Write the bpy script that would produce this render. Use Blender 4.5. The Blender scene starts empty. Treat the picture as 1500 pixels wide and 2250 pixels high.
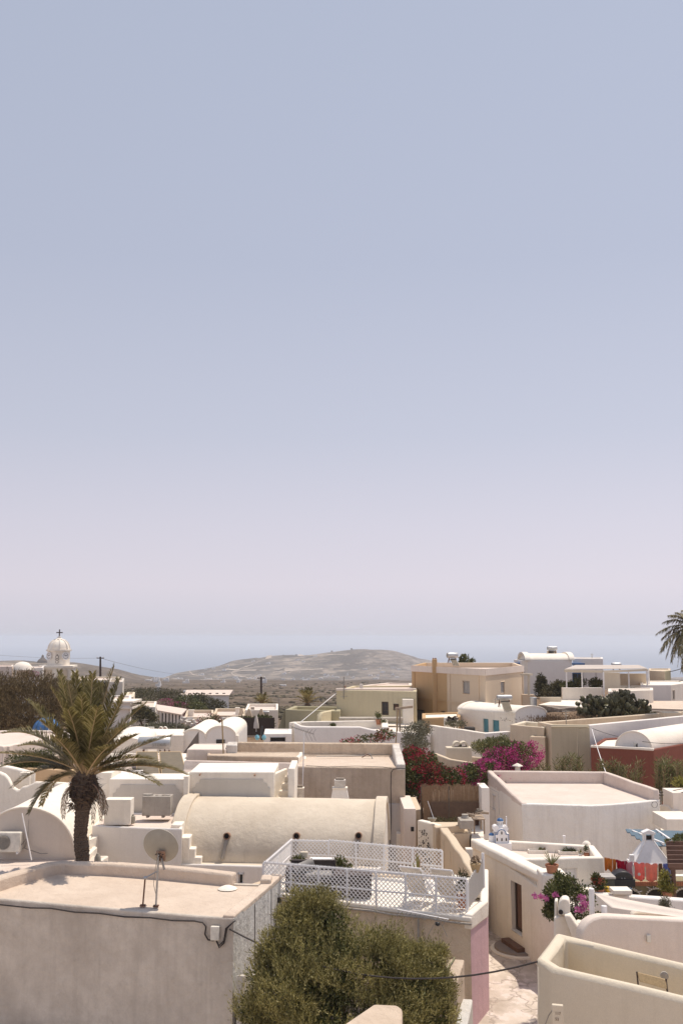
import bpy, bmesh, math, random
import numpy as np
from mathutils import Vector, Matrix, noise
random.seed(7); RNG = np.random.default_rng(7)
sc = bpy.context.scene
COL = sc.collection
# ---------------------------------------------------------------- camera, world, sun, exposure
F = 2187.5; CU, CV = 750.0, 1125.0; EYE = 1400.0
TH = math.atan((EYE - CV) / F)
cam = bpy.data.cameras.new('camera'); cam.lens = 35; cam.sensor_fit = 'VERTICAL'; cam.sensor_height = 36; cam.sensor_width = 24
cam.clip_start = 0.5; cam.clip_end = 90000
camo = bpy.data.objects.new('camera', cam); COL.objects.link(camo)
camo.location = (0, 0, 0); camo.rotation_euler = (math.pi / 2 + TH, 0, 0); sc.camera = camo
SUN = Vector((0.30, 0.27, 1.0)).normalized()
el = math.asin(SUN.z); az = math.atan2(SUN.x, SUN.y)
w = bpy.data.worlds.new('World'); sc.world = w; w.use_nodes = True
nt = w.node_tree; nt.nodes.clear()
out = nt.nodes.new('ShaderNodeOutputWorld'); bg = nt.nodes.new('ShaderNodeBackground'); bg.inputs[1].default_value = 0.1
sky = nt.nodes.new('ShaderNodeTexSky'); sky.sky_type = 'NISHITA'; sky.sun_disc = False
sky.sun_elevation = el; sky.sun_rotation = az; sky.altitude = 200; sky.air_density = 1.0; sky.dust_density = 3.0; sky.ozone_density = 1.0
geo = nt.nodes.new('ShaderNodeTexCoord'); sep = nt.nodes.new('ShaderNodeSeparateXYZ')
nt.links.new(geo.outputs['Generated'], sep.inputs[0])
ramp = nt.nodes.new('ShaderNodeValToRGB'); nt.links.new(sep.outputs['Z'], ramp.inputs[0])
def lin(r, g, b):
    f = lambda c: (c / 255) / 12.92 if c / 255 <= .04045 else ((c / 255 + .055) / 1.055) ** 2.4
    return (f(r), f(g), f(b), 1)
els = ramp.color_ramp.elements
stops = [(0.0, (203, 204, 217)), (0.012, (209, 207, 219)), (0.05, (218, 212, 223)), (0.11, (210, 207, 220)), (0.20, (194, 197, 213)), (0.36, (180, 186, 205)), (0.60, (174, 182, 202)), (1.0, (165, 175, 199))]
els[0].position = 0; els[0].color = lin(*stops[0][1]); els[1].position = 1; els[1].color = lin(*stops[-1][1])
for p_, c_ in stops[1:-1]:
    e = els.new(p_); e.color = lin(*c_)
# the haze is a little brighter towards the sun's side
dot = nt.nodes.new('ShaderNodeVectorMath'); dot.operation = 'DOT_PRODUCT'; nt.links.new(geo.outputs['Generated'], dot.inputs[0])
dot.inputs[1].default_value = (0.75, 0.2, 0.15)
mr = nt.nodes.new('ShaderNodeMapRange'); mr.inputs[1].default_value = -0.6; mr.inputs[2].default_value = 1.0; mr.inputs[3].default_value = 8.3; mr.inputs[4].default_value = 10.2
nt.links.new(dot.outputs['Value'], mr.inputs[0])
sc_ = nt.nodes.new('ShaderNodeVectorMath'); sc_.operation = 'SCALE'; nt.links.new(ramp.outputs[0], sc_.inputs[0]); nt.links.new(mr.outputs[0], sc_.inputs['Scale'])
mix = nt.nodes.new('ShaderNodeMix'); mix.data_type = 'RGBA'; mix.inputs['Factor'].default_value = 0.93
nt.links.new(sky.outputs[0], mix.inputs['A']); nt.links.new(sc_.outputs[0], mix.inputs['B'])
nt.links.new(mix.outputs['Result'], bg.inputs[0]); nt.links.new(bg.outputs[0], out.inputs[0])
sun = bpy.data.lights.new('sun', 'SUN'); sun.energy = 3.6; sun.angle = math.radians(0.5); sun.color = (1.0, 0.885, 0.75)
suno = bpy.data.objects.new('sun', sun); COL.objects.link(suno); suno.rotation_euler = SUN.to_track_quat('Z', 'Y').to_euler(); suno.location = (20, 20, 60)
sc.view_settings.view_transform = 'Standard'; sc.view_settings.look = 'None'; sc.view_settings.exposure = 0.22; sc.view_settings.gamma = 1.0
sc.view_settings.use_curve_mapping = False
sc.render.engine = 'CYCLES'; sc.cycles.use_denoising = True; sc.cycles.max_bounces = 8; sc.cycles.diffuse_bounces = 5; sc.cycles.transparent_max_bounces = 8
sc.cycles.volume_bounces = 2; sc.cycles.caustics_reflective = False; sc.cycles.caustics_refractive = False

# ---------------------------------------------------------------- where a line of sight meets the place
CT, ST = math.cos(TH), math.sin(TH)
def ray(u, v):
    x = (u - CU) / F; y = -(v - CV) / F
    return Vector((x, CT - y * ST, ST + y * CT))
def P(u, v, d):
    r = ray(u, v); return r * (d / r.y)
def G(u, v, z):
    r = ray(u, v); return r * (z / r.z)
def zat(v, d): return P(CU, v, d).z
def xat(u, d): return P(u, EYE, d).x

# ---------------------------------------------------------------- materials
def mat_base(name):
    m = bpy.data.materials.new(name); m.use_nodes = True
    n = m.node_tree; b = n.nodes['Principled BSDF']; return m, n, b
def N(n, t, **k):
    x = n.nodes.new(t)
    for a, v in k.items(): setattr(x, a, v)
    return x
def L(n, a, b): n.links.new(a, b)
def mulc(c, f): return tuple(min(1, x * f) for x in c[:3]) + (1,)
def noise_node(n, vec, scale, detail=4, rough=.55, dist=0):
    x = N(n, 'ShaderNodeTexNoise'); x.inputs['Scale'].default_value = scale; x.inputs['Detail'].default_value = detail
    x.inputs['Roughness'].default_value = rough; x.inputs['Distortion'].default_value = dist
    if vec is not None: L(n, vec, x.inputs['Vector'])
    return x.outputs[0]
def mapr(n, v, a, b, c=0., d=1.):
    x = N(n, 'ShaderNodeMapRange'); x.inputs[1].default_value = a; x.inputs[2].default_value = b; x.inputs[3].default_value = c; x.inputs[4].default_value = d
    L(n, v, x.inputs[0]); return x.outputs[0]
def mixc(n, f, a, b):
    x = N(n, 'ShaderNodeMix', data_type='RGBA')
    for s, v in (('Factor', f), ('A', a), ('B', b)):
        if hasattr(v, 'links') or hasattr(v, 'is_output'): L(n, v, x.inputs[s])
        else: x.inputs[s].default_value = v
    return x.outputs['Result']
def mul(n, a, b):
    x = N(n, 'ShaderNodeMath', operation='MULTIPLY')
    for i, v in enumerate((a, b)):
        if hasattr(v, 'is_output'): L(n, v, x.inputs[i])
        else: x.inputs[i].default_value = v
    return x.outputs[0]
MATS = {}
def plaster(name, col, stain=None, amt=.35, streak=.3, bump=.35, scale=1., fine=40, peel=0, rough=.92, spots=0.):
    """lime-washed render: large patches, weather streaks on upright faces, trowel relief"""
    if name in MATS: return MATS[name]
    m, n, b = mat_base(name); g = N(n, 'ShaderNodeNewGeometry'); pos = g.outputs['Position']
    col = tuple(col[:3]) + (1,); stain = (tuple(stain[:3]) + (1,)) if stain else mulc(col, .72)
    big = mapr(n, noise_node(n, pos, .7 * scale, 6, .6, .4), .38, .72)
    mid = mapr(n, noise_node(n, pos, 3.5 * scale, 5, .65), .42, .75)
    c = mixc(n, mul(n, big, amt), col, stain)
    c = mixc(n, mul(n, mid, amt * .6), c, stain)
    if streak:
        mp = N(n, 'ShaderNodeMapping'); mp.inputs['Scale'].default_value = (3.2 * scale, 3.2 * scale, .22 * scale); L(n, pos, mp.inputs[0])
        s = mapr(n, noise_node(n, mp.outputs[0], 1.6, 5, .6), .5, .78)
        sp = N(n, 'ShaderNodeSeparateXYZ'); L(n, g.outputs['Normal'], sp.inputs[0])
        ab = N(n, 'ShaderNodeMath', operation='ABSOLUTE'); L(n, sp.outputs['Z'], ab.inputs[0])
        up = mapr(n, ab.outputs[0], .2, .7, 1, 0)
        c = mixc(n, mul(n, mul(n, s, up), streak), c, mulc(stain, .8))
    if peel:
        pl = mapr(n, noise_node(n, pos, 2.1 * scale, 9, .72, .6), .52 - .1 * peel, .66 - .1 * peel)
        c = mixc(n, mul(n, pl, .6), c, mulc(stain, .8))
    if spots:
        pl = mapr(n, noise_node(n, pos, 5 * scale, 8, .7), .6, .66)
        c = mixc(n, mul(n, pl, spots), c, mulc(stain, .35))
    fn = mapr(n, noise_node(n, pos, fine, 4, .7), .3, .7, .93, 1.05)
    vm = N(n, 'ShaderNodeVectorMath', operation='SCALE'); L(n, c, vm.inputs[0]); L(n, fn, vm.inputs['Scale'])
    L(n, vm.outputs[0], b.inputs['Base Color']); b.inputs['Roughness'].default_value = rough
    b.inputs['Specular IOR Level'].default_value = .25
    hb = N(n, 'ShaderNodeBump'); hb.inputs['Strength'].default_value = bump; hb.inputs['Distance'].default_value = .05
    ad = N(n, 'ShaderNodeMath', operation='ADD'); L(n, noise_node(n, pos, 5, 4, .6), ad.inputs[0]); L(n, mul(n, noise_node(n, pos, 34, 4, .7), .3), ad.inputs[1])
    L(n, ad.outputs[0], hb.inputs['Height']); L(n, hb.outputs[0], b.inputs['Normal'])
    MATS[name] = m; return m
def plain(name, col, rough=.6, metal=0., bump=0, var=.12, vs=6, spec=.5):
    if name in MATS: return MATS[name]
    m, n, b = mat_base(name); g = N(n, 'ShaderNodeNewGeometry'); pos = g.outputs['Position']
    c = mixc(n, mapr(n, noise_node(n, pos, vs, 5, .65), .35, .7), mulc(col, 1 + var), mulc(col, 1 - var * 1.6))
    L(n, c, b.inputs['Base Color']); b.inputs['Roughness'].default_value = rough; b.inputs['Metallic'].default_value = metal
    b.inputs['Specular IOR Level'].default_value = spec
    if bump:
        hb = N(n, 'ShaderNodeBump'); hb.inputs['Strength'].default_value = bump; hb.inputs['Distance'].default_value = .02
        L(n, noise_node(n, pos, 30, 5, .6), hb.inputs['Height']); L(n, hb.outputs[0], b.inputs['Normal'])
    MATS[name] = m; return m
def leafy(name, cols, trans=.25, rough=.55, spread=1.):
    """each leaf takes its own tone between the given colours"""
    if name in MATS: return MATS[name]
    m, n, b = mat_base(name); g = N(n, 'ShaderNodeNewGeometry')
    r = N(n, 'ShaderNodeValToRGB'); L(n, g.outputs['Random Per Island'], r.inputs[0])
    e = r.color_ramp.elements; e[0].color = tuple(cols[0]) + (1,); e[1].color = tuple(cols[-1]) + (1,)
    for i, c in enumerate(cols[1:-1]): x = e.new((i + 1) / (len(cols) - 1)); x.color = tuple(c) + (1,)
    pn = mapr(n, noise_node(n, g.outputs['Position'], 1.6 * spread, 4, .6), .35, .68, .72, 1.25)
    vm = N(n, 'ShaderNodeVectorMath', operation='SCALE'); L(n, r.outputs[0], vm.inputs[0]); L(n, pn, vm.inputs['Scale'])
    L(n, vm.outputs[0], b.inputs['Base Color']); b.inputs['Roughness'].default_value = rough; b.inputs['Specular IOR Level'].default_value = .3
    if trans:
        tr = N(n, 'ShaderNodeBsdfTranslucent'); L(n, vm.outputs[0], tr.inputs[0]); mx = N(n, 'ShaderNodeMixShader'); mx.inputs[0].default_value = trans
        L(n, b.outputs[0], mx.inputs[1]); L(n, tr.outputs[0], mx.inputs[2]); L(n, mx.outputs[0], n.nodes['Material Output'].inputs[0])
    MATS[name] = m; return m

# ---------------------------------------------------------------- mesh building
class MB:
    def __init__(s): s.v = []; s.f = []
    def add(s, vs, fs):
        o = len(s.v); s.v += [tuple(p) for p in vs]; s.f += [tuple(i + o for i in f) for f in fs]; return s
    def box(s, c, size, rz=0, rx=0, ry=0):
        R = Matrix.Rotation(rz, 3, 'Z') @ Matrix.Rotation(ry, 3, 'Y') @ Matrix.Rotation(rx, 3, 'X'); c = Vector(c)
        vs = [c + R @ Vector((sx * size[0] / 2, sy * size[1] / 2, sz * size[2] / 2)) for sz in (-1, 1) for sx, sy in ((-1, -1), (1, -1), (1, 1), (-1, 1))]
        return s.add(vs, [(0, 3, 2, 1), (4, 5, 6, 7), (0, 1, 5, 4), (1, 2, 6, 5), (2, 3, 7, 6), (3, 0, 4, 7)])
    def bar(s, a, b, w, h=None, up=(0, 0, 1)):
        a = Vector(a); b = Vector(b); h = h or w; d = (b - a).normalized(); upv = Vector(up)
        if abs(d.dot(upv)) > .97: upv = Vector((0, 1, 0))
        x = d.cross(upv).normalized(); y = x.cross(d).normalized()
        vs = [q + x * (i * w / 2) + y * (j * h / 2) for q in (a, b) for i, j in ((-1, -1), (1, -1), (1, 1), (-1, 1))]
        return s.add(vs, [(0, 3, 2, 1), (4, 5, 6, 7), (0, 1, 5, 4), (1, 2, 6, 5), (2, 3, 7, 6), (3, 0, 4, 7)])
    def tube(s, pts, r, k=8, cap=True):
        pts = [Vector(p) for p in pts]; rs = r if isinstance(r, (list, tuple)) else [r] * len(pts); vs = []; fs = []
        prev = None
        for i, p in enumerate(pts):
            d = (pts[min(i + 1, len(pts) - 1)] - pts[max(i - 1, 0)]).normalized()
            if prev is None: prev = d.cross(Vector((0, 0, 1)) if abs(d.z) < .9 else Vector((1, 0, 0))).normalized()
            x = (prev - d * prev.dot(d)).normalized(); prev = x; y = d.cross(x)
            for j in range(k):
                a = 2 * math.pi * j / k; vs.append(p + (x * math.cos(a) + y * math.sin(a)) * rs[i])
        for i in range(len(pts) - 1):
            for j in range(k): fs.append((i * k + j, i * k + (j + 1) % k, (i + 1) * k + (j + 1) % k, (i + 1) * k + j))
        if cap: fs.append(tuple(range(k - 1, -1, -1))); fs.append(tuple((len(pts) - 1) * k + j for j in range(k)))
        return s.add(vs, fs)
    def lathe(s, c, prof, k=24, axis=None):
        """prof: (radius, height) pairs"""
        c = Vector(c); R = Matrix.Identity(3) if axis is None else Vector(axis).to_track_quat('Z', 'Y').to_matrix(); vs = []; fs = []
        for r, h in prof:
            for j in range(k):
                a = 2 * math.pi * j / k; vs.append(c + R @ Vector((r * math.cos(a), r * math.sin(a), h)))
        for i in range(len(prof) - 1):
            for j in range(k): fs.append((i * k + j, i * k + (j + 1) % k, (i + 1) * k + (j + 1) % k, (i + 1) * k + j))
        fs.append(tuple(range(k - 1, -1, -1))); fs.append(tuple((len(prof) - 1) * k + j for j in range(k)))
        return s.add(vs, fs)
    def prism(s, poly, z0, z1):
        n = len(poly); vs = [(p[0], p[1], z0) for p in poly] + [(p[0], p[1], z1) for p in poly]
        a = sum(poly[i][0] * poly[(i + 1) % n][1] - poly[(i + 1) % n][0] * poly[i][1] for i in range(n))
        fs = [tuple(range(n - 1, -1, -1)), tuple(range(n, 2 * n))] + [(i, (i + 1) % n, n + (i + 1) % n, n + i) for i in range(n)]
        if a < 0: fs = [f[::-1] for f in fs]
        return s.add(vs, fs)
    def slab(s, pts, n, t):
        """a flat shape given by its outline, thickened by t along n"""
        pts = [Vector(p) for p in pts]; n = Vector(n).normalized() * t; k = len(pts)
        vs = pts + [p + n for p in pts]
        return s.add(vs, [tuple(range(k - 1, -1, -1)), tuple(range(k, 2 * k))] + [(i, (i + 1) % k, k + (i + 1) % k, k + i) for i in range(k)])
def tag(o, label=None, cat=None, group=None, kind=None):
    if label: o['label'] = label
    if cat: o['category'] = cat
    if group: o['group'] = group
    if kind: o['kind'] = kind
    return o
def thing(name, label, cat, loc=(0, 0, 0), group=None):
    o = bpy.data.objects.new(name, None); COL.objects.link(o); o.location = loc; o.empty_display_size = .2
    return tag(o, label, cat, group)
WL = {}
def wloc(o):
    return Vector((0, 0, 0)) if o is None else o.location + wloc(o.parent)
def mesh(name, mb, mat, parent=None, smooth=35, bevel=0, label=None, cat=None, group=None, kind=None, origin=None, recalc=False, seg=2):
    me = bpy.data.meshes.new(name); org = Vector(origin) if origin is not None else None
    if parent is None and org is None:
        vs = mb.v; xs = [p[0] for p in vs]; ys = [p[1] for p in vs]; zs = [p[2] for p in vs]
        org = Vector(((min(xs) + max(xs)) / 2, (min(ys) + max(ys)) / 2, min(zs)))
    base = wloc(parent) if parent is not None else Vector((0, 0, 0))
    sh = base if org is None else org
    me.from_pydata([(p[0] - sh.x, p[1] - sh.y, p[2] - sh.z) for p in mb.v], [], mb.f)
    if recalc or bevel:
        bm = bmesh.new(); bm.from_mesh(me); bmesh.ops.remove_doubles(bm, verts=bm.verts, dist=.0005)
        if recalc: bmesh.ops.recalc_face_normals(bm, faces=bm.faces)
        bm.to_mesh(me); bm.free()
    me.materials.append(mat)
    if smooth:
        me.polygons.foreach_set('use_smooth', [True] * len(me.polygons)); me.set_sharp_from_angle(angle=math.radians(smooth))
    o = bpy.data.objects.new(name, me); COL.objects.link(o); o.parent = parent; o.location = sh - base
    if bevel:
        bv = o.modifiers.new('bevel', 'BEVEL'); bv.width = bevel; bv.segments = seg; bv.limit_method = 'ANGLE'; bv.angle_limit = math.radians(40); bv.harden_normals = False
    return tag(o, label, cat, group, kind)
def copy_tree(o, parent=None, label=None):
    c = o.copy(); COL.objects.link(c); c.parent = parent
    if label: c['label'] = label
    for ch in [x for x in o.children]: copy_tree(ch, c)
    return c
def wob(p, amp, fr=.8):
    if not amp: return Vector(p)
    p = Vector(p); q = p * fr
    return p + Vector((noise.noise(q), noise.noise(q + Vector((31, 7, 3))), noise.noise(q + Vector((5, 61, 17))) * .9)) * amp + Vector((noise.noise(q * 3.7), noise.noise(q * 3.7 + Vector((31, 7, 3))), noise.noise(q * 3.7 + Vector((5, 61, 17))))) * amp * .25

def area2(poly): return sum(poly[i][0] * poly[(i + 1) % len(poly)][1] - poly[(i + 1) % len(poly)][0] * poly[i][1] for i in range(len(poly)))
def offset_poly(poly, t):
    """poly moved inwards by t"""
    n = len(poly); s = 1 if area2(poly) > 0 else -1; res = []
    for i in range(n):
        a = Vector(poly[i - 1][:2]); b = Vector(poly[i][:2]); c = Vector(poly[(i + 1) % n][:2])
        d1 = (b - a).normalized(); d2 = (c - b).normalized()
        n1 = Vector((-d1.y, d1.x)) * s; n2 = Vector((-d2.y, d2.x)) * s
        m = (n1 + n2); k = max(.35, 1 + n1.dot(n2)); res.append(b + m / k * t)
    return res
def on_edge(a, b, u, v):
    """(s, z) where the line of sight (u, v) meets the upright plane through a-b"""
    a = Vector((a[0], a[1], 0)); d = Vector((b[0], b[1], 0)) - a; Ln = d.length; d /= Ln; n = Vector((d.y, -d.x, 0))
    r = ray(u, v); t = a.dot(n) / r.dot(n); q = r * t
    return (q - a).dot(d), q.z
def cuts(a, b, step, extra=()):
    k = max(1, int(round((b - a) / step))); c = [a + (b - a) * i / k for i in range(k + 1)]
    c = [x for x in c if all(abs(x - e) > .12 for e in extra) or x in (a, b)]
    c += [e for e in extra if a + .01 < e < b - .01]; return sorted(set(c))
def opening(par, a, b, o, n, rec):
    """what sits in one hole of a wall: frame, pane, leaves"""
    s0, s1, z0, z1 = o['r']; kind = o.get('kind', 'glass'); a3 = Vector((a[0], a[1], 0)); d = (Vector((b[0], b[1], 0)) - a3).normalized()
    def W(s, z, dep): q = a3 + d * s - n * dep; return Vector((q.x, q.y, z))
    fm = o.get('fm') or MATS['white paint']; fw = o.get('fw', .06); dep = rec * .7
    rows, cols_ = o.get('grid', (1, 1))
    def rectbar(mb, sa, sb, za, zb, d0, d1):
        vs = [W(s, z, q) for q in (d0, d1) for s, z in ((sa, za), (sb, za), (sb, zb), (sa, zb))]
        mb.add(vs, [(0, 1, 2, 3), (7, 6, 5, 4), (0, 4, 5, 1), (1, 5, 6, 2), (2, 6, 7, 3), (3, 7, 4, 0)])
    if kind == 'void': return
    mb = MB()
    e = .004
    rectbar(mb, s0 + e, s0 + fw, z0 + e, z1 - e, dep - .03, dep + .03); rectbar(mb, s1 - fw, s1 - e, z0 + e, z1 - e, dep - .03, dep + .03)
    rectbar(mb, s0 + fw, s1 - fw, z1 - fw, z1 - e, dep - .03, dep + .03); rectbar(mb, s0 + fw, s1 - fw, z0 + e, z0 + fw, dep - .03, dep + .03)
    nm = {'glass': 'window', 'shutter': 'window', 'door': 'door_frame'}[kind]
    fo = mesh(nm, mb, fm, par, recalc=True, label=o.get('label'))
    if kind == 'glass':
        for i in range(1, cols_):
            mb = MB(); s = s0 + (s1 - s0) * i / cols_; rectbar(mb, s - .02, s + .02, z0 + fw, z1 - fw, dep - .02, dep + .02); mesh('mullion', mb, fm, fo, recalc=True)
        for i in range(1, rows):
            mb = MB(); z = z0 + (z1 - z0) * i / rows; rectbar(mb, s0 + fw, s1 - fw, z - .015, z + .015, dep - .012, dep + .012); mesh('glazing_bar', mb, fm, fo, recalc=True)
        mb = MB(); rectbar(mb, s0 + fw, s1 - fw, z0 + fw, z1 - fw, dep + .002, dep + .01); mesh('pane', mb, o.get('pm') or MATS['dark glass'], fo, recalc=True)
    else:
        k = o.get('leaves', 2 if kind == 'shutter' else 1); lm = o.get('lm') or fm
        for i in range(k):
            sa = s0 + fw + (s1 - s0 - 2 * fw) * i / k + .006; sb = s0 + fw + (s1 - s0 - 2 * fw) * (i + 1) / k - .006; mb = MB()
            rectbar(mb, sa, sb, z0 + fw, z1 - fw, dep, dep + .03)
            h = z1 - z0
            if kind == 'door':
                for q0, q1 in ((.08, .45), (.5, .92)): rectbar(mb, sa + .1, sb - .1, z0 + h * q0, z0 + h * q1, dep - .018, dep - .001)
            else:
                nn = max(3, int(h / .09))
                for q in range(nn): rectbar(mb, sa + .03, sb - .03, z0 + fw + (h - 2 * fw) * (q + .2) / nn, z0 + fw + (h - 2 * fw) * (q + .7) / nn, dep - .014, dep - .001)
            lo = mesh('door_leaf' if kind == 'door' else 'shutter', mb, lm, fo, recalc=True)
    if o.get('sill'):
        mb = MB(); rectbar(mb, s0 - .05, s1 + .05, z0 - .05, z0 - .004, -.06, rec * .6); mesh('sill', mb, MATS['white plaster'], fo, recalc=True)
def shell(par, poly, zt, zb, mat, ph=.3, pt=.22, deck=None, holes=(), mats=None, amp=.02, step=1.1, bevel=.035, rec=.14, deckname='roof', wallname='wall', zts=None):
    """outer walls with real openings, a parapet of the same plaster, and the roof deck inside it. zts: parapet top per corner"""
    n = len(poly); sgn = 1 if area2(poly) > 0 else -1; inner = offset_poly(poly, pt); mats = mats or {}
    zts = zts or [zt] * n
    hs = {}
    for h in holes:
        a, b = poly[h['e']], poly[(h['e'] + 1) % n]
        s0, z0 = on_edge(a, b, h['px'][0], h['px'][1]); s1, z1 = on_edge(a, b, h['px'][2], h['px'][3])
        s0, s1 = sorted((s0, s1)); z0, z1 = sorted((z0, z1)); h = dict(h); h['r'] = (s0, s1, z0, z1); hs.setdefault(h['e'], []).append(h)
    zlow = min(zts) - ph - .02
    zc = cuts(zb, zlow, step, [z for l in hs.values() for h in l for z in h['r'][2:]])
    groups = {}
    for i in range(n):
        m = mats.get(i, mat)
        if i == 0 or m is not mats.get(i - 1, mat): run = 0 if i == 0 else run + 1
        if i == n - 1 and m is mats.get(0, mat): run = 0
        groups.setdefault((run, m.name), (m, MB()))
        mb = groups[(run, m.name)][1]; a = Vector(poly[i][:2]); b = Vector(poly[(i + 1) % n][:2]); Ln = (b - a).length; d = (b - a) / Ln
        ia, ib = inner[i], inner[(i + 1) % n]; nrm = Vector((d.y, -d.x, 0)) * sgn; hl = hs.get(i, [])
        s_c = cuts(0, Ln, step, [x for h in hl for x in h['r'][:2]])
        def T(s): return zts[i] + (zts[(i + 1) % n] - zts[i]) * s / Ln
        def V(s, z): q = a + d * s; return wob((q.x, q.y, z), amp)
        for j in range(len(s_c) - 1):
            sa, sb = s_c[j], s_c[j + 1]; sm = (sa + sb) / 2
            for k in range(len(zc) - 1):
                zm = (zc[k] + zc[k + 1]) / 2
                if any(h['r'][0] < sm < h['r'][1] and h['r'][2] < zm < h['r'][3] for h in hl): continue
                q = [V(sa, zc[k]), V(sb, zc[k]), V(sb, zc[k + 1]), V(sa, zc[k + 1])]; mb.add(q if sgn > 0 else q[::-1], [(0, 1, 2, 3)])
            oA, oB = V(sa, T(sa)), V(sb, T(sb)); iA_, iB_ = ia.lerp(ib, sa / Ln), ia.lerp(ib, sb / Ln)
            IA, IB = wob((iA_.x, iA_.y, T(sa)), amp), wob((iB_.x, iB_.y, T(sb)), amp)
            DA, DB = wob((iA_.x, iA_.y, zt - ph - .05), amp), wob((iB_.x, iB_.y, zt - ph - .05), amp)
            for q in ([V(sa, zlow), V(sb, zlow), oB, oA], [oA, oB, IB, IA], [IA, IB, DB, DA]): mb.add(q if sgn > 0 else q[::-1], [(0, 1, 2, 3)])
        for h in hl:
            s0, s1, z0, z1 = h['r']; fr = [V(s0, z0), V(s1, z0), V(s1, z1), V(s0, z1)]
            bk = [p - nrm * rec for p in fr]
            for q in range(4):
                r = (q + 1) % 4; f4 = [fr[q], fr[r], bk[r], bk[q]]; mb.add(f4[::-1] if sgn > 0 else f4, [(0, 1, 2, 3)])
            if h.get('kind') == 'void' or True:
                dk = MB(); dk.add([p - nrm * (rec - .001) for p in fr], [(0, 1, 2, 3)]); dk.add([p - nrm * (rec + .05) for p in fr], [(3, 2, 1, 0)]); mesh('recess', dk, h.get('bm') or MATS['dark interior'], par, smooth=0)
            opening(par, a, b, h, nrm, rec)
    for m, mb in groups.values(): mesh(wallname, mb, m, par, bevel=bevel)
    inn = offset_poly(poly, pt - .05); mb = MB()
    # deck as a gently uneven sheet
    mb.add([(p.x, p.y, zt - ph) for p in inn], [tuple(range(n))] if sgn > 0 else [tuple(range(n))[::-1]])
    mesh(deckname, mb, deck or mat, par, smooth=0)
    return hs
def ctr(poly, z):
    return Vector((sum(p[0] for p in poly) / len(poly), sum(p[1] for p in poly) / len(poly), z))
def house(name, label, cat, px, zt, zb, mat, group=None, **k):
    poly = [G(u, v, zt) for u, v in px]; t = thing(name, label, cat, ctr(poly, zb), group)
    shell(t, poly, zt, zb, mat, **k); t['_'] = 0; del t['_']; return t, poly
def strip_mb(pts, t, zb, amp=.015, step=.5, side=1, zbs=None):
    """a wall along the outer top line pts; its top may rise and fall"""
    pts = [Vector(p) for p in pts]; q = []; zq = []
    zbs = zbs or [zb] * len(pts)
    for i in range(len(pts) - 1):
        k = max(1, int(round((pts[i + 1] - pts[i]).length / step)))
        for j in range(k): q.append(pts[i].lerp(pts[i + 1], j / k)); zq.append(zbs[i] + (zbs[i + 1] - zbs[i]) * j / k)
    q.append(pts[-1]); zq.append(zbs[-1]); mb = MB(); vs = []
    for i, p in enumerate(q):
        d = q[min(i + 1, len(q) - 1)] - q[max(i - 1, 0)]; d = Vector((d.x, d.y, 0)).normalized(); nn = Vector((-d.y, d.x, 0)) * side * t
        for r in (Vector((p.x, p.y, zq[i])), p, p + nn, Vector((p.x + nn.x, p.y + nn.y, zq[i]))): vs.append(wob(r, amp))
    fs = []
    for i in range(len(q) - 1):
        for j in range(4): fs.append((i * 4 + j, i * 4 + (j + 1) % 4, i * 4 + 4 + (j + 1) % 4, i * 4 + 4 + j))
    fs.append((0, 1, 2, 3)); k = (len(q) - 1) * 4; fs.append((k + 3, k + 2, k + 1, k)); mb.add(vs, fs); return mb
def strip(name, pts, t, zb, mat, parent=None, side=1, bevel=.04, amp=.015, step=.5, zbs=None, **k):
    return mesh(name, strip_mb(pts, t, zb, amp, step, side, zbs), mat, parent, bevel=bevel, recalc=True, **k)
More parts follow.
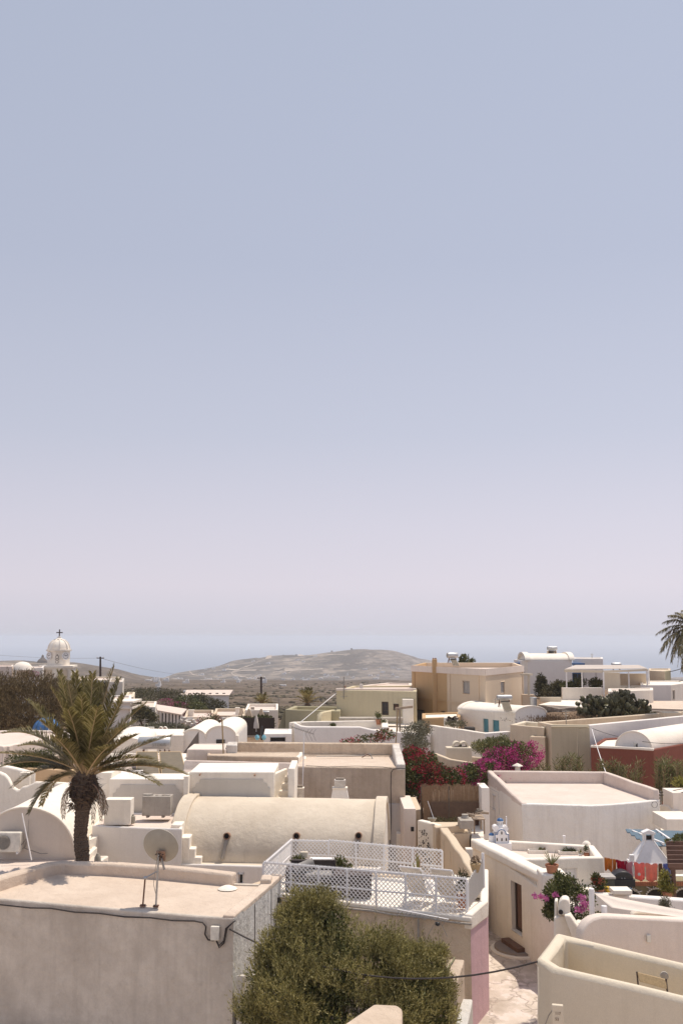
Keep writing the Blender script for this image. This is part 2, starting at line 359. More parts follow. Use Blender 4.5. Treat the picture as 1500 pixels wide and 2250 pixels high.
def vault(par, A, B, A2, B2, zs, rise, mat, gable=None, rim=0, zb=None, amp=.012, seg=28, name='vaulted_roof', rimmat=None, rimw=.22, rims='fb'):
    """barrel vault: arch A-B at the front, A2-B2 at the back (plan points), springing at zs"""
    A, B, A2, B2 = [Vector((p[0], p[1], 0)) for p in (A, B, A2, B2)]; nl = max(2, int((A2 - A).length / .7)); vs = []; fs = []
    def pt(t, l, ex=0):
        a = A.lerp(A2, l); b = B.lerp(B2, l); c = (a + b) / 2; h = (b - a) / 2; r = h.length
        q = c - h * math.cos(t) * (1 + ex / r); return Vector((q.x, q.y, zs + math.sin(t) * (rise + ex)))
    for i in range(nl + 1):
        for j in range(seg + 1): vs.append(wob(pt(math.pi * j / seg, i / nl), amp))
    for i in range(nl):
        for j in range(seg):
            k = i * (seg + 1) + j; fs.append((k, k + 1, k + seg + 2, k + seg + 1))
    mb = MB(); mb.add(vs, fs); o = mesh(name, mb, mat, par, smooth=60, recalc=True)
    for l, s in ((0, 1), (1, -1)):
        g = [wob(pt(math.pi * j / seg, l), amp) for j in range(seg + 1)]
        if zb is not None: g = [Vector((g[0].x, g[0].y, zb))] + g + [Vector((g[-1].x, g[-1].y, zb))]
        mb = MB(); mb.add(g, [tuple(range(len(g)))]); mesh('gable', mb, gable or mat, par, smooth=0)
    if zb is not None:
        for U, V_ in ((A, A2), (B, B2)):
            mb = MB(); mb.bar(Vector((U.x, U.y, (zb + zs) / 2)), Vector((V_.x, V_.y, (zb + zs) / 2)), .02, zs - zb); mesh('wall', mb, gable or mat, par, smooth=0)
    if rim:
        Ln = (A2 - A).length
        for which, l0, l1 in (('f', -.04 / Ln, rimw / Ln), ('b', 1 - rimw / Ln, 1 + .04 / Ln)):
            if which not in rims: continue
            vs = []; fs = []
            for j in range(seg + 1):
                t = math.pi * j / seg
                for l, ex in ((l0, -.03), (l0, rim), (l1, rim), (l1, -.03)): vs.append(wob(pt(t, l, ex), amp))
            for j in range(seg):
                for q in range(4): fs.append((j * 4 + q, j * 4 + (q + 1) % 4, j * 4 + 4 + (q + 1) % 4, j * 4 + 4 + q))
            fs.append((0, 1, 2, 3)); k = seg * 4; fs.append((k + 3, k + 2, k + 1, k))
            mb = MB(); mb.add(vs, fs); mesh('arch_rim', mb, rimmat or mat, par, smooth=40, recalc=True, bevel=.02)
    return pt

# ---------------------------------------------------------------- leaves
def clump(p, f, seed=0):
    r = np.random.default_rng(seed + 11); v = np.zeros(len(p))
    for k in range(7):
        d = r.normal(size=3) * f * (1 + .5 * k); v += np.sin(p @ d + r.uniform(0, 6.28)) / (1 + .35 * k)
    return v
def leaf_mesh(pts, dirs, length, width, rng, jitter=.35, fold=0):
    n = len(pts); dirs = dirs / np.maximum(np.linalg.norm(dirs, axis=1, keepdims=True), 1e-6)
    side = np.cross(dirs, rng.normal(size=(n, 3))); side /= np.maximum(np.linalg.norm(side, axis=1, keepdims=True), 1e-6)
    ln = length * (1 + jitter * rng.uniform(-1, 1, n))[:, None]; wd = width * (1 + jitter * rng.uniform(-1, 1, n))[:, None]
    v = np.empty((n, 4, 3)); v[:, 0] = pts; v[:, 1] = pts + dirs * ln * .5 + side * wd * .5; v[:, 2] = pts + dirs * ln; v[:, 3] = pts + dirs * ln * .5 - side * wd * .5
    return v.reshape(-1, 3)
def quads_obj(name, v, mat, parent=None, **k):
    n = len(v) // 4; me = bpy.data.meshes.new(name); base = wloc(parent) if parent is not None else Vector((0, 0, 0))
    org = base if parent is not None else Vector((float(v[:, 0].mean()), float(v[:, 1].mean()), float(v[:, 2].min())))
    v = v - np.array(org)
    me.vertices.add(n * 4); me.vertices.foreach_set('co', v.astype(np.float32).ravel()); me.loops.add(n * 4); me.loops.foreach_set('vertex_index', np.arange(n * 4, dtype=np.int32))
    me.polygons.add(n); me.polygons.foreach_set('loop_start', np.arange(0, n * 4, 4, dtype=np.int32)); me.polygons.foreach_set('loop_total', np.full(n, 4, dtype=np.int32))
    me.update(); me.materials.append(mat); o = bpy.data.objects.new(name, me); COL.objects.link(o); o.parent = parent; o.location = org - base
    return tag(o, **k)
def blob_points(blobs, n, rng, shell_=.55, cf=1.6, cut=-.2, seed=0):
    """points in the outer part of ellipsoids (cx,cy,cz,rx,ry,rz), thinned in clumps; also outward directions"""
    B = np.array(blobs, float); wt = B[:, 3] * B[:, 4] * B[:, 5]; wt = wt ** .75; wt /= wt.sum(); P_, D_ = [], []
    tot = 0
    while tot < n:
        m = n; k = rng.choice(len(B), m, p=wt); d = rng.normal(size=(m, 3)); d /= np.linalg.norm(d, axis=1, keepdims=True)
        r = (shell_ + (1.06 - shell_) * rng.uniform(0, 1, m) ** .8)[:, None]; p = B[k, :3] + d * r * B[k, 3:]
        ok = clump(p, cf, seed) + rng.normal(size=m) * .45 > cut; P_.append(p[ok]); D_.append(d[ok]); tot += ok.sum()
    return np.concatenate(P_)[:n], np.concatenate(D_)[:n]
def crown(name, blobs, n, ln, wd, mat, parent=None, up=.5, rnd=.6, seed=1, sprig=0, cf=1.6, cut=-.2, shell_=.55, **k):
    rng = np.random.default_rng(seed)
    if sprig:
        m = n // sprig; p, d = blob_points(blobs, m, rng, shell_, cf, cut, seed); d = d * (1 - up) + np.array([0, 0, up]) + rng.normal(size=d.shape) * rnd * .6
        d /= np.linalg.norm(d, axis=1, keepdims=True); tt = np.linspace(0, 1, sprig); sl = ln * sprig * .28
        pp = (p[:, None, :] + d[:, None, :] * (tt[None, :, None] * sl)).reshape(-1, 3); dd = (np.repeat(d, sprig, axis=0) + rng.normal(size=(m * sprig, 3)) * rnd)
        v = leaf_mesh(pp, dd, ln, wd, rng)
    else:
        p, d = blob_points(blobs, n, rng, shell_, cf, cut, seed); d = d * (1 - up) + np.array([0, 0, up]) + rng.normal(size=d.shape) * rnd; v = leaf_mesh(p, d, ln, wd, rng)
    return quads_obj(name, v, mat, parent, **k)
def blobs_px(lst):
    """(u, v, depth, radius_px_x, radius_px_z, depth_radius)"""
    r = []
    for u, v, d, ru, rv, rd in lst:
        p = P(u, v, d); r.append((p.x, p.y, p.z, ru * d / F, rd, rv * d / F))
    return r
# ---------------------------------------------------------------- the colours of the place
plaster('white plaster', (.87, .805, .71), (.66, .58, .475), amt=.36, streak=.3, bump=.45, spots=.07)
plaster('old white plaster', (.70, .66, .61), (.44, .38, .32), amt=.4, streak=.5, bump=.7, peel=.3)
plaster('scaly plaster', (.66, .65, .62), (.42, .38, .34), amt=.45, streak=.6, bump=1., fine=60, spots=.25)
plaster('grey render', (.64, .575, .495), (.40, .345, .29), amt=.75, streak=.35, bump=.75, spots=.12)
plaster('beige weathered render', (.70, .58, .44), (.56, .43, .31), amt=.6, streak=.5, bump=1., peel=.1, spots=.15)
plaster('rose weathered render', (.62, .51, .40), (.40, .305, .225), amt=.7, streak=.45, bump=.9, spots=.15)
plaster('pink paint', (.60, .40, .43), (.50, .34, .36), amt=.4, streak=.4, bump=.35)
plaster('rose plaster', (.76, .66, .58), (.62, .52, .45), amt=.3, streak=.3)
plaster('roof screed', (.66, .55, .45), (.47, .37, .29), amt=.55, streak=0, bump=.9, spots=.1)
plaster('pale roof screed', (.70, .60, .53), (.56, .44, .37), amt=.5, streak=0, bump=.6)
plaster('vault render', (.68, .595, .48), (.50, .42, .325), amt=.6, streak=.45, bump=.5)
plaster('cream plaster', (.68, .60, .475), (.56, .48, .36), amt=.25, streak=.2)
plaster('buff plaster', (.64, .53, .40), (.47, .37, .26), amt=.3, streak=.35)
plaster('ochre plaster', (.52, .345, .185), (.42, .27, .145), amt=.2, streak=.25, bump=.2)
plaster('sand plaster', (.68, .545, .40), (.58, .455, .325), amt=.15, streak=.2, bump=.2)
plaster('olive plaster', (.40, .36, .24), (.31, .275, .18), amt=.25, streak=.3)
plaster('olive cream plaster', (.60, .525, .36), (.49, .42, .28), amt=.25, streak=.3, bump=.25)
plaster('green beige plaster', (.53, .46, .335), (.43, .37, .265), amt=.25, streak=.3, bump=.25)
plaster('oxide red plaster', (.22, .075, .052), (.165, .055, .04), amt=.4, streak=.35, bump=.35)
plaster('yellow plaster', (.70, .50, .30), (.58, .40, .24), amt=.3, streak=.2)
plaster('greyish panel', (.60, .56, .50), (.52, .47, .41), amt=.3, streak=.2)
plaster('shade toned white', (.82, .775, .73), (.68, .63, .58), amt=.2, streak=.2)  # white plaster for camera-facing walls, their cooler shade put into the colour
plaster('concrete', (.44, .40, .35), (.28, .24, .20), amt=.7, streak=.7, bump=.8, spots=.2)
plaster('stone', (.30, .25, .21), (.18, .15, .12), amt=.7, streak=.2, bump=1., scale=2)
plaster('dark stone', (.13, .105, .09), (.07, .055, .045), amt=.6, streak=.2, bump=1., scale=2)
plaster('far white', (.72, .70, .68), (.6, .57, .54), amt=.3, streak=.2, bump=0)
plaster('rusty clay', (.36, .22, .15), (.16, .10, .07), amt=.6, streak=.3, bump=.8, scale=6)
plaster('terracotta', (.46, .21, .12), (.33, .15, .09), amt=.4, streak=.3, scale=4)
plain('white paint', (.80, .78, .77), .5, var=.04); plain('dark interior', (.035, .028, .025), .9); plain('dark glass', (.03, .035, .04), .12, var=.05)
plain('dark brown wood', (.055, .032, .024), .6, bump=.3); plain('brown wood', (.14, .072, .048), .65, bump=.3); plain('blue shutter', (.10, .28, .34), .6)
plain('grey shutter', (.40, .37, .34), .6); plain('blue paint', (.05, .13, .30), .6); plain('deep blue dome', (.045, .14, .33), .45); plain('sky blue slat', (.055, .115, .17), .65)
plain('galvanised steel', (.42, .42, .42), .35, .8); plain('dull metal', (.30, .28, .26), .5, .6); plain('rusty steel', (.16, .075, .045), .8); plain('cable black', (.03, .022, .02), .6)
plain('dish enamel', (.33, .30, .245), .5, var=.05); plain('tank metal', (.50, .50, .50), .42, .5, var=.05); plain('collector glass', (.16, .13, .09), .8, var=.1); plain('unit white', (.70, .66, .58), .5)
plain('fabric', (.62, .56, .49), .9); plain('wicker', (.045, .032, .028), .8, bump=.8, vs=40); plain('reed brown', (.30, .19, .11), .85, bump=.6, vs=14); plain('sail cloth', (.68, .60, .53), .8, var=.03)
plain('soil', (.20, .13, .085), .95, bump=1., vs=3); plain('old wood', (.34, .26, .19), .8, bump=.5); plain('black plastic', (.018, .016, .017), .4); plain('grey cloth', (.30, .28, .26), .9)
plain('cane', (.42, .30, .16), .8, bump=.4, vs=30)
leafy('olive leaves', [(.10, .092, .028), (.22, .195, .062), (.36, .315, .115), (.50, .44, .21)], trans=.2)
leafy('palm leaflets', [(.09, .078, .024), (.20, .17, .055), (.44, .37, .17)], trans=.42, rough=.42)
leafy('dull palm leaflets', [(.10, .088, .04), (.18, .15, .065), (.28, .23, .11)], trans=.15, rough=.5)
leafy('tamarisk leaves', [(.06, .043, .02), (.15, .105, .05), (.27, .20, .105)], trans=.15, rough=.8)
leafy('scrub leaves', [(.045, .045, .020), (.10, .09, .04), (.16, .14, .075)], trans=.1, rough=.8)
leafy('grey scrub leaves', [(.10, .095, .06), (.17, .16, .105), (.25, .23, .16)], trans=.1, rough=.8)
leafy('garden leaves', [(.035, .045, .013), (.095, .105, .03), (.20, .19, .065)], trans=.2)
leafy('red blossom', [(.22, .015, .03), (.38, .025, .05), (.50, .06, .09)], trans=.3)
leafy('magenta blossom', [(.32, .02, .12), (.52, .045, .22), (.66, .14, .36)], trans=.3)
leafy('pink blossom', [(.45, .12, .30), (.6, .2, .4)], trans=.3)
leafy('reed leaves', [(.07, .08, .022), (.16, .16, .055), (.30, .27, .13)], trans=.25)
leafy('cactus green', [(.045, .042, .018), (.10, .09, .04)], trans=0, rough=.35)
leafy('dry twigs', [(.10, .06, .035), (.22, .15, .09)], trans=0, rough=.9)
plain('bark', (.13, .09, .062), .95, bump=1., vs=8); plain('grey bark', (.15, .125, .10), .95, bump=1., vs=8)
M = MATS

# ---------------------------------------------------------------- ground: the village shelf, the falling plain, the headlands
SEA = -160.0
def terrain():
    ys = [-60, -30, -10, 0, 6, 12, 16, 20, 22, 24, 26, 28, 30, 32, 36, 40, 45, 50, 55, 60, 66, 72, 80, 90, 100, 112, 125, 140, 155, 170]
    y = 185.
    while y < 4300: ys.append(y); y *= 1.0135 if y < 2900 else 1.02
    ys = np.array(ys); ts = np.linspace(-1, 1, 420)
    Y, T = np.meshgrid(ys, ts, indexing='ij'); X = T * (70 + .62 * np.abs(Y)); return X, Y
prof_y = [-100, 20, 22, 30, 60, 110, 160, 260, 420, 900, 1600, 2400, 2700, 3200, 3600, 6000]
prof_z = [-9.45, -9.45, -9.35, -8.85, -8.7, -9.6, -12.2, -17.5, -23.5, -41, -68, -99, -112, -150, -168, -175]
def sines(x, y, f, k, seed):
    r = np.random.default_rng(seed); v = 0
    for i in range(k):
        a = r.uniform(0, 6.28); s = f * 1.75 ** i; v = v + np.sin((x * math.cos(a) + y * math.sin(a)) * s + r.uniform(0, 6.28)) / 1.6 ** i
    return v
def sstep(a, b, x):
    t = np.clip((x - a) / (b - a), 0, 1); return t * t * (3 - 2 * t)
hill_u = [250, 330, 380, 450, 490, 520, 560, 600, 640, 680, 720, 760, 800, 830, 862, 885, 905, 930, 960, 1010, 1060, 1500]
hill_v = [1496, 1489, 1479, 1467, 1459, 1449, 1443, 1438, 1436, 1433.5, 1429, 1426.5, 1426.5, 1430, 1435, 1443, 1453, 1459, 1468, 1480, 1492, 1497]
left_u = [-700, -300, 0, 60, 100, 160, 190, 240, 262, 285, 310, 340, 400]
left_v = [1462, 1452, 1449.5, 1448.5, 1452, 1453, 1458, 1466, 1473, 1482, 1490, 1495, 1500]
def theight(x, y):
    x = np.asarray(x, float); y = np.asarray(y, float)
    z = np.interp(y, prof_y, prof_z); yy = np.maximum(y, 50)
    u = CU + F * x / yy
    far = sstep(110, 400, y); z = z + far * (sines(x, y, .012, 5, 3) * .9 + sines(x, y, .05, 3, 9) * .35)
    # main hill
    ridge = 2650 + 120 * np.sin(x / 260.); hv = np.interp(CU + F * x / 2650., hill_u, hill_v); top = -(hv - EYE) * 2650 / F
    front = sstep(1750, 2650, y + 90 * np.sin(x / 130.)) ; back = 1 - sstep(2650, 3500, y)
    h = np.where(y < ridge, front, back); h2 = h ** 1.25
    rough = sines(x, y, .009, 6, 21) * 5.0 * h + np.abs(sines(x, y, .02, 5, 5)) * 3.2 * h * sstep(180, 420, x + 250)
    base = z; z = np.maximum(z, base + (top - base) * h2 + (rough - 5) * (h2 < .97) * h2 * (1 - h2) * 3.2) if False else z + np.maximum(top - np.interp(ridge, prof_y, prof_z), 0) * h2 + (rough - 3) * (1 - h2 * .62) * sstep(.01, .12, h2) - np.abs(sines(x, y * .35, .035, 4, 77)) * 3.4 * h2 * (1 - h2 ** 3) * sstep(60, 320, x) - np.abs(sines(x, y * .5, .016, 3, 41)) * 3.0 * h2 * (1 - h2 ** 2)
    # left headland
    lv = np.interp(CU + F * x / 1350., left_u, left_v); lt = -(lv - EYE) * 1350 / F; b0 = np.interp(1350., prof_y, prof_z)
    lf = sstep(800, 1350, y); lb = 1 - sstep(1350, 1750, y); h = np.where(y < 1350, lf, lb)
    z = z + np.maximum(lt - b0, 0) * h ** 1.2 + sines(x, y, .02, 5, 13) * 1.6 * h * (1 - .7 * h)
    z = z + 3.9 * sstep(9, 14, x) * sstep(58, 65, y) * (1 - sstep(120, 175, y)) * (1 - sstep(60, 120, x))
    # west of the main hill the shelf ends in a low coast, so that the sea shows behind it
    cut = sstep(1900, 2500, y) * sstep(1250, 300, 0 * y) ; z = z - sstep(1750, 2450, y) * (1 - sstep(-640, -420, x * 2650 / np.maximum(y, 1750))) * 60
    return z
def th(x, y): return float(theight(x, y))
def on_ground(u, d): p = P(u, EYE, d); return V3_((p.x, p.y, th(p.x, p.y)))
V3_ = Vector
X, Y = terrain(); Z = theight(X, Y); ny, nx = X.shape
me = bpy.data.meshes.new('ground'); v = np.stack([X, Y, Z], -1).reshape(-1, 3)
i0 = (np.arange(ny - 1)[:, None] * nx + np.arange(nx - 1)[None]).ravel(); q = np.stack([i0, i0 + 1, i0 + nx + 1, i0 + nx], -1)
me.vertices.add(len(v)); me.vertices.foreach_set('co', v.astype(np.float32).ravel()); me.loops.add(q.size); me.loops.foreach_set('vertex_index', q.astype(np.int32).ravel())
me.polygons.add(len(q)); me.polygons.foreach_set('loop_start', np.arange(0, q.size, 4, dtype=np.int32)); me.polygons.foreach_set('loop_total', np.full(len(q), 4, dtype=np.int32))
me.polygons.foreach_set('use_smooth', np.ones(len(q), bool)); me.update()
m, n, b = mat_base('earth'); g = N(n, 'ShaderNodeNewGeometry'); pos = g.outputs['Position']; sp = N(n, 'ShaderNodeSeparateXYZ'); L(n, pos, sp.inputs[0])
near = mixc(n, mapr(n, noise_node(n, pos, .5, 6, .65), .4, .65), (.58, .49, .41, 1), (.46, .37, .30, 1))  # near ground kept pale so its bounce lifts the front walls
mp = N(n, 'ShaderNodeMapping'); mp.inputs['Scale'].default_value = (.004, .012, .0); L(n, pos, mp.inputs[0])
bands = mapr(n, noise_node(n, mp.outputs[0], 1.2, 8, .7, .5), .4, .62)
plainc = mixc(n, bands, (.105, .078, .055, 1), (.215, .165, .122, 1))
sc1 = mapr(n, noise_node(n, pos, .16, 8, .75), .47, .56); plainc = mixc(n, mul(n, sc1, .75), plainc, (.05, .04, .025, 1))
# fields, terraces and bare rock on the headlands
vo = N(n, 'ShaderNodeTexVoronoi'); mp2 = N(n, 'ShaderNodeMapping'); mp2.inputs['Scale'].default_value = (.013, .008, .02); L(n, pos, mp2.inputs[0])
wv = N(n, 'ShaderNodeVectorMath', operation='ADD'); nn_ = N(n, 'ShaderNodeTexNoise'); nn_.inputs['Scale'].default_value = 3; L(n, mp2.outputs[0], nn_.inputs['Vector']); L(n, mp2.outputs[0], wv.inputs[0]); L(n, nn_.outputs[1], wv.inputs[1])
L(n, wv.outputs[0], vo.inputs['Vector']); vo.inputs['Scale'].default_value = 1.6
fs_ = N(n, 'ShaderNodeSeparateColor'); L(n, vo.outputs['Color'], fs_.inputs[0])
fieldc = mixc(n, mapr(n, fs_.outputs[0], .25, .95), (.09, .075, .062, 1), (.40, .33, .265, 1))
zz = N(n, 'ShaderNodeMath', operation='MULTIPLY'); L(n, sp.outputs['Z'], zz.inputs[0]); zz.inputs[1].default_value = .95
z2 = N(n, 'ShaderNodeMath', operation='ADD'); L(n, zz.outputs[0], z2.inputs[0]); L(n, mul(n, noise_node(n, pos, .006, 4), 24), z2.inputs[1])
sn = N(n, 'ShaderNodeMath', operation='SINE'); L(n, z2.outputs[0], sn.inputs[0])
fieldc = mixc(n, mul(n, mapr(n, sn.outputs[0], .55, .95), .55), fieldc, (.12, .10, .08, 1))
rock = mixc(n, mapr(n, noise_node(n, pos, .028, 10, .75, .3), .42, .6), (.07, .06, .055, 1), (.36, .31, .275, 1))
rk = mapr(n, sp.outputs['X'], 20, 170)
hillc = mixc(n, rk, mixc(n, mapr(n, noise_node(n, pos, .02, 8, .7), .42, .62), fieldc, (.09, .082, .072, 1)), rock)
hy = mapr(n, sp.outputs['Y'], 1150, 1700)
xleft = mapr(n, sp.outputs['X'], -420, -250, 1, 0); yl = mapr(n, sp.outputs['Y'], 700, 1000); hy2 = N(n, 'ShaderNodeMath', operation='MAXIMUM'); L(n, hy, hy2.inputs[0]); L(n, mul(n, xleft, yl), hy2.inputs[1])
c = mixc(n, hy2.outputs[0], plainc, hillc)
c = mixc(n, mapr(n, sp.outputs['Y'], 48, 62), near, mixc(n, mapr(n, sp.outputs['Y'], 100, 150), (.20, .14, .095, 1), c))
L(n, c, b.inputs['Base Color']); b.inputs['Roughness'].default_value = 1; b.inputs['Specular IOR Level'].default_value = .1
hb = N(n, 'ShaderNodeBump'); hb.inputs['Strength'].default_value = .8; hb.inputs['Distance'].default_value = 8; L(n, mul(n, noise_node(n, pos, .05, 8, .7), mapr(n, sp.outputs['Y'], 400, 1500)), hb.inputs['Height']); L(n, hb.outputs[0], b.inputs['Normal'])
MATS['earth'] = m; me.materials.append(m)
ground = bpy.data.objects.new('ground', me); COL.objects.link(ground); tag(ground, kind='structure')
mb = MB(); mb.add([(-30000, 900, SEA), (30000, 900, SEA), (30000, 19000, SEA), (-30000, 19000, SEA)], [(0, 1, 2, 3)])
m, n, b = mat_base('sea water'); g = N(n, 'ShaderNodeNewGeometry'); b.inputs['Base Color'].default_value = (.05, .115, .20, 1); b.inputs['Roughness'].default_value = .35
hb = N(n, 'ShaderNodeBump'); hb.inputs['Strength'].default_value = .6; hb.inputs['Distance'].default_value = 1.5; L(n, noise_node(n, g.outputs['Position'], .05, 6, .7), hb.inputs['Height']); L(n, hb.outputs[0], b.inputs['Normal'])
mesh('sea', mb, m, smooth=0, kind='structure')
# the summer air
mb = MB(); mb.box((0, 9650, (SEA - 17 + 14) / 2), (64000, 19900, 14 - (SEA - 17)))
m = bpy.data.materials.new('summer haze'); m.use_nodes = True; n = m.node_tree; n.nodes.clear(); o_ = n.nodes.new('ShaderNodeOutputMaterial'); pv = n.nodes.new('ShaderNodeVolumePrincipled')
pv.inputs['Color'].default_value = (.905, .935, 1, 1); pv.inputs['Density'].default_value = 1.75e-4; pv.inputs['Anisotropy'].default_value = .15; n.links.new(pv.outputs[0], o_.inputs['Volume'])
hz = mesh('haze', mb, m, smooth=0, kind='stuff')
# ================================================================ the foreground
V3 = Vector
def tubeobj(name, pts, r, mat, parent=None, k=6, **kw): mb = MB(); mb.tube(pts, r, k); return mesh(name, mb, mat, parent, smooth=60, **kw)
def boxobj(name, c, size, mat, parent=None, rz=0, rx=0, ry=0, bevel=.012, **kw): mb = MB(); mb.box(c, size, rz, rx, ry); return mesh(name, mb, mat, parent, bevel=bevel, **kw)
def sag(a, b, drop, k=16): return [V3(a).lerp(V3(b), i / k) - V3((0, 0, drop * 4 * (i / k) * (1 - i / k))) for i in range(k + 1)]
def straight(name, lab, cat, a, b, drop, r=.012, mat='cable black', group=None): return tubeobj(name, sag(a, b, drop), r, M[mat], label=lab, cat=cat, group=group)

# --- grey house at the lower left, with the dish on its roof
def flatroof(name, lab, cat, px, zd, zb, mat, deck, lip=.05, pt=.2, **k):
    return house(name, lab, cat, px, zd + lip, zb, mat, ph=lip, pt=pt, deck=deck, **k)
gh, gp = flatroof('house', 'weathered grey house with a flat screeded roof and dish, lower left foreground', 'house',
    [(-190, 1960), (513, 2019), (619, 1926), (590, 1943), (525, 1941), (140, 1911), (-190, 1948)], -6.15, -11, M['grey render'], M['roof screed'], lip=.03, pt=.12, mats={1: M['scaly plaster']}, amp=.03)
strip('parapet', [G(*q, -5.85) for q in ((-190, 1966), (-60, 1940), (0, 1921), (60, 1904), (100, 1893), (140, 1888), (250, 1892), (380, 1901), (523, 1914))], .34, -6.3, M['roof screed'], gh, side=-1, bevel=.06, amp=.035)
strip('parapet', [G(575, 1921, -5.95), G(598, 1921, -5.95)], .5, -6.3, M['roof screed'], gh, side=-1, bevel=.05)
c0 = G(500, 1950, -6.1); mb = MB(); mb.lathe((c0.x, c0.y, -6.13), [(.24, 0), (.2, .03), (.1, .07), (.03, .08)], 14); mesh('mortar_mound', mb, M['white plaster'], gh, smooth=60)
e1 = G(513, 2019, -6.12); e2 = G(619, 1926, -6.12)
strip('edge_lip', [V3((e1.x + .01, e1.y + .05, -6.07)), V3((e2.x + .01, e2.y, -6.07))], .27, -6.2, M['roof screed'], gh, side=1, bevel=.03, amp=.02)
# ledge low on the right wall
l0 = P(517, 2142, e1.y + .05); l1 = P(565, 2138, e1.y + 1.2)
strip('ledge', [l0 + V3((.03, 0, 0)), l1 + V3((.03, 0, 0))], -.14, -11, M['old white plaster'], gh, side=1, bevel=.02)
# cable clipped under the front edge, junction box
fl = lambda u: (V3(gp[0]).lerp(V3(gp[1]), (xat(u, 22.4) - gp[0].x) / (gp[1].x - gp[0].x)))
pts = []
for u, dz in ((-70, -.10), (40, -.12), (90, -.09), (150, -.13), (210, -.11), (270, -.14), (330, -.11), (380, -.13), (430, -.10), (450, -.12), (457, -.2), (455, -.36), (462, -.47), (474, -.48), (480, -.38)):
    p = fl(u); pts.append(V3((p.x, p.y - .05, -6.12 + dz)))
tubeobj('wall_cable', pts, .017, M['cable black'], gh)
p = fl(478); boxobj('junction_box', (p.x, p.y - .07, -6.43), (.19, .1, .29), M['unit white'], gh, label='small pale electric box')
q = fl(512)
for dz, dx in ((0, 0), (-.05, .03)):
    tubeobj('wall_cable', [V3((p.x + .03, p.y - .06, -6.6)), V3((p.x + .1, p.y - .1, -6.68 + dz)), V3((p.x + .2, p.y - .1, -6.58 + dz)), V3((q.x - .1 + dx, q.y - .08, -6.3)), V3((q.x + .03, q.y - .06, -6.2)), V3((q.x + .1, q.y, -6.16))], .016, M['cable black'], gh)
a = V3((q.x - .02, q.y - .07, -6.32)); b = P(1180, 2113, 20.0)
straight('overhead_cable', 'black cable slung from the grey house across the olive tree to the cream roof', 'cable', a, b, .62, .018)
for u in (555, 592):
    pp = V3(gp[1]).lerp(V3(gp[2]), (u - 513) / 106.)
    tubeobj('crack_line', [V3((pp.x + .012, pp.y, -6.2)), V3((pp.x + .02, pp.y + .03, -7.2)), V3((pp.x + .012, pp.y, -8.4))], .008, M['dark stone'], gh)
pp = V3(gp[1]).lerp(V3(gp[2]), .86); tubeobj('vent_pipe', [V3((pp.x + .09, pp.y, -7.3)), V3((pp.x + .09, pp.y, -6.62))], .045, M['concrete'], gh, k=10)
tubeobj('vent_pipe_cap', [V3((pp.x + .09, pp.y, -6.62)), V3((pp.x + .09, pp.y, -6.5))], .055, M['black plastic'], gh, k=10)

# --- satellite dish, seen from behind
base = G(343, 1992, -6.12)
t = thing('satellite_dish', 'round beige satellite dish seen from behind on the grey flat roof', 'satellite dish', base)
top = base + V3((.03, 0, 1.15)); tubeobj('mast', [base, top], .024, M['galvanised steel'], t, k=10)
s1 = G(314, 1991, -6.12); knee = s1 + V3((.04, 0, .62)); tubeobj('strut', [s1, knee], .02, M['rusty steel'], t); tubeobj('strut', [knee, base + V3((.015, 0, .78))], .018, M['galvanised steel'], t)
mb = MB(); mb.tube([knee + V3((-.03, 0, 0)), knee + V3((.04, 0, .01))], .035, 8); mesh('clamp', mb, M['galvanised steel'], t)
for q in (s1, base): mb = MB(); mb.box((q.x, q.y, -6.105), (.12, .12, .03)); mesh('foot_plate', mb, M['rusty steel'], t)
c0 = P(352, 1861, base.y + .12); ax = V3((.10, .72, .62)).normalized()
ax = V3((.16, .93, .34)).normalized(); R = .41; prof = []
for i in range(13): r = R * i / 12; prof.append((max(r, .001), .10 * (r / R) ** 2))
prof2 = prof + [(R + .012, .105), (R + .012, .12), (R - .006, .118)] + [(max(r - .002, .001), h + .012) for r, h in prof[::-1][1:]]
mb = MB(); mb.lathe(c0 - ax * .05, prof2, 48, axis=ax); mesh('reflector', mb, M['dish enamel'], t, smooth=50)
mb = MB(); br = c0 - ax * .06 + V3((.05, -.02, -.16)); mb.box(br, (.20, .05, .24), rx=.3); mesh('mount_bracket', mb, M['rusty clay'], t, bevel=.01)
mb = MB(); mb.bar(br + V3((.02, -.04, -.05)), br + V3((.09, -.05, -.30)), .07, .03); mesh('mount_arm', mb, M['dull metal'], t, bevel=.006)
for i in range(9):
    a = RNG.uniform(-.08, .08); bz = RNG.uniform(-.1, .08); mb = MB(); q = br + V3((a - .02, -.035, bz)); mb.tube([q, q + V3((-.02, -.04, -.01))], .012, 6); mesh('bolt', mb, M['black plastic'], t)
tubeobj('feed_arm', [c0 + ax * .02 + V3((0, 0, -.36)), c0 + ax * .5 + V3((0, 0, -.2))], .015, M['dull metal'], t)
tubeobj('coax_cable', [top + V3((0, -.03, .1)), base + V3((-.03, -.04, .8)), base + V3((-.06, -.04, .5)), base + V3((-.01, -.03, .3))], .007, M['dish enamel'], t)

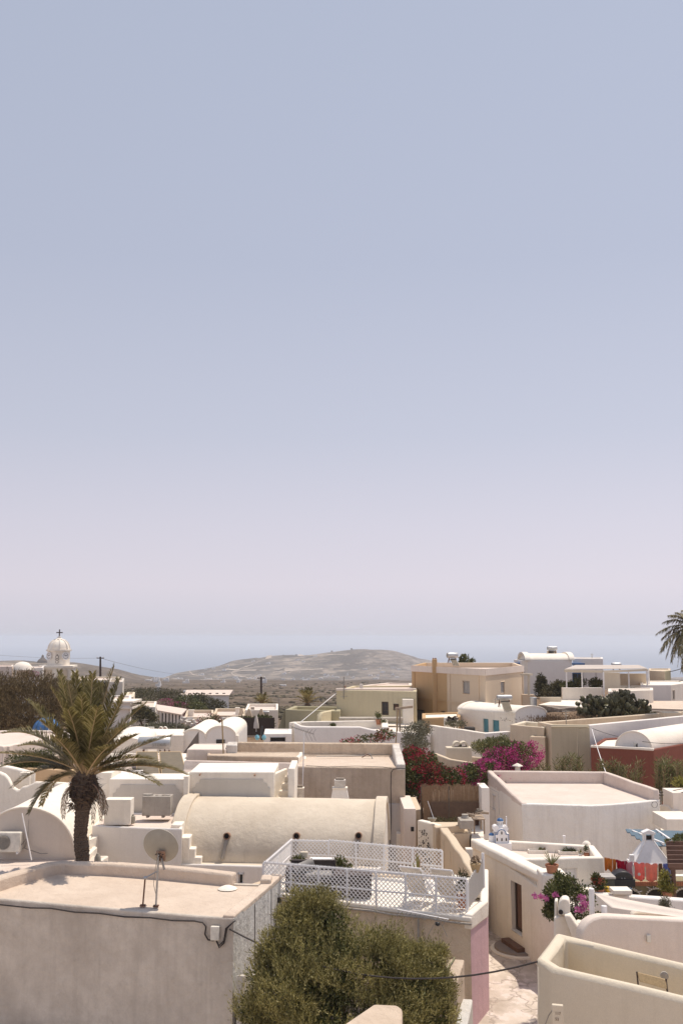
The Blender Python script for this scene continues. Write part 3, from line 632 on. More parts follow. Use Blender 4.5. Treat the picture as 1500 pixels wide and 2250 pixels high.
# --- terrace house: weathered front, pink side
tp = [(545, 1957), (1034, 2019), (1070, 1991), (1070, 1946), (985, 1925), (640, 1912), (545, 1944)]
th_, tpoly = flatroof('terrace_house', 'low house with weathered beige front, pink side wall and white roof terrace', 'house', tp, -6.7, -11, M['beige weathered render'], M['white plaster'], lip=.06, pt=.16,
    mats={1: M['pink paint'], 2: M['pink paint']}, amp=.025)
f0, f1 = V3(tpoly[0]), V3(tpoly[1]); fd = (f1 - f0); ed = [f0.lerp(f1, i / 12) for i in range(13)]
strip('terrace_kerb', [V3((p.x, p.y - .06, -6.6)) for p in (f0, f1)], .14, -6.72, M['white plaster'], th_, bevel=.03, side=1)
tubeobj('edge_pipe', [V3((p.x, p.y - .10, -6.735 + .015 * math.sin(i * 2.1))) for i, p in enumerate(ed)], .028, M['concrete'], th_, k=8)
r0, r1, r2 = V3(tpoly[1]), V3(tpoly[2]), V3(tpoly[3])
strip('side_parapet', [V3((r0.x + .02, r0.y - .02, -6.55)), V3((r1.x + .03, r1.y, -6.5)), V3((r2.x + .03, r2.y, -6.2))], .2, -6.9, M['white plaster'], th_, bevel=.04, side=1)
dp = V3(f0).lerp(f1, (927 - 545) / 489.); tubeobj('drain_pipe', [V3((dp.x, dp.y - .1, -6.78)), V3((dp.x, dp.y - .1, -7.9))], .03, M['galvanised steel'], th_, k=8)
# fallen aerial lying along the edge
t = thing('fallen_aerial', 'broken television aerial lying along the terrace edge above the beige wall', 'aerial', P(930, 2012, 23.9))
a, b = P(872, 1998, 24.0), P(985, 2020, 23.6); tubeobj('boom', [a, b], .012, M['white paint'], t)
for i in range(12):
    q = a.lerp(b, (i + .5) / 12); dx = RNG.uniform(-.12, -.02); tubeobj('element', [q, q + V3((dx, -.02, -RNG.uniform(.08, .16)))], .006, M['dull metal'], t, k=4)
for dx in (-.1, .08): tubeobj('element', [P(962, 2015, 23.6), P(962, 2015, 23.6) + V3((dx * 2.5, 0, -.42))], .005, M['dull metal'], t, k=4)
mb = MB(); mb.lathe(P(961, 2030, 23.6), [(.01, -.05), (.06, -.02), (.05, .03), (.01, .05)], 8); mesh('cable_knot', mb, M['black plastic'], t)

# --- white lattice fence round the terrace
def lattice_run(par, a, b, h, post_n, cell=.112, mat=M['white paint'], rails=(.36,), zig=True):
    a = V3(a); b = V3(b); Ln = (b - a).length; d = (b - a) / Ln; up = V3((0, 0, 1)); nn = d.cross(up).normalized()
    mb = MB(); k = int((Ln + h) / cell)
    for sgn in (1, -1):
        for i in range(-int(h / cell) - 1, k + 1):
            s0 = i * cell
            pts = []
            # slanted lath from the bottom rail to just above the top rail
            x0, z0, x1, z1 = (s0, .0, s0 + h, h) if sgn > 0 else (s0 + h, .0, s0, h)
            def clipx(x0, z0, x1, z1):
                if x0 > x1: x0, z0, x1, z1 = x1, z1, x0, z0
                if x1 <= 0 or x0 >= Ln: return None
                if x0 < 0: z0 += (z1 - z0) * (0 - x0) / (x1 - x0); x0 = 0
                if x1 > Ln: z1 = z0 + (z1 - z0) * (Ln - x0) / (x1 - x0); x1 = Ln
                return x0, z0, x1, z1
            c = clipx(x0, z0, x1, z1)
            if c is None or abs(c[2] - c[0]) < .02: continue
            o = nn * (.004 * sgn); mb.bar(a + d * c[0] + up * c[1] + o, a + d * c[2] + up * c[3] + o, .019, .008, up=nn)
    mesh('lattice', mb, mat, par, smooth=0, kind='stuff')
    for hh, ww in [(h - .045, .045)] + [(r, .035) for r in rails]: q = MB(); q.bar(a + up * hh, b + up * hh, ww * .9, ww); mesh('rail', q, mat, par, bevel=.005)
    for i in range(post_n + 1): q = MB(); p = a.lerp(b, i / post_n); q.box(p + up * (h - .05) / 2 + nn * .02, (.045, .045, h - .05), rz=math.atan2(d.y, d.x)); mesh('post', q, mat, par, bevel=.005)
zf = -6.6
A_ = G(579, 1967, zf); B_ = G(1026, 2009, zf); C_ = G(640, 1906, zf); D1 = G(722, 1908, zf); E_ = G(972, 1934, zf)
A_ = V3((A_.x, A_.y, zf)); fe = thing('lattice_fence', 'white diamond lattice fence round the roof terrace above the olive tree', 'fence', A_.lerp(B_, .5))
lattice_run(fe, A_, B_, .86, 7); lattice_run(fe, C_, A_, .82, 2); lattice_run(fe, C_, D1, .80, 1); lattice_run(fe, D1, E_, .82, 4)
# solid screen at the right end
s0, s1 = V3((B_.x + .02, B_.y + .03, -6.5)), G(1062, 1950, -6.2); q0 = P(1027, 1938, B_.y + .05); q1 = P(1060, 1885, s1.y + .05)
sc_t = thing('terrace_screen', 'pale corrugated screen panel at the right end of the terrace', 'screen', s0)
mb = MB(); k = 22; vs = []
for i in range(k + 1):
    p0 = s0.lerp(V3((s1.x, s1.y, -6.2)), i / k); p1 = q0.lerp(q1, i / k); off = .018 * (1 if i % 2 else -1)
    vs += [V3((p0.x + off, p0.y, p0.z)), V3((p1.x + off, p1.y, p1.z)), V3((p1.x + off - .02, p1.y, p1.z)), V3((p0.x + off - .02, p0.y, p0.z))]
fs = [];
for i in range(k):
    for j in range(4): fs.append((i * 4 + j, i * 4 + (j + 1) % 4, i * 4 + 4 + (j + 1) % 4, i * 4 + 4 + j))
mb.add(vs, fs); mesh('panel', mb, M['greyish panel'], sc_t, smooth=0)
tubeobj('screen_post', [V3((s1.x, s1.y, -6.2)), V3((q1.x, q1.y, q1.z + .12))], .04, M['white paint'], sc_t)
tubeobj('screen_post', [s0, q0], .03, M['white paint'], sc_t)
# wall basket on the screen
bc = P(1044, 1907, s1.y - .3); t = thing('wall_basket', 'small wicker basket with a dry plant hung on the terrace screen', 'basket', bc)
mb = MB(); mb.lathe(bc - V3((0, 0, .1)), [(.08, 0), (.14, .2), (.12, .2)], 12); mesh('basket', mb, M['cane'], t)
crown('dry_plant', [(bc.x, bc.y, bc.z + .17, .1, .1, .08)], 160, .07, .02, M['dry twigs'], t, seed=4)

# furniture on the terrace
def px_box(name, u0, u1, v0, v1, d, dep, mat, par=None, **k):
    a = P(u0, v1, d); b = P(u1, v0, d); return boxobj(name, ((a.x + b.x) / 2, d + dep / 2, (a.z + b.z) / 2), (b.x - a.x, dep, b.z - a.z), mat, par, **k)
zt_ = -6.64
# two wicker settees
t = thing('wicker_sofa', 'dark wicker corner sofa behind the lattice with a rolled grey cushion', 'sofa', V3((-.9, 27.2, zt_)))
for (x0, x1, y0, y1, h) in ((-1.35, -.15, 27.0, 27.6, .38), (-1.35, -.15, 27.6, 27.72, .72), (-1.47, -1.35, 27.0, 27.72, .58)):
    boxobj('seat_base' if h < .4 else 'sofa_back', ((x0 + x1) / 2, (y0 + y1) / 2, zt_ + h / 2), (x1 - x0, y1 - y0, h), M['wicker'], t, bevel=.02)
tubeobj('rolled_cushion', [(-1.25, 27.25, -6.1), (-.75, 27.4, -5.93)], .12, M['grey cloth'], t, k=12)
boxobj('cushion', (-.6, 27.28, -6.21), (.7, .5, .1), M['grey cloth'], t, bevel=.03)
t = thing('wicker_bench', 'dark wicker chest beside the sofa behind the lattice', 'chest', V3((.35, 26.9, zt_)))
boxobj('body', (.3, 26.9, zt_ + .26), (.95, .5, .52), M['wicker'], t, bevel=.02); boxobj('lid', (.3, 26.9, zt_ + .545), (1.0, .54, .04), M['dark brown wood'], t)
t = thing('side_table', 'low white table on the terrace between two potted plants', 'table', V3((-.5, 28.6, zt_)))
q = P(706, 1890, 28.6); boxobj('table_top', (q.x, 28.6, q.z), (.68, .45, .07), M['white paint'], t, rz=-.1)
for dx in (-.28, .28):
    for dy in (-.17, .17): boxobj('leg', (q.x + dx, 28.6 + dy, (q.z + zt_) / 2), (.05, .05, q.z - zt_), M['white paint'], t)
q = P(668, 1878, 28.7); boxobj('lantern', (q.x, 28.7, q.z), (.2, .12, .16), M['cream plaster'], label='small cream lantern box on a stand beside the white terrace table', cat='lantern')
def potplant(lab, p, r, h, cb, n, ln, wd, lm, pot=M['terracotta'], cat='potted plant', seed=3, up=.5, name='potted_plant', **k):
    t = thing(name, lab, cat, p); mb = MB(); mb.lathe(p, [(r * .72, 0), (r, h), (r * 1.08, h), (r * 1.08, h + .03), (r * .9, h + .03), (r * .85, h - .02)], 14); mesh('pot', mb, pot, t)
    if cb: crown('foliage', [(p.x + b_[0], p.y + b_[1], p.z + b_[2]) + tuple(b_[3:]) for b_ in cb], n, ln, wd, lm, t, seed=seed, up=up, shell_=.1, **k)
    return t
q = G(655, 1920, zt_); q.y += .3; potplant('small dark potted shrub at the left end of the white terrace table', V3((P(655, 1900, 28.5).x, 28.5, zt_)), .13, .3, [(0, 0, .48, .2, .15, .16)], 500, .07, .03, M['garden leaves'])
potplant('leafy potted shrub at the right end of the white terrace table', V3((P(745, 1900, 28.2).x, 28.2, zt_)), .15, .28, [(0, 0, .5, .2, .15, .2), (.2, 0, .38, .16, .12, .12)], 700, .07, .03, M['garden leaves'], seed=8)
# tall thin euphorbia
p = V3((xat(914, 27.2), 27.2, zt_)); t = potplant('tall thin stemmed plant in a pot in the middle of the terrace', p, .16, .26, None, 0, 0, 0, None, pot=M['black plastic'])
for i in range(9):
    dx = RNG.uniform(-.16, .16); hh = RNG.uniform(.55, .98); tubeobj('stem', [p + V3((dx * .3, 0, .26)), p + V3((dx, RNG.uniform(-.05, .05), hh * .6 + .2)), p + V3((dx * 1.25, 0, hh))], [.022, .02, .012], M['reed brown' if i % 3 == 0 else 'olive stem'] if 'olive stem' in M else plain('olive stem', (.25, .22, .07), .7), t, k=5)
# two sling deck chairs
def deckchair(lab, cx, cy, rz):
    t = thing('deck_chair', lab, 'deck chair', V3((0, 0, 0)), 'deck chairs on the roof terrace'); w_ = .28
    for s in (-w_, w_):
        mb = MB(); mb.bar((s, .45, .95), (s, -.45, .05), .035, .035); mesh('frame_bar', mb, M['white paint'], t); mb = MB(); mb.bar((s * .92, -.15, .52), (s * .92, .35, .02), .03, .03); mesh('leg', mb, M['white paint'], t)
        mb = MB(); mb.bar((s, -.5, .38), (s, .05, .36), .03, .03); mesh('arm', mb, M['white paint'], t)
    for y, z in ((.45, .95), (-.45, .05), (.35, .03)): mb = MB(); mb.bar((-w_, y, z), (w_, y, z), .03, .03); mesh('cross_bar', mb, M['white paint'], t)
    mb = MB(); k = 10; vs = []
    for i in range(k + 1):
        f = i / k; y = .45 - .9 * f; z = .95 - .9 * f - .16 * math.sin(math.pi * f)
        vs += [(-w_ + .02, y, z), (w_ - .02, y, z), (w_ - .02, y + .004, z - .008), (-w_ + .02, y + .004, z - .008)]
    fs = [(i * 4, i * 4 + 1, i * 4 + 5, i * 4 + 4) for i in range(k)] + [(i * 4 + 3, i * 4 + 7, i * 4 + 6, i * 4 + 2) for i in range(k)]; mb.add(vs, fs); mesh('sling', mb, M['fabric'], t, smooth=60)
    t.location = (cx, cy, zt_); t.rotation_euler = (0, 0, rz); return t
deckchair('sling deck chair near the tall plant behind the lattice, left of its twin', xat(912, 26.1), 26.1, math.pi - .5); deckchair('sling deck chair nearest the right end of the lattice fence', xat(975, 25.9), 25.9, math.pi - .45)
potplant('scraggly potted cactus in the right front corner of the terrace', V3((xat(1007, 25.7), 25.7, zt_)), .14, .25, [(0, 0, .55, .14, .12, .32)], 260, .12, .03, M['scrub leaves'], seed=12)
# white lean-to lid behind the terrace
a = [G(975, 1930, -6.5), G(1040, 1940, -6.5), G(1062, 1962, -6.5), G(985, 1962, -6.5)]
mb = MB(); mb.prism(a, -6.63, -6.35); mesh('white_bench', mb, M['white plaster'], bevel=.04, label='low white masonry bench behind the right hand deck chair', cat='bench')

# --- stair wall with a hose below the pink corner, and the wall top in front of the tree
cap = [P(968, 2150, 23.0), P(985, 2106, 23.8), P(1020, 2108, 23.7), P(1003, 2160, 22.9)]
st = thing('stair_wall', 'grey rough wall with a sloping sunlit cap beside the pink corner', 'wall', V3((cap[0].x, cap[0].y, -10)))
mb = MB(); z0 = -10.5
mb.add(cap + [V3((p.x, p.y, z0)) for p in cap], [(0, 1, 2, 3), (7, 6, 5, 4), (0, 4, 5, 1), (1, 5, 6, 2), (2, 6, 7, 3), (3, 7, 4, 0)]); mesh('wall', mb, M['rose weathered render'], st, recalc=True, bevel=.03)
a0 = P(1000, 2128, 22.9); strip('low_wall', [V3((a0.x, 21.6, -8.25)), V3((P(1037, 2120, 23.5).x, 23.5, -8.05))], .25, -10.5, M['scaly plaster'], st, bevel=.03)
tubeobj('garden_hose', [P(998, 2104, 23.75), P(994, 2112, 23.6), P(986, 2122, 23.4), P(980, 2135, 23.1), P(974, 2143, 22.9)], .02, plain('hose', (.25, .24, .13), .6), label='short grey green hose lying over the sunlit wall cap', cat='hose')
w0 = [P(735, 2262, 16.4), P(820, 2205, 17.6), P(872, 2207, 17.7), P(884, 2216, 17.6), P(882, 2262, 16.9)]
mb = MB(); mb.add([V3((p.x, p.y, p.z)) for p in w0] + [V3((p.x, p.y, -10.5)) for p in w0], [(0, 4, 3, 2, 1), (0, 1, 6, 5), (1, 2, 7, 6), (2, 3, 8, 7), (3, 4, 9, 8), (4, 0, 5, 9)])
mesh('garden_wall', mb, M['rose weathered render'], recalc=True, bevel=.05, seg=3, label='rough wall with a rounded sunlit top in front of the olive tree, bottom edge', cat='wall')

# --- cream roof at the lower right
ch, cp = house('cream_house', 'cream house with thick rounded parapet round a sunken roof, lower right corner', 'house', [(1177, 2106), (1212, 2127), (1720, 2247), (1720, 2166), (1221, 2048)], -6.5, -11, M['cream plaster'], ph=1.15, pt=.25, deck=M['cream plaster'], bevel=.085, amp=.02, step=.8)
for i in range(2): pass
p = P(1222, 2228, 19.35); boxobj('meter_box', (p.x + .01, p.y - .04, p.z), (.2, .09, .36), M['cream plaster'], ch, rz=-.25)
for i, r_ in enumerate(('117', '53')):
    cu = bpy.data.curves.new('number', 'FONT'); cu.body = r_; cu.size = .07; cu.extrude = .002; o = bpy.data.objects.new('painted_number', cu); COL.objects.link(o); dg = None
    me_ = bpy.data.meshes.new_from_object(o); bpy.data.objects.remove(o); o = bpy.data.objects.new('painted_number', me_); COL.objects.link(o); o.parent = ch
    me_.materials.append(M['brown wood']); o.rotation_euler = (math.pi / 2, 0, -.25); o.location = V3((p.x - .05, p.y - .088, p.z + .02 - i * .1)) - ch.location; o['kind'] = 'stuff'
tubeobj('thin_cable', [P(1193, 2262, 19.5), P(1204, 2232, 19.5), P(1219, 2210, 19.45)], .01, M['dull metal'], ch)
tubeobj('thin_cable', [P(1181, 2125, 19.7), P(1182, 2180, 19.6), P(1181, 2240, 19.5), P(1181, 2262, 19.5)], .012, M['cream plaster'], ch)
# folding chair inside, only its back shows
t = thing('folding_chair', 'brown folding chair whose slatted back shows above the cream parapet', 'chair', V3((P(1432, 2150, 20.2).x, 20.2, -7.62)))
ca, cb_ = P(1398, 2136, 20.3), P(1462, 2152, 20.0)
mb = MB(); up = V3((0, .07, .14))
mb.add([ca, cb_, cb_ + up * -1 + V3((-.02, -.05, .0)), ca + up * -1 + V3((.02, -.05, 0)), ca + V3((0, .03, 0)), cb_ + V3((0, .03, 0)), cb_ - up + V3((-.02, -.02, 0)), ca - up + V3((.02, -.02, 0))], [(0, 1, 2, 3), (7, 6, 5, 4), (0, 4, 5, 1), (1, 5, 6, 2), (2, 6, 7, 3), (3, 7, 4, 0)]); mesh('backrest', mb, M['cane'], t, recalc=True, bevel=.01)
for q in (ca, cb_): tubeobj('frame', [q + V3((0, 0, .01)), q + V3((0, -.12, -.5)), V3((q.x, q.y - .3, -7.62))], .016, M['dark brown wood'], t)
boxobj('seat', ((ca.x + cb_.x) / 2, ca.y - .32, -7.2), (.42, .4, .03), M['cane'], t)
mb = MB(); mb.lathe(P(1458, 2143, 20.75), [(.001, 0), (.08, 0), (.08, .05), (.05, .06), (.001, .06)], 14, axis=(-.2, -1, 0)); mesh('wall_lamp', mb, M['concrete'], ch)

# --- alley
ar = [(1030, 2500, ), ]
def gp_(u, v, dz=.006):
    z = -9.0
    for _ in range(12): q = G(u, v, z); z = th(q.x, q.y) + dz
    return V3((q.x, q.y, z))
mb = MB(); rows = [(2290, 960, 1330), (2250, 960, 1330), (2200, 980, 1320), (2150, 990, 1300), (2120, 1000, 1290), (2090, 1010, 1270), (2060, 1030, 1250), (2030, 1040, 1200), (2000, 1045, 1160), (1975, 1045, 1130)]; vs = []; fs = []; K = 14
for v, a, b_ in rows:
    for i in range(K + 1): vs.append(gp_(a + (b_ - a) * i / K, v, .03))
for r in range(len(rows) - 1):
    for i in range(K): fs.append((r * (K + 1) + i, r * (K + 1) + i + 1, (r + 1) * (K + 1) + i + 1, (r + 1) * (K + 1) + i))
m, n, b = mat_base('alley paving'); g = N(n, 'ShaderNodeNewGeometry'); pos = g.outputs['Position']
vo = N(n, 'ShaderNodeTexVoronoi', feature='DISTANCE_TO_EDGE'); vo.inputs['Scale'].default_value = .75; wp = N(n, 'ShaderNodeVectorMath', operation='ADD'); nn_ = N(n, 'ShaderNodeTexNoise'); nn_.inputs['Scale'].default_value = 2.5; L(n, pos, nn_.inputs['Vector']); L(n, pos, wp.inputs[0]); L(n, nn_.outputs[1], wp.inputs[1]); L(n, wp.outputs[0], vo.inputs['Vector'])
c = mixc(n, mapr(n, noise_node(n, pos, 1.2, 7, .65), .4, .66), (.60, .53, .46, 1), (.42, .36, .30, 1)); c = mixc(n, mapr(n, noise_node(n, pos, 2.6, 6, .7), .52, .6), c, (.66, .58, .53, 1))
c = mixc(n, mapr(n, vo.outputs['Distance'], 0, .03, .75, 0), c, (.30, .25, .21, 1)); L(n, c, b.inputs['Base Color']); b.inputs['Roughness'].default_value = .95
hb = N(n, 'ShaderNodeBump'); hb.inputs['Strength'].default_value = .6; hb.inputs['Distance'].default_value = .03; L(n, mapr(n, vo.outputs['Distance'], 0, .05), hb.inputs['Height']); L(n, hb.outputs[0], b.inputs['Normal'])
mb.add(vs, fs); mesh('alley', mb, m, smooth=60, kind='structure')

# --- white house with the brown door
dz_ = -6.4
dh = thing('white_house', 'white house on the alley with a brown door and a model church on top', 'house', G(1180, 1883, -9))
poly = [G(u, v, dz_) for u, v in [(1036, 1846), (1128, 1888), (1325, 1884), (1304, 1857), (1120, 1846)]]
e0, eend = V3(poly[0]), G(1197, 1923, dz_)
poly[1] = e0.lerp(eend, .60)
poly[1] = V3((poly[1].x, poly[1].y, dz_))
FW = (V3((eend.x, eend.y, 0)) - V3((e0.x, e0.y, 0)))
# street wall: runs past the roof as a wing wall
sw = [V3((e0.x, e0.y, 0)), V3((eend.x, eend.y, 0)), ]
dirn = FW.normalized(); nrm = V3((-dirn.y, dirn.x, 0))
end2 = V3((e0.x, e0.y, 0)) + dirn * (FW.length + 1.1)
box4 = [e0, V3((end2.x, end2.y, 0)), V3((end2.x, end2.y, 0)) + nrm * .36, V3((e0.x, e0.y, 0)) + nrm * .36]
Lall = FW.length + 1.1
door = {'e': 0, 'px': (1121, 1904, 1147, 2056), 'kind': 'door', 'fm': M['dark brown wood'], 'lm': M['brown wood'], 'fw': .07, 'leaves': 1}
shell(dh, [V3((p.x, p.y, 0)) for p in box4], dz_, -9.6, M['white plaster'], ph=.02, pt=.1, holes=[door], amp=.02, bevel=.05, rec=.22, zts=[dz_, dz_ - .55, dz_ - .55, dz_], deckname='wall_cap', deck=M['white plaster'])
# heavier coping
ca_ = [V3((e0.x, e0.y, dz_ + .05)) - nrm * .04, V3((eend.x, eend.y, dz_ - .02)) - nrm * .04]
strip('coping', ca_, .44, dz_ - .26, M['white plaster'], dh, side=1, bevel=.07, amp=.025)
rp = [poly[1] + nrm * .3, poly[2], poly[3], poly[4], e0 + nrm * .3]
wins = [{'e': 0, 'px': (1186, 1899, 1215, 1926), 'kind': 'glass', 'cols': 1, 'grid': (1, 2), 'fw': .04}, {'e': 0, 'px': (1222, 1903, 1268, 1932), 'kind': 'shutter', 'fw': .04, 'leaves': 2, 'lm': M['white paint']}]
shell(dh, [V3((p.x, p.y, 0)) for p in rp], dz_, -9.2, M['white plaster'], ph=.26, pt=.22, deck=M['pale roof screed'], holes=wins, amp=.015, bevel=.04)
# door steps, rounded and dark
dc = gp_(1128, 2062); k = 12
mb = MB(); cc = on_edge(box4[0], box4[1], 1134, 2054); dcx = V3((e0.x, e0.y, 0)) + dirn * cc[0]
arc = [dcx - dirn * .75] + [dcx + dirn * (-.72 * math.cos(math.pi * i / k)) - nrm * (.62 * math.sin(math.pi * i / k)) for i in range(k + 1)] + [dcx + dirn * .75]
mb.prism([(p.x, p.y) for p in arc], -9.3, th(dcx.x, dcx.y) + .10); mesh('door_step', mb, plaster('step grey', (.30, .25, .22), amt=.4, streak=0), dh, bevel=.02)
mb = MB(); arc2 = [dcx + dirn * (-.82 * math.cos(math.pi * i / k)) - nrm * (.74 * math.sin(math.pi * i / k)) for i in range(k + 1)]; mb.prism([(p.x, p.y) for p in arc2], -9.35, th(dcx.x, dcx.y) + .045); mesh('step_kerb', mb, M['white plaster'], dh, bevel=.02)
mb = MB(); mb.box((dcx.x - nrm.x * .1, dcx.y - nrm.y * .1, th(dcx.x, dcx.y) + .15), (1.05, .28, .12), rz=math.atan2(dirn.y, dirn.x)); mesh('door_sill', mb, M['brown wood'], dh, bevel=.01)
# pots by the door
q = gp_(1147, 2075); q.x += 0; t = thing('potted_plant', 'thin climbing plant in a white pot beside the brown door', 'potted plant', q)
mb = MB(); mb.lathe(q, [(.11, 0), (.15, .32), (.165, .32), (.165, .36), (.14, .36), (.13, .3)], 16); mesh('pot', mb, M['white paint'], t)
tubeobj('stem', [q + V3((0, 0, .3)), q + V3((.03, 0, .7)), q + V3((-.02, .0, 1.1)), q + V3((.05, 0, 1.25))], .014, M['bark'], t)
crown('foliage', [(q.x, q.y, q.z + .62, .13, .1, .16), (q.x + .05, q.y, q.z + .9, .1, .1, .2), (q.x + .06, q.y, q.z + 1.15, .1, .08, .13)], 420, .07, .035, M['garden leaves'], t, seed=31, shell_=.1)
for u, v, s_ in ((1180, 2098, .22), (1192, 2088, .3), (1205, 2076, .2)):
    pass
q = gp_(1190, 2105); t = thing('shrub', 'small wiry green shrub at the foot of the white wall near the alley bend', 'shrub', q)
crown('foliage', blobs_px([(1183, 2090, q.y, 12, 8, .2), (1196, 2078, q.y + .1, 9, 9, .2), (1204, 2068, q.y + .1, 6, 6, .1)]), 420, .09, .02, M['garden leaves'], t, seed=32, shell_=.1, up=.6)
tubeobj('stem', [q, q + V3((.05, .05, .4))], .012, M['bark'], t)
# things on this roof: planters, pipe, little round vent, pot
def planter(u, v, lab, w_, plants, seed):
    q = G(u, v, dz_ - .26 + .0); q.z = dz_ - .26; t = thing('planter', lab, 'planter', q)
    for (x, y, sx, sy) in ((0, -.09, w_, .03), (0, .09, w_, .03), (-w_ / 2 + .015, 0, .03, .15), (w_ / 2 - .015, 0, .03, .15)): boxobj('planter_side', (q.x + x, q.y + y, q.z + .05), (sx, sy, .1), M['white plaster'], t, bevel=.005)
    mb = MB(); mb.box((q.x, q.y, q.z + .03), (w_ - .06, .15, .06)); mesh('soil', mb, M['soil'], t)
    for dx, r, mm in plants: crown('succulent', [(q.x + dx, q.y, q.z + .08, r, .07, r * .8)], 90, r * .9, .03, M[mm], t, seed=seed, up=.5, shell_=.0)
planter(1180, 1874, 'long low planter on the white roof with pinkish succulents, left of its twin', .58, [(.12, .07, 'reed leaves'), (.2, .06, 'dry twigs')], 41); planter(1247, 1877, 'long low planter on the white roof with dark spiky rosettes', .58, [(-.08, .1, 'garden leaves'), (.05, .1, 'cactus green'), (.17, .08, 'garden leaves')], 42)
q = G(1239, 1866, dz_ - .26); t = thing('vent_pipe', 'short white vent pipe standing on the white roof behind the planters', 'pipe', q); tubeobj('tube', [q, q + V3((0, 0, .36))], .035, M['white paint'], t, k=12); tubeobj('cap', [q + V3((0, 0, .36)), q + V3((0, 0, .42))], .05, M['white paint'], t, k=12)
q = G(1288, 1874, dz_ - .26); t = thing('roof_vent', 'small white round-topped roof vent at the right end of the white roof', 'vent', q)
mb = MB(); mb.lathe(q, [(.15, 0), (.15, .2), (.12, .3), (.05, .36), (.001, .37)], 16); mesh('dome', mb, M['white plaster'], t); mb = MB(); mb.lathe(q, [(.19, 0), (.19, .04), (.14, .05)], 16); mesh('base', mb, M['galvanised steel'], t)
potplant('terracotta pot with a small plant in front of the round roof vent', G(1289, 1884, dz_ - .26) + V3((0, .05, 0)), .09, .08, [(0, 0, .2, .08, .06, .14)], 140, .07, .02, M['garden leaves'], seed=43)
potplant('tiny white pot with a sprig between planter and terracotta pot', G(1274, 1882, dz_ - .26), .06, .05, [(0, 0, .12, .07, .05, .1)], 60, .06, .02, M['reed leaves'], pot=M['white paint'], seed=44)

# --- the model church
q = G(1098, 1862, dz_ - .2); q.z = dz_ - .26; mc = thing('model_church', 'small white and blue model church with a blue dome on the white roof', 'model church', q)
wp_, bp_ = M['white paint'], M['blue paint']; s = .0137 * 1.0
X0, Y0, Z0 = q.x, q.y, q.z
def mbx(nm, x, y, z, sx, sy, sz, mt=wp_, bev=.006): return boxobj(nm, (X0 + x, Y0 + y, Z0 + z), (sx, sy, sz), mt, mc, bevel=bev)
mbx('plinth', 0, 0, .10, .66, .5, .26)
ft = .23
mb = MB(); prof = [(-.23, ft), (.23, ft), (.23, ft + .28), (.14, ft + .28)] + [(.14 * math.cos(a), ft + .30 + .13 * math.sin(a)) for a in [math.pi * i / 14 for i in range(15)]] + [(-.14, ft + .28), (-.23, ft + .28)]
mb.slab([(X0 + .03 + x, Y0 - .18, Z0 + z) for x, z in prof], (0, 1, 0), .36); mesh('nave', mb, wp_, mc, recalc=True)
# blue trim line
tr = [(-.215, ft), (-.215, ft + .265), (-.13, ft + .265)] + [(-.13 * math.cos(a), ft + .295 + .115 * math.sin(a)) for a in [math.pi * i / 12 for i in range(13)]] + [(.13, ft + .265), (.215, ft + .265), (.215, ft)]
mb = MB()
for a, b in zip(tr[:-1], tr[1:]): mb.bar((X0 + .03 + a[0], Y0 - .187, Z0 + a[1]), (X0 + .03 + b[0], Y0 - .187, Z0 + b[1]), .018, .014, up=(0, 1, 0))
mesh('blue_trim', mb, bp_, mc, smooth=0)
def archwin(x, z, w_, h):
    mb = MB(); o = [(-w_ / 2, 0), (w_ / 2, 0), (w_ / 2, h * .6)] + [(w_ / 2 * math.cos(a), h * .6 + h * .4 * math.sin(a)) for a in [math.pi * i / 8 for i in range(1, 8)]] + [(-w_ / 2, h * .6)]
    mb.slab([(X0 + x + i, Y0 - .186, Z0 + z + j) for i, j in o], (0, -1, 0), .004); f = mesh('window', mb, M['galvanised steel'], mc, smooth=0, recalc=True)
    mb = MB(); mb.slab([(X0 + x + i * .7, Y0 - .1905, Z0 + z + .008 + j * .85) for i, j in o], (0, -1, 0), .003); mesh('pane', mb, M['dark interior'], f, smooth=0, recalc=True)
for x in (-.12, .03, .17): archwin(x, ft + .06, .05, .1)
archwin(.03, ft + .26, .045, .1)
mb = MB(); mb.lathe((X0 - .27, Y0 - .02, Z0 + ft), [(.09, 0), (.09, .2), (.085, .21)], 18); mesh('side_tower', mb, wp_, mc, smooth=40); mb = MB(); mb.lathe((X0 - .27, Y0 - .02, Z0 + ft + .21), [(.088, 0), (.075, .04), (.04, .07), (.002, .08)], 18); mesh('side_dome', mb, M['deep blue dome'], mc)
mb = MB(); mb.lathe((X0 - .13, Y0 + .02, Z0 + ft + .42), [(.001, -.16), (.10, -.16), (.10, .16), (.001, .16)], 18, axis=(0, 1, 0)); mesh('cross_vault', mb, wp_, mc, smooth=40)
mb = MB(); mb.lathe((X0 + .17, Y0 + .02, Z0 + ft + .42), [(.001, -.14), (.085, -.14), (.085, .14), (.001, .14)], 18, axis=(0, 1, 0)); mesh('cross_vault', mb, wp_, mc, smooth=40)
mb = MB(); mb.lathe((X0 + .02, Y0 + .05, Z0 + ft + .42), [(.13, -.1), (.12, .06), (.095, .08), (.095, .2), (.11, .2), (.11, .22)], 16); mesh('drum', mb, wp_, mc, smooth=30)
mb = MB(); mb.lathe((X0 + .02, Y0 + .05, Z0 + ft + .64), [(.105, 0), (.095, .035), (.065, .07), (.03, .088), (.002, .092)], 20); mesh('dome', mb, M['deep blue dome'], mc)
for a in range(8):
    an = a * math.pi / 4 + .2; mb = MB(); mb.box((X0 + .02 + .097 * math.cos(an), Y0 + .05 + .097 * math.sin(an), Z0 + ft + .56), (.02, .02, .07), rz=an); mesh('drum_window', mb, M['galvanised steel'], mc, smooth=0)
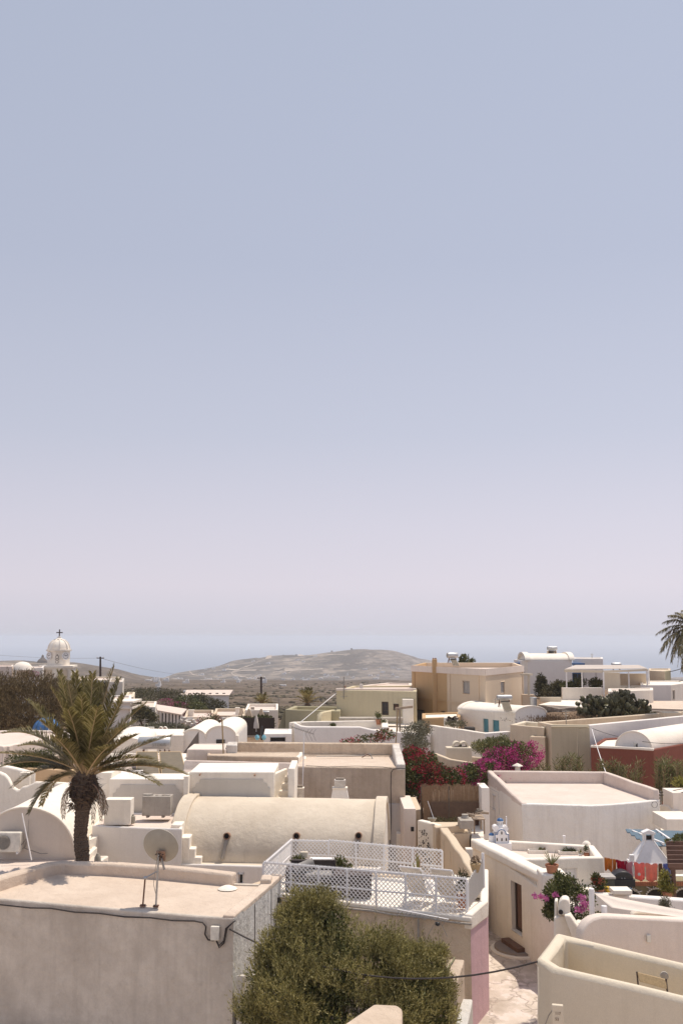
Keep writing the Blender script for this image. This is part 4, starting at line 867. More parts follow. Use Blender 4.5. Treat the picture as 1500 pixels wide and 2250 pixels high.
mbx('bell_post', .22, .05, ft + .52, .035, .035, .42); mb = MB(); mb.lathe((X0 + .22, Y0 + .05, Z0 + ft + .76), [(.002, -.02), (.022, 0), (.002, .022)], 8); mesh('finial', mb, wp_, mc)
# ================================================================ right side terrace beyond the alley
FL = -8.3
# white masonry left of the terrace: a low deck against the white house, a bench block
blk = [G(1197, 1930, -7.15), G(1240, 1960, -7.15), G(1305, 1957, -7.15), G(1300, 1918, -7.15), G(1215, 1915, -7.15)]
blk = [V3((p.x + .1, p.y, 0)) for p in blk]
t = thing('planter_terrace', 'low white masonry terrace behind the bougainvillea beside the white house', 'terrace', ctr(blk, -9.2)); shell(t, blk, -7.15, -9.3, M['white plaster'], ph=.03, pt=.1, amp=.02, bevel=.05)
b0 = P(1256, 1945, 26.6); mb = MB(); prof = [(-.33, 0), (-.27, .2), (-.18, .3), (.28, .3), (.34, .24), (.36, 0)]
mb.slab([(b0.x + x, b0.y, -7.16 + z * 1.15) for x, z in prof], (0, 1, 0), .4); mesh('masonry_bench', mb, M['white plaster'], bevel=.04, recalc=True, label='white rounded masonry bench behind the bougainvillea', cat='bench')
# agave like plant in a terracotta pot
px_box('white_pier', 1192, 1246, 1922, 1990, 27.75, .8, M['white plaster'], label='white masonry pier under the potted yucca', cat='pier', bevel=.04); q = P(1212, 1921, 27.95); t = thing('potted_plant', 'spiky potted yucca in a terracotta pot above the bougainvillea', 'potted plant', q)
mb = MB(); mb.lathe(q, [(.12, 0), (.17, .22), (.185, .22), (.185, .26), (.15, .26), (.14, .2)], 16); mesh('pot', mb, M['terracotta'], t)
for i in range(26):
    a = RNG.uniform(0, 6.28); e = RNG.uniform(.2, .55); l = RNG.uniform(.3, .5); d = V3((math.cos(a) * math.sin(e * 1.6), math.sin(a) * math.sin(e * 1.6), math.cos(e * 1.6)))
    mb = MB(); s_ = d.cross(V3((0, 0, 1))).normalized() * .018; p0 = q + V3((0, 0, .24)); p1 = p0 + d * l * .6; p2 = p0 + d * l + V3((0, 0, -.05 * e)); mb.add([p0 - s_, p0 + s_, p1 + s_ * .8, p2, p1 - s_ * .8], [(0, 1, 2, 4), (4, 2, 3)]); mesh('leaf', mb, M['reed leaves'], t, smooth=0)
# long white wall in front of the terrace kitchen
A = P(1306, 1964, 27.0); B = P(1530, 1981, 26.6); wt = thing('terrace_wall', 'long white wall below the washing line', 'wall', V3((A.x, A.y, -9.4)))
strip('wall', [A, B], .3, -9.4, M['shade toned white'], wt, bevel=.04)
px_box('wall_block', 1347, 1388, 1957, 1966, 26.7, .45, M['white plaster'], wt)
# basin on the wall
q = P(1382, 1966, 27.0); t = thing('basin', 'small blue grey basin standing on the white wall under the washing', 'basin', q); mb = MB(); mb.lathe(q + V3((0, .1, 0)), [(.07, 0), (.09, .14), (.1, .14), (.085, .13), (.06, .02)], 14); mesh('bowl', mb, plain('basin blue', (.14, .2, .26), .5), t)
# kitchen counter: brick top, round arches of cobble below
cy = 28.6; ct = thing('outdoor_kitchen', 'outdoor kitchen counter with brick edge and stone arches behind the washing', 'outdoor kitchen', V3((P(1400, 1940, cy).x, cy, -9.2)))
xl, xr = xat(1335, cy), xat(1540, cy); zt1, zt0 = zat(1937, cy), zat(1946, cy)
mb = MB(); mb.box(((xl + xr) / 2, cy + .35, (zt1 - .03 - 9.2) / 2), (xr - xl, .66, zt1 - .03 + 9.2)); mesh('counter', mb, plaster('counter stone', (.30, .26, .16), (.2, .17, .1), amt=.5), ct)
nb = int((xr - xl) / .06)
for i in range(nb):
    mb = MB(); mb.box((xl + (i + .5) * (xr - xl) / nb, cy - .02 + RNG.uniform(0, .01), (zt0 + zt1) / 2), ((xr - xl) / nb - .012, .06, zt1 - zt0)); 
    if i == 0: bk0 = mesh('brick', mb, M['terracotta'], ct, smooth=0)
    else:
        c_ = bk0.copy(); COL.objects.link(c_); c_.parent = ct; c_.location = bk0.location + V3(((i) * (xr - xl) / nb, RNG.uniform(-.008, .008), 0))
for u in (1363, 1418, 1478):
    r = .30; cx = xat(u, cy); cz = zat(1966, cy) - .12; mb = MB(); mb.slab([(cx + (r - .05) * math.cos(a), cy - .012, cz + (r - .05) * math.sin(a)) for a in [math.pi * i / 14 for i in range(15)]] + [(cx - r + .05, cy - .012, cz - .5), (cx + r - .05, cy - .012, cz - .5)], (0, 1, 0), .008); mesh('dark_arch_panel', mb, M['dark interior'], ct, smooth=0, recalc=True)  # solid dark panel; the shade under the arch is its colour
    for i in range(15):
        a = math.pi * (i + .5) / 15; mb = MB(); mb.lathe((cx + r * math.cos(a), cy - .03, cz + r * math.sin(a)), [(.001, -.03), (.026, -.02), (.028, .02), (.001, .03)], 6, axis=(0, 1, 0)); mesh('cobble', mb, M['unit white'], ct)
for i in range(11):
    u0 = RNG.uniform(1338, 1495); v0 = RNG.uniform(1950, 1962); mb = MB(); a = P(u0, v0, cy - .006); b = a + V3((RNG.uniform(-.14, .14), 0, RNG.uniform(-.12, .12))); mb.bar(a, b, .02, .012, up=(0, 1, 0)); mesh('pale_joint', mb, M['white paint'], ct, smooth=0)
# mosaic wall behind (crazy paving with white joints)
t = thing('crazy_paved_wall', 'dark stone wall with wide white joints behind the pergola post', 'wall', P(1490, 1940, 29.5)); w0_, w1_ = xat(1440, 29.6), xat(1540, 29.6)
mb = MB(); mb.box(((w0_ + w1_) / 2, 29.75, -7.6), (w1_ - w0_, .25, 1.6)); mesh('wall', mb, M['white plaster'], t)
k = 0
for i in range(7):
    for j in range(7):
        cx = w0_ + .1 + i * .2 + RNG.uniform(-.03, .03) + (j % 2) * .1; cz = -6.9 - j * .2 + RNG.uniform(-.02, .02)
        if cx > w1_ - .1: continue
        pl = [(cx + .085 * RNG.uniform(.75, 1.15) * math.cos(a + .3), 29.62, cz + .085 * RNG.uniform(.75, 1.15) * math.sin(a + .3)) for a in [6.283 * q_ / 6 for q_ in range(6)]]
        mb = MB(); mb.slab(pl, (0, -1, 0), .03); mesh('stone', mb, M['stone'], t, smooth=0, recalc=True)
# barbecue chimney: white pyramid hood with an open cap
b0 = P(1432, 1898, 30.0); t = thing('barbecue_chimney', 'white pyramid shaped barbecue chimney with a small open cap behind the washing', 'chimney', V3((b0.x, 30.3, -9.2)))
W_, H_ = .52, .62; z0 = b0.z; tw = .11
vs = []; fs = []
for f, (wd, z) in enumerate(((W_, z0), (tw, z0 + H_))):
    vs += [(b0.x - wd, 30.3 - wd * .6, z), (b0.x + wd, 30.3 - wd * .6, z), (b0.x + wd, 30.3 + wd * .6, z), (b0.x - wd, 30.3 + wd * .6, z)]
mb = MB(); mb.add(vs, [(0, 1, 5, 4), (1, 2, 6, 5), (2, 3, 7, 6), (3, 0, 4, 7), (4, 5, 6, 7), (3, 2, 1, 0)]); mesh('hood', mb, M['white paint'], t, bevel=.01)
for sx, sy in ((-1, -1), (1, -1), (1, 1), (-1, 1)): mb = MB(); mb.bar((b0.x + sx * W_, 30.3 + sy * W_ * .6, z0), (b0.x + sx * tw, 30.3 + sy * tw * .6, z0 + H_), .035, .035); mesh('hood_edge', mb, M['white paint'], t)
boxobj('hood_rim', (b0.x, 30.3, z0 - .03), (1.14, .72, .07), M['white paint'], t)
for sx in (-1, 1): boxobj('cap_leg', (b0.x + sx * .12, 30.3, z0 + H_ + .09), (.06, .2, .2), M['white paint'], t)
boxobj('dark_cap_block', (b0.x, 30.34, z0 + H_ + .06), (.17, .1, .1), M['dark interior'], t, bevel=0)  # block added inside the cap; the opening's shade is its dark colour
mb = MB(); mb.slab([(b0.x - .19, 30.18, z0 + H_ + .17), (b0.x + .19, 30.18, z0 + H_ + .17), (b0.x + .19, 30.18, z0 + H_ + .22), (b0.x, 30.18, z0 + H_ + .3), (b0.x - .19, 30.18, z0 + H_ + .22)], (0, 1, 0), .24); mesh('cap', mb, M['white paint'], t, bevel=.01, recalc=True)
boxobj('oven_body', (b0.x, 30.45, (z0 - .07 - 9.2) / 2), (1.05, .6, z0 - .07 + 9.2), M['white plaster'], t)
# plain white little lantern block left of it
boxobj('white_post', tuple(P(1389, 1889, 30.0) + V3((0, .1, -.6))), (.13, .13, 1.45), M['white paint'], label='small white post left of the pyramid chimney', cat='post')
# dark items: bin, grill
q = P(1337, 1965, 27.6); t = thing('dustbin', 'dark grey wheeled bin with a pale lid left of the barbecue grill', 'bin', V3((q.x, 27.9, -8.3)))
mb = MB(); a = P(1323, 1965, 27.6); b = P(1350, 1932, 27.6); mb.box(((a.x + b.x) / 2, 27.85, (b.z + -8.3) / 2), (b.x - a.x, .4, b.z + 8.3)); mesh('body', mb, plain('bin grey', (.07, .07, .055), .6), t, bevel=.02); boxobj('lid', ((a.x + b.x) / 2, 27.83, b.z + .03), (b.x - a.x + .06, .46, .06), M['grey shutter'], t)
t = thing('grill', 'black barbecue grill with a domed lid behind the washing', 'grill', V3((P(1368, 1930, 28.1).x, 28.2, -8.3))); q = P(1367, 1926, 28.1)
mb = MB(); prof = [(.27 * math.cos(a), .20 * math.sin(a)) for a in [math.pi * i / 12 for i in range(13)]]; mb.slab([(q.x + x, 28.0, q.z - .05 + z) for x, z in prof], (0, 1, 0), .4); mesh('lid', mb, M['black plastic'], t, recalc=True, bevel=.02); boxobj('firebox', (q.x + .02, 28.2, q.z - .15), (.58, .42, .2), M['black plastic'], t)
for dx in (-.06, .02): mb = MB(); mb.lathe((q.x + dx, 27.98, q.z - .02), [(.001, -.01), (.018, 0), (.001, .012)], 8, axis=(0, -1, 0)); mesh('knob', mb, M['galvanised steel'], t)
for dx in (-.24, .26): boxobj('leg', (q.x + dx, 28.2, (q.z - .25 - 8.3) / 2), (.03, .03, q.z - .25 + 8.3), M['black plastic'], t)
q = P(1335, 1959, 27.3); t = thing('bucket', 'small yellow plastic bucket beside the potted flowers', 'bucket', V3((q.x, 27.35, q.z - .07))); mb = MB(); mb.lathe(V3((q.x, 27.35, q.z - .07)), [(.06, 0), (.085, .18), (.095, .18), (.08, .17)], 12); mesh('pail', mb, plain('bucket yellow', (.62, .40, .04), .5), t)
q = P(1318, 1960, 27.2); t = potplant('reddish leaved plant in a pot left of the yellow bucket', V3((q.x, 27.3, q.z - .1)), .12, .12, [(0, 0, .28, .2, .15, .16), (-.08, 0, .42, .12, .1, .12)], 700, .075, .035, M['garden leaves'], seed=51)
crown('blossom', [(q.x - .03, 27.25, q.z + .26, .18, .14, .12)], 120, .05, .04, plain('rust flower', (.28, .06, .03), .7), t, seed=52)
q = P(1465, 1962, 27.6); t = potplant('yellow green bushy potted plant against the pergola post', V3((q.x, 27.6, q.z - .15)), .14, .16, [(0, 0, .3, .24, .18, .2), (-.05, 0, .55, .15, .12, .18)], 1000, .08, .035, leafy('lemon leaves', [(.10, .09, .02), (.25, .23, .05), (.35, .3, .08)]), seed=53)
# pergola on brown posts at the right edge
t = thing('pergola', 'brown timber pergola with overhanging slats at the right edge', 'pergola', V3((P(1483, 1980, 27.4).x, 27.6, -8.3)))
for i, v in enumerate((1853, 1863, 1873, 1883, 1893, 1902)):
    y = 28.9 - i * .28; a = P(1462 + i * .8, v, y); mb = MB(); mb.bar(a, a + V3((1.6, .04, -.01)), .05, .12); mesh('slat', mb, M['brown wood'], t, bevel=.006)
for u in (1474, 1486): a = P(u, 1893, 27.8); boxobj('post', (a.x + .02, 27.8 + (u - 1474) * .03, (a.z - 8.9) / 2), (.08, .08, a.z + 8.9), M['brown wood'], t)
a = P(1478, 1905, 27.6); mb = MB(); mb.bar(a + V3((-.1, 0, 0)), a + V3((1.4, .1, 0)), .07, .14); mesh('beam', mb, M['brown wood'], t)
mb = MB(); a = P(1466, 1866, 28.8); mb.prism([(a.x + .1, 27.6), (a.x + 1.6, 27.6), (a.x + 1.6, 28.95), (a.x + .1, 28.95)], a.z - .28, a.z - .26); mesh('shade_cloth', mb, M['sail cloth'], t, smooth=0)
# blue slatted canopy on the big white house wall
t = thing('blue_pergola', 'light blue slatted canopy fixed to the big white house above the chimney', 'pergola', P(1440, 1840, 33)); 
for i, (v, u) in enumerate(((1826, 1375), (1832.5, 1384), (1840, 1395), (1847, 1406), (1855, 1416))):
    y = 34.2 - i * .42; a = P(u, v, y); b = P(1520, v + 5 - i, y - .05); mb = MB(); mb.bar(a, b, .24, .03, up=(0, -.3, 1)); mesh('slat', mb, M['sky blue slat'], t, bevel=.004)
for u0 in (1382, 1440, 1500): a = P(u0, 1824, 34.4); mb = MB(); mb.bar(a, a + V3((.5 if u0 == 1382 else .0, -2.0, -.05)), .06, .08); mesh('rafter', mb, M['white paint'], t)
crown('vine', [(P(1497, 1850, 32).x, 31.9, zat(1850, 32) + .1, .28, .3, .12), (P(1480, 1854, 29).x, 29.0, zat(1853, 29) + .05, .3, .12, .05)], 700, .08, .04, M['garden leaves'], label='green creeper lying over the blue slats at the right edge', cat='creeper', seed=54)
# the washing line
la, lb = P(1325, 1884, 28.9), P(1472, 1898, 28.0); lab_ = V3(lb) - V3(la)
straight('washing_line', 'washing line strung from the white roof corner to the brown pergola post', 'washing line', la, lb, .05, .006, 'white paint')
def cloth(name, lab, cat, u0, u1, v1, mat, shape='shirt', seed=0):
    f0_, f1_ = (u0 - 1325) / 147., (u1 - 1325) / 147.; a = V3(la) + lab_ * f0_; b = V3(la) + lab_ * f1_; a.z -= .05 * 4 * f0_ * (1 - f0_); b.z -= .05 * 4 * f1_ * (1 - f1_)
    h = a.z - zat(v1, (a.y + b.y) / 2); nu, nv = 14, 14; vs = []; r = random.Random(seed)
    n_ = (b - a).cross(V3((0, 0, 1))).normalized(); ph = r.uniform(0, 6)
    for j in range(nv + 1):
        for i in range(nu + 1):
            fu, fv = i / nu, j / nv; e = fu
            if shape == 'shirt':
                wdt = 1.0 if fv < .28 else .86; e = .5 + (fu - .5) * wdt
                zz_ = h * fv * (1 + .07 * math.sin(fu * 7 + ph)) - (.0 if fv else 0)
                if fv < .35: zz_ += (.10 * h) * max(0, 1 - abs(fu - .5) / .22) * (1 - fv / .35)
            else: zz_ = h * fv * (1 + .12 * math.sin(fu * 9 + ph))
            p = a.lerp(b, e) + V3((0, 0, -zz_ + .01)) + n_ * (.035 * math.sin(fu * 13 + ph + fv) * (fv + .15) + .03 * math.sin(fu * 5 + fv * 4 + ph) * fv); vs.append(p)
    fs = [(j * (nu + 1) + i, j * (nu + 1) + i + 1, (j + 1) * (nu + 1) + i + 1, (j + 1) * (nu + 1) + i) for j in range(nv) for i in range(nu)]
    mb = MB(); mb.add(vs, fs); o = mesh(name, mb, mat, smooth=60, label=lab, cat=cat, group='clothes on the washing line'); s_ = o.modifiers.new('thick', 'SOLIDIFY'); s_.thickness = .008; return o
def cl(n_, c):
    if n_ in MATS: return MATS[n_]
    m = plain(n_, c, .9, var=.15, vs=9); n = m.node_tree; b = n.nodes['Principled BSDF']; tr = N(n, 'ShaderNodeBsdfTranslucent'); tr.inputs[0].default_value = tuple(min(1, x * 1.25) for x in c) + (1,); mx = N(n, 'ShaderNodeMixShader'); mx.inputs[0].default_value = .5
    L(n, b.outputs[0], mx.inputs[1]); L(n, tr.outputs[0], mx.inputs[2]); L(n, mx.outputs[0], n.nodes['Material Output'].inputs[0]); return m
cloth('shirt', 'ochre orange garment at the left end of the washing line', 'garment', 1327, 1345, 1912, cl('orange cloth', (.55, .25, .06)), 'cloth', 1)
cloth('shirt', 'narrow orange garment beside the crimson vest', 'garment', 1346, 1353, 1914, cl('orange cloth', (.55, .25, .06)), 'cloth', 2)
cloth('vest', 'crimson vest on the washing line', 'garment', 1353, 1377, 1914, cl('crimson cloth', (.42, .015, .055)), 'shirt', 3)
cloth('vest', 'pale mauve pink garment partly behind the crimson vest', 'garment', 1372, 1390, 1928, cl('mauve cloth', (.52, .30, .33)), 'shirt', 4)
cloth('shirt', 'salmon pink t-shirt, left one of the pair', 'garment', 1392, 1416, 1935, cl('salmon cloth', (.72, .26, .22)), 'shirt', 5)
cloth('shirt', 'peach pink t-shirt, right one of the pair', 'garment', 1417, 1444, 1938, cl('peach cloth', (.72, .33, .26)), 'shirt', 6)
cloth('scarf', 'narrow brown patterned cloth between peach shirt and blue cloth', 'garment', 1446, 1454, 1932, cl('brown cloth', (.28, .16, .1)), 'cloth', 7)
cloth('shirt', 'periwinkle blue garment beside the brown pergola post', 'garment', 1456, 1472, 1944, cl('periwinkle cloth', (.18, .22, .48)), 'cloth', 8)
mb = MB(); mb.lathe(P(1403, 1921, 28.35), [(.001, 0), (.045, 0), (.045, .004), (.001, .004)], 10, axis=(0, -1, 0)); mesh('patch', mb, M['sail cloth'], [o for o in bpy.data.objects if o.get('label', '').startswith('salmon')][0])

# --- white posts, sail, curved wall, scroll gable
for u, v, d, lb_ in ((1298, 1952, 24.6, 'taller white post holding the shade sail'), (1326, 1990, 23.6, 'shorter white post in front of the pale pink wall')):
    a = P(u, v, d); mb = MB(); mb.tube([(a.x, a.y, -9.3), a], .065, 14); mesh('post', mb, M['white paint'], label=lb_, cat='post', smooth=50, bevel=.01)
s0 = P(1304, 1962, 24.7); s1_ = P(1342, 1995, 24.4); s2 = P(1560, 2024, 24.8); s3 = P(1560, 2012, 25.0)
mb = MB(); vs = []; K = 12
for i in range(K + 1):
    f = i / K; a = s0.lerp(s3, f); b = s0.lerp(s1_, min(1, f * 4)) if f < .25 else s1_.lerp(s2, (f - .25) / .75)
    for j in range(5): p = a.lerp(b, j / 4); p.z -= .06 * math.sin(math.pi * j / 4) * math.sin(math.pi * min(1, f)); vs.append(p)
mb.add(vs, [(i * 5 + j, i * 5 + j + 1, i * 5 + j + 6, i * 5 + j + 5) for i in range(K) for j in range(4)]); o = mesh('shade_sail', mb, M['sail cloth'], smooth=60, label='pale triangular shade sail stretched from the tall white post to the right', cat='shade sail'); s_ = o.modifiers.new('t', 'SOLIDIFY'); s_.thickness = .006
pk = thing('curved_house_wall', 'pale pinkish wall with a curved shoulder behind the cream roof', 'wall', V3((P(1330, 2015, 23.2).x, 23.2, -9.3)))
strip('wall', [P(1277, 2056, 23.0), P(1283, 2040, 23.02), P(1292, 2027, 23.05), P(1304, 2018, 23.1), P(1322, 2013, 23.15), P(1345, 2013, 23.2), P(1420, 2017, 23.3), P(1560, 2024, 23.4)], .3, -10.5, M['rose plaster'], pk, bevel=.05, step=.3)
boxobj('wall_switch', tuple(P(1424, 2062, 23.26)), (.09, .06, .16), M['unit white'], pk)
t = thing('white_parapet', 'low white rounded parapet behind the pale pink wall', 'wall', V3((P(1400, 2005, 25).x, 25, -9.2))); strip('wall', [P(1388, 2012, 24.8), P(1392, 2006, 24.8), P(1402, 2004, 24.8), P(1480, 2006, 24.9), P(1540, 2008, 25)], .25, -9.3, M['white plaster'], t, bevel=.05, step=.3)
px_box('dark_window', 1474, 1530, 2004, 2011, 25.4, .06, M['blue paint'], t)
q = P(1467, 2012, 24.9); t = thing('olive_tree', 'small round headed potted olive against the white wall', 'tree', V3((q.x, 25.6, -8.4))); tubeobj('trunk', [V3((q.x, 25.6, -8.4)), V3((q.x + .02, 25.6, -7.3)), V3((q.x, 25.6, -6.95))], .02, M['grey bark'], t)
crown('crown', blobs_px([(1467, 1985, 25.6, 17, 14, .2), (1458, 1992, 25.5, 9, 9, .12), (1477, 1994, 25.6, 10, 9, .12)]), 1500, .06, .014, M['grey scrub leaves'], t, seed=61, shell_=.1, up=.3)
# scroll gable with a round hole, seen nearly from the side
g0 = P(1243, 1983, 24.3); t = thing('scroll_gable', 'white scroll shaped wall end with a round hole in front of the bougainvillea', 'wall', V3((g0.x, g0.y, -9.3)))
def slab_px(name, pts, dA, dep, mat, par, **k): mb = MB(); mb.slab([P(u, v, dA) for u, v in pts], (0.25, 1, 0), dep); return mesh(name, mb, mat, par, recalc=True, bevel=.03, **k)
slab_px('scroll_head', [(1225, 2012), (1225, 1992), (1228, 1982), (1234, 1976), (1242, 1975), (1248, 1979), (1251, 1987), (1251, 2012)], 24.2, .38, M['white plaster'], t)
slab_px('back_pier', [(1217, 1980), (1224, 1979), (1225, 2058), (1217, 2055)], 24.4, .3, M['white plaster'], t)
mb = MB(); ring = []; cq = P(1231, 2004, 24.17)
mb.lathe(cq, [(.001, 0), (.055, 0), (.055, .012), (.001, .012)], 18, axis=(-.25, -1, 0)); mesh('dark_hole_disc', mb, M['dark interior'], t);  # dark disc laid on the face, shade of the hole as colour
slab_px('sloping_brace', [(1238, 2012), (1251, 2011), (1279, 2052), (1279, 2080), (1262, 2080)], 24.0, .35, M['white plaster'], t); slab_px('lower_pier', [(1216, 2016), (1240, 2012), (1262, 2075), (1262, 2110), (1216, 2110)], 24.25, .3, M['white plaster'], t)
slab_px('curl', [(1262, 2030), (1268, 2027), (1277, 2028), (1279, 2034), (1279, 2056), (1262, 2045)], 24.5, .3, M['white plaster'], t)
# bougainvillea
q = P(1245, 2040, 25.2); t = thing('bougainvillea', 'bougainvillea with green leaves and a few pink flowers beside the white posts', 'shrub', V3((q.x, 25.4, -9.0)))
bl = blobs_px([(1240, 1960, 25.6, 38, 30, .45), (1275, 1965, 25.6, 30, 34, .4), (1232, 1985, 25.4, 32, 28, .4), (1215, 1965, 25.4, 20, 16, .3), (1265, 2000, 25.3, 34, 34, .4), (1290, 1995, 25.5, 20, 26, .35), (1210, 2005, 25.3, 16, 12, .25), (1250, 1930, 25.8, 14, 14, .25), (1225, 1925, 25.8, 8, 8, .15), (1262, 2030, 25.2, 22, 16, .3)])
crown('foliage', bl, 8500, .075, .036, M['garden leaves'], t, seed=62, shell_=.0, cf=3.5, cut=.35, up=.25, rnd=.9)
crown('blossom', blobs_px([(1281, 1990, 24.95, 9, 9, .12), (1219, 1968, 25.1, 5, 5, .1), (1187, 1972, 25.2, 6, 5, .1), (1174, 1970, 25.2, 5, 4, .1), (1272, 2000, 24.9, 7, 5, .1), (1276, 1972, 25.1, 9, 5, .1), (1199, 1975, 25.2, 4, 3, .1)]), 520, .06, .045, M['pink blossom'], t, seed=63, shell_=.0, cut=-1)
for pts in ([(1245, 2050), (1240, 2000), (1225, 1960), (1200, 1972), (1176, 1971)], [(1250, 2050), (1262, 2000), (1265, 1950), (1250, 1925)], [(1250, 2050), (1280, 2010), (1310, 2010), (1335, 2018)], [(1248, 2050), (1225, 2015), (1200, 2012), (1195, 2016)]):
    tubeobj('stem', [P(u, v, 25.5) for u, v in pts], [.022] + [.012] * (len(pts) - 2) + [.005], M['bark'], t, k=5)
crown('foliage', blobs_px([(1312, 2010, 25.5, 14, 4, .12), (1332, 2014, 25.5, 12, 4, .12)]), 130, .06, .035, M['garden leaves'], t, seed=64, shell_=0., cut=-1)

# ================================================================ big white house with the wide roof
bz = -5.95; bp = [(1145, 1766), (1300, 1770), (1449, 1758), (1333, 1717), (1070, 1716)]
bh, bpoly = flatroof('white_house', 'big whitewashed house with a wide pinkish flat roof, right of the reed fence', 'house', bp, bz, -9.4, M['old white plaster'], M['pale roof screed'], lip=.05, pt=.2, mats={1: plaster('wall white right', (.85, .82, .77), (.68, .63, .57), amt=.4, streak=.4, bump=1., spots=.08), 0: plaster('wall white right', (.85, .82, .77), (.68, .63, .57), amt=.4, streak=.4, bump=1., spots=.08), 4: plaster('wall side white', (.86, .80, .73), (.68, .61, .53), amt=.3, streak=.2)}, amp=.05,
    holes=[{'e': 4, 'px': (1083, 1778, 1087, 1750), 'kind': 'glass', 'fw': .05, 'pm': M['grey shutter']}])
pb = [V3(p) for p in bpoly]
strip('parapet', [V3((pb[0].x, pb[0].y, bz + .07)), V3((pb[4].x, pb[4].y, bz + .48))], .22, bz - .1, M['pale roof screed'], bh, side=-1, bevel=.05, amp=.03)
strip('parapet', [V3((pb[4].x + .22, pb[4].y, bz + .48)), V3((pb[3].x, pb[3].y, bz + .46))], .22, bz - .1, M['pale roof screed'], bh, side=-1, bevel=.05, amp=.03)
strip('parapet', [V3((pb[3].x, pb[3].y - .2, bz + .46)), V3((pb[2].x, pb[2].y + .1, bz + .42)), V3((pb[2].x - .02, pb[2].y, bz + .2))], .22, bz - .1, M['pale roof screed'], bh, side=-1, bevel=.05, amp=.03)
# thin lightning rod
q = G(1110, 1716, bz); tubeobj('aerial_rod', [q, q + V3((-.02, 0, 1.0)), q + V3((-.03, 0, 1.25))], [.02, .02, .03], M['rusty steel'], label='thin rusty rod on the left parapet of the big white house', cat='pole')
tubeobj('stub_post', [q + V3((-.25, -.2, 0)), q + V3((-.25, -.2, .5))], .02, M['white paint'], bh)
for pts in ([(1063, 1765), (1090, 1777), (1092, 1840)], [(1075, 1730), (1098, 1742), (1100, 1790)],):
    tubeobj('wall_wire', [P(u, v, 36.5 - (u - 1100) * .08) - V3((.06, 0, 0)) for u, v in pts], .006, M['dull metal'], bh, k=4)
# left neighbour sliver with brown opening
px_box('narrow_wall', 1059, 1074, 1731, 1845, 36.8, 1.2, M['wall side white'], label='narrow buff white wall between the reed fence and the big white house', cat='wall')
# ornament on the right corner
mb = MB(); q = P(1437, 1768, 34.9); mb.tube([q + V3((.1 * math.cos(a), 0, .1 * math.sin(a))) for a in [6.28 * i / 12 for i in range(13)]], .012, 5); mesh('ring_hook', mb, M['dull metal'], bh)
# white terraces at the right edge
t = thing('stepped_terrace', 'stepped white terraces and blocks at the right edge beyond the big white house', 'terrace', P(1480, 1830, 36))
q = [G(1452, 1830, -6.9), G(1560, 1836, -6.9), G(1560, 1775, -6.9), G(1440, 1775, -6.9)]; mb = MB(); mb.prism(q, -9.4, -6.9); mesh('terrace_floor', mb, M['white plaster'], t, bevel=.03)
px_box('block', 1464, 1530, 1800, 1828, 35.2, 1.6, M['white plaster'], t); px_box('pier', 1479, 1530, 1742, 1800, 37.5, 1.2, plaster('pier white', (.84, .75, .66), amt=.2), t)
strip('low_wall', [P(1447, 1768, 38.5), P(1465, 1770, 38), P(1480, 1786, 37.2)], .3, -8.5, M['white plaster'], t, bevel=.05)
strip('low_wall', [P(1462, 1756, 39.5), P(1500, 1765, 38.8)], .2, -8, M['beige weathered render'], t, bevel=.05)
for i in range(5):
    a = P(1420, 1746 + i * 6, 39.5); b = P(1450, 1743 + i * 7, 39.5); mb = MB(); mb.bar(a, b, .03, .06); mesh('rail', mb, M['white paint'], t)
for u in (1433, 1450): a = P(u, 1738, 39.4); tubeobj('rail_post', [a, V3((a.x, a.y, -7.8))], .03, M['dull metal'], t)
for v0, v1 in ((1746, 1729), (1752, 1737)): straight('overhead_cable', 'cable crossing above the blocks at the right edge, %s of two' % ('upper' if v0 == 1746 else 'lower'), 'cable', P(1405, v0, 40), P(1520, v1, 37), .03, .015)

# ================================================================ yard between: holed wall, long parapet wall, reed fence, pots
t = thing('long_wall', 'long cream wall running back from the lattice terrace to the pierced wall', 'wall', P(1000, 1950, 31))
tops = [P(1042, 1936, 27.3), P(1030, 1912, 28.3), P(1012, 1884, 30.0), P(994, 1858, 31.8), P(978, 1835, 33.6), P(966, 1818, 35.2)]
strip('wall', tops, .28, -9.4, M['buff plaster'], t, side=-1, bevel=.04, amp=.04)
for i, u in enumerate((0.15, .38, .62, .85)): a = tops[0].lerp(tops[-1], u); tubeobj('render_joint', [a + V3((-.03, 0, -.2)), V3((a.x - .03, a.y, -9))], .012, M['cream plaster'], t, k=4)
# pierced wall: openings drawn as dark chips, their shade in the colour
hp = thing('pierced_wall', 'white wall speckled with dark pebble shaped holes behind the lattice fence', 'wall', P(935, 1900, 36))
strip('wall', [P(916, 1802, 36.2), P(935, 1806, 35.9), P(966, 1816, 35.3)], .25, -9.2, M['white plaster'], hp, side=1, bevel=.04)
for i in range(150):
    v = 1822 + 95 * RNG.uniform() ** .8; u = RNG.uniform(919, 932 + (v - 1820) * .5 * RNG.uniform(.6, 1)); u = min(u, 963)
    a = P(u, v, 36.1 - (u - 916) * .018); r = RNG.uniform(.012, .035); mb = MB(); k = 6; ph = RNG.uniform(0, 3)
    mb.slab([(a.x + r * .65 * math.cos(ph + 6.283 * j / k), a.y, a.z + r * RNG.uniform(.9, 1.5) * math.sin(ph + 6.283 * j / k)) for j in range(k)], (0, -1, 0), .012); mesh('hole', mb, M['dark interior'], hp, smooth=0, recalc=True)
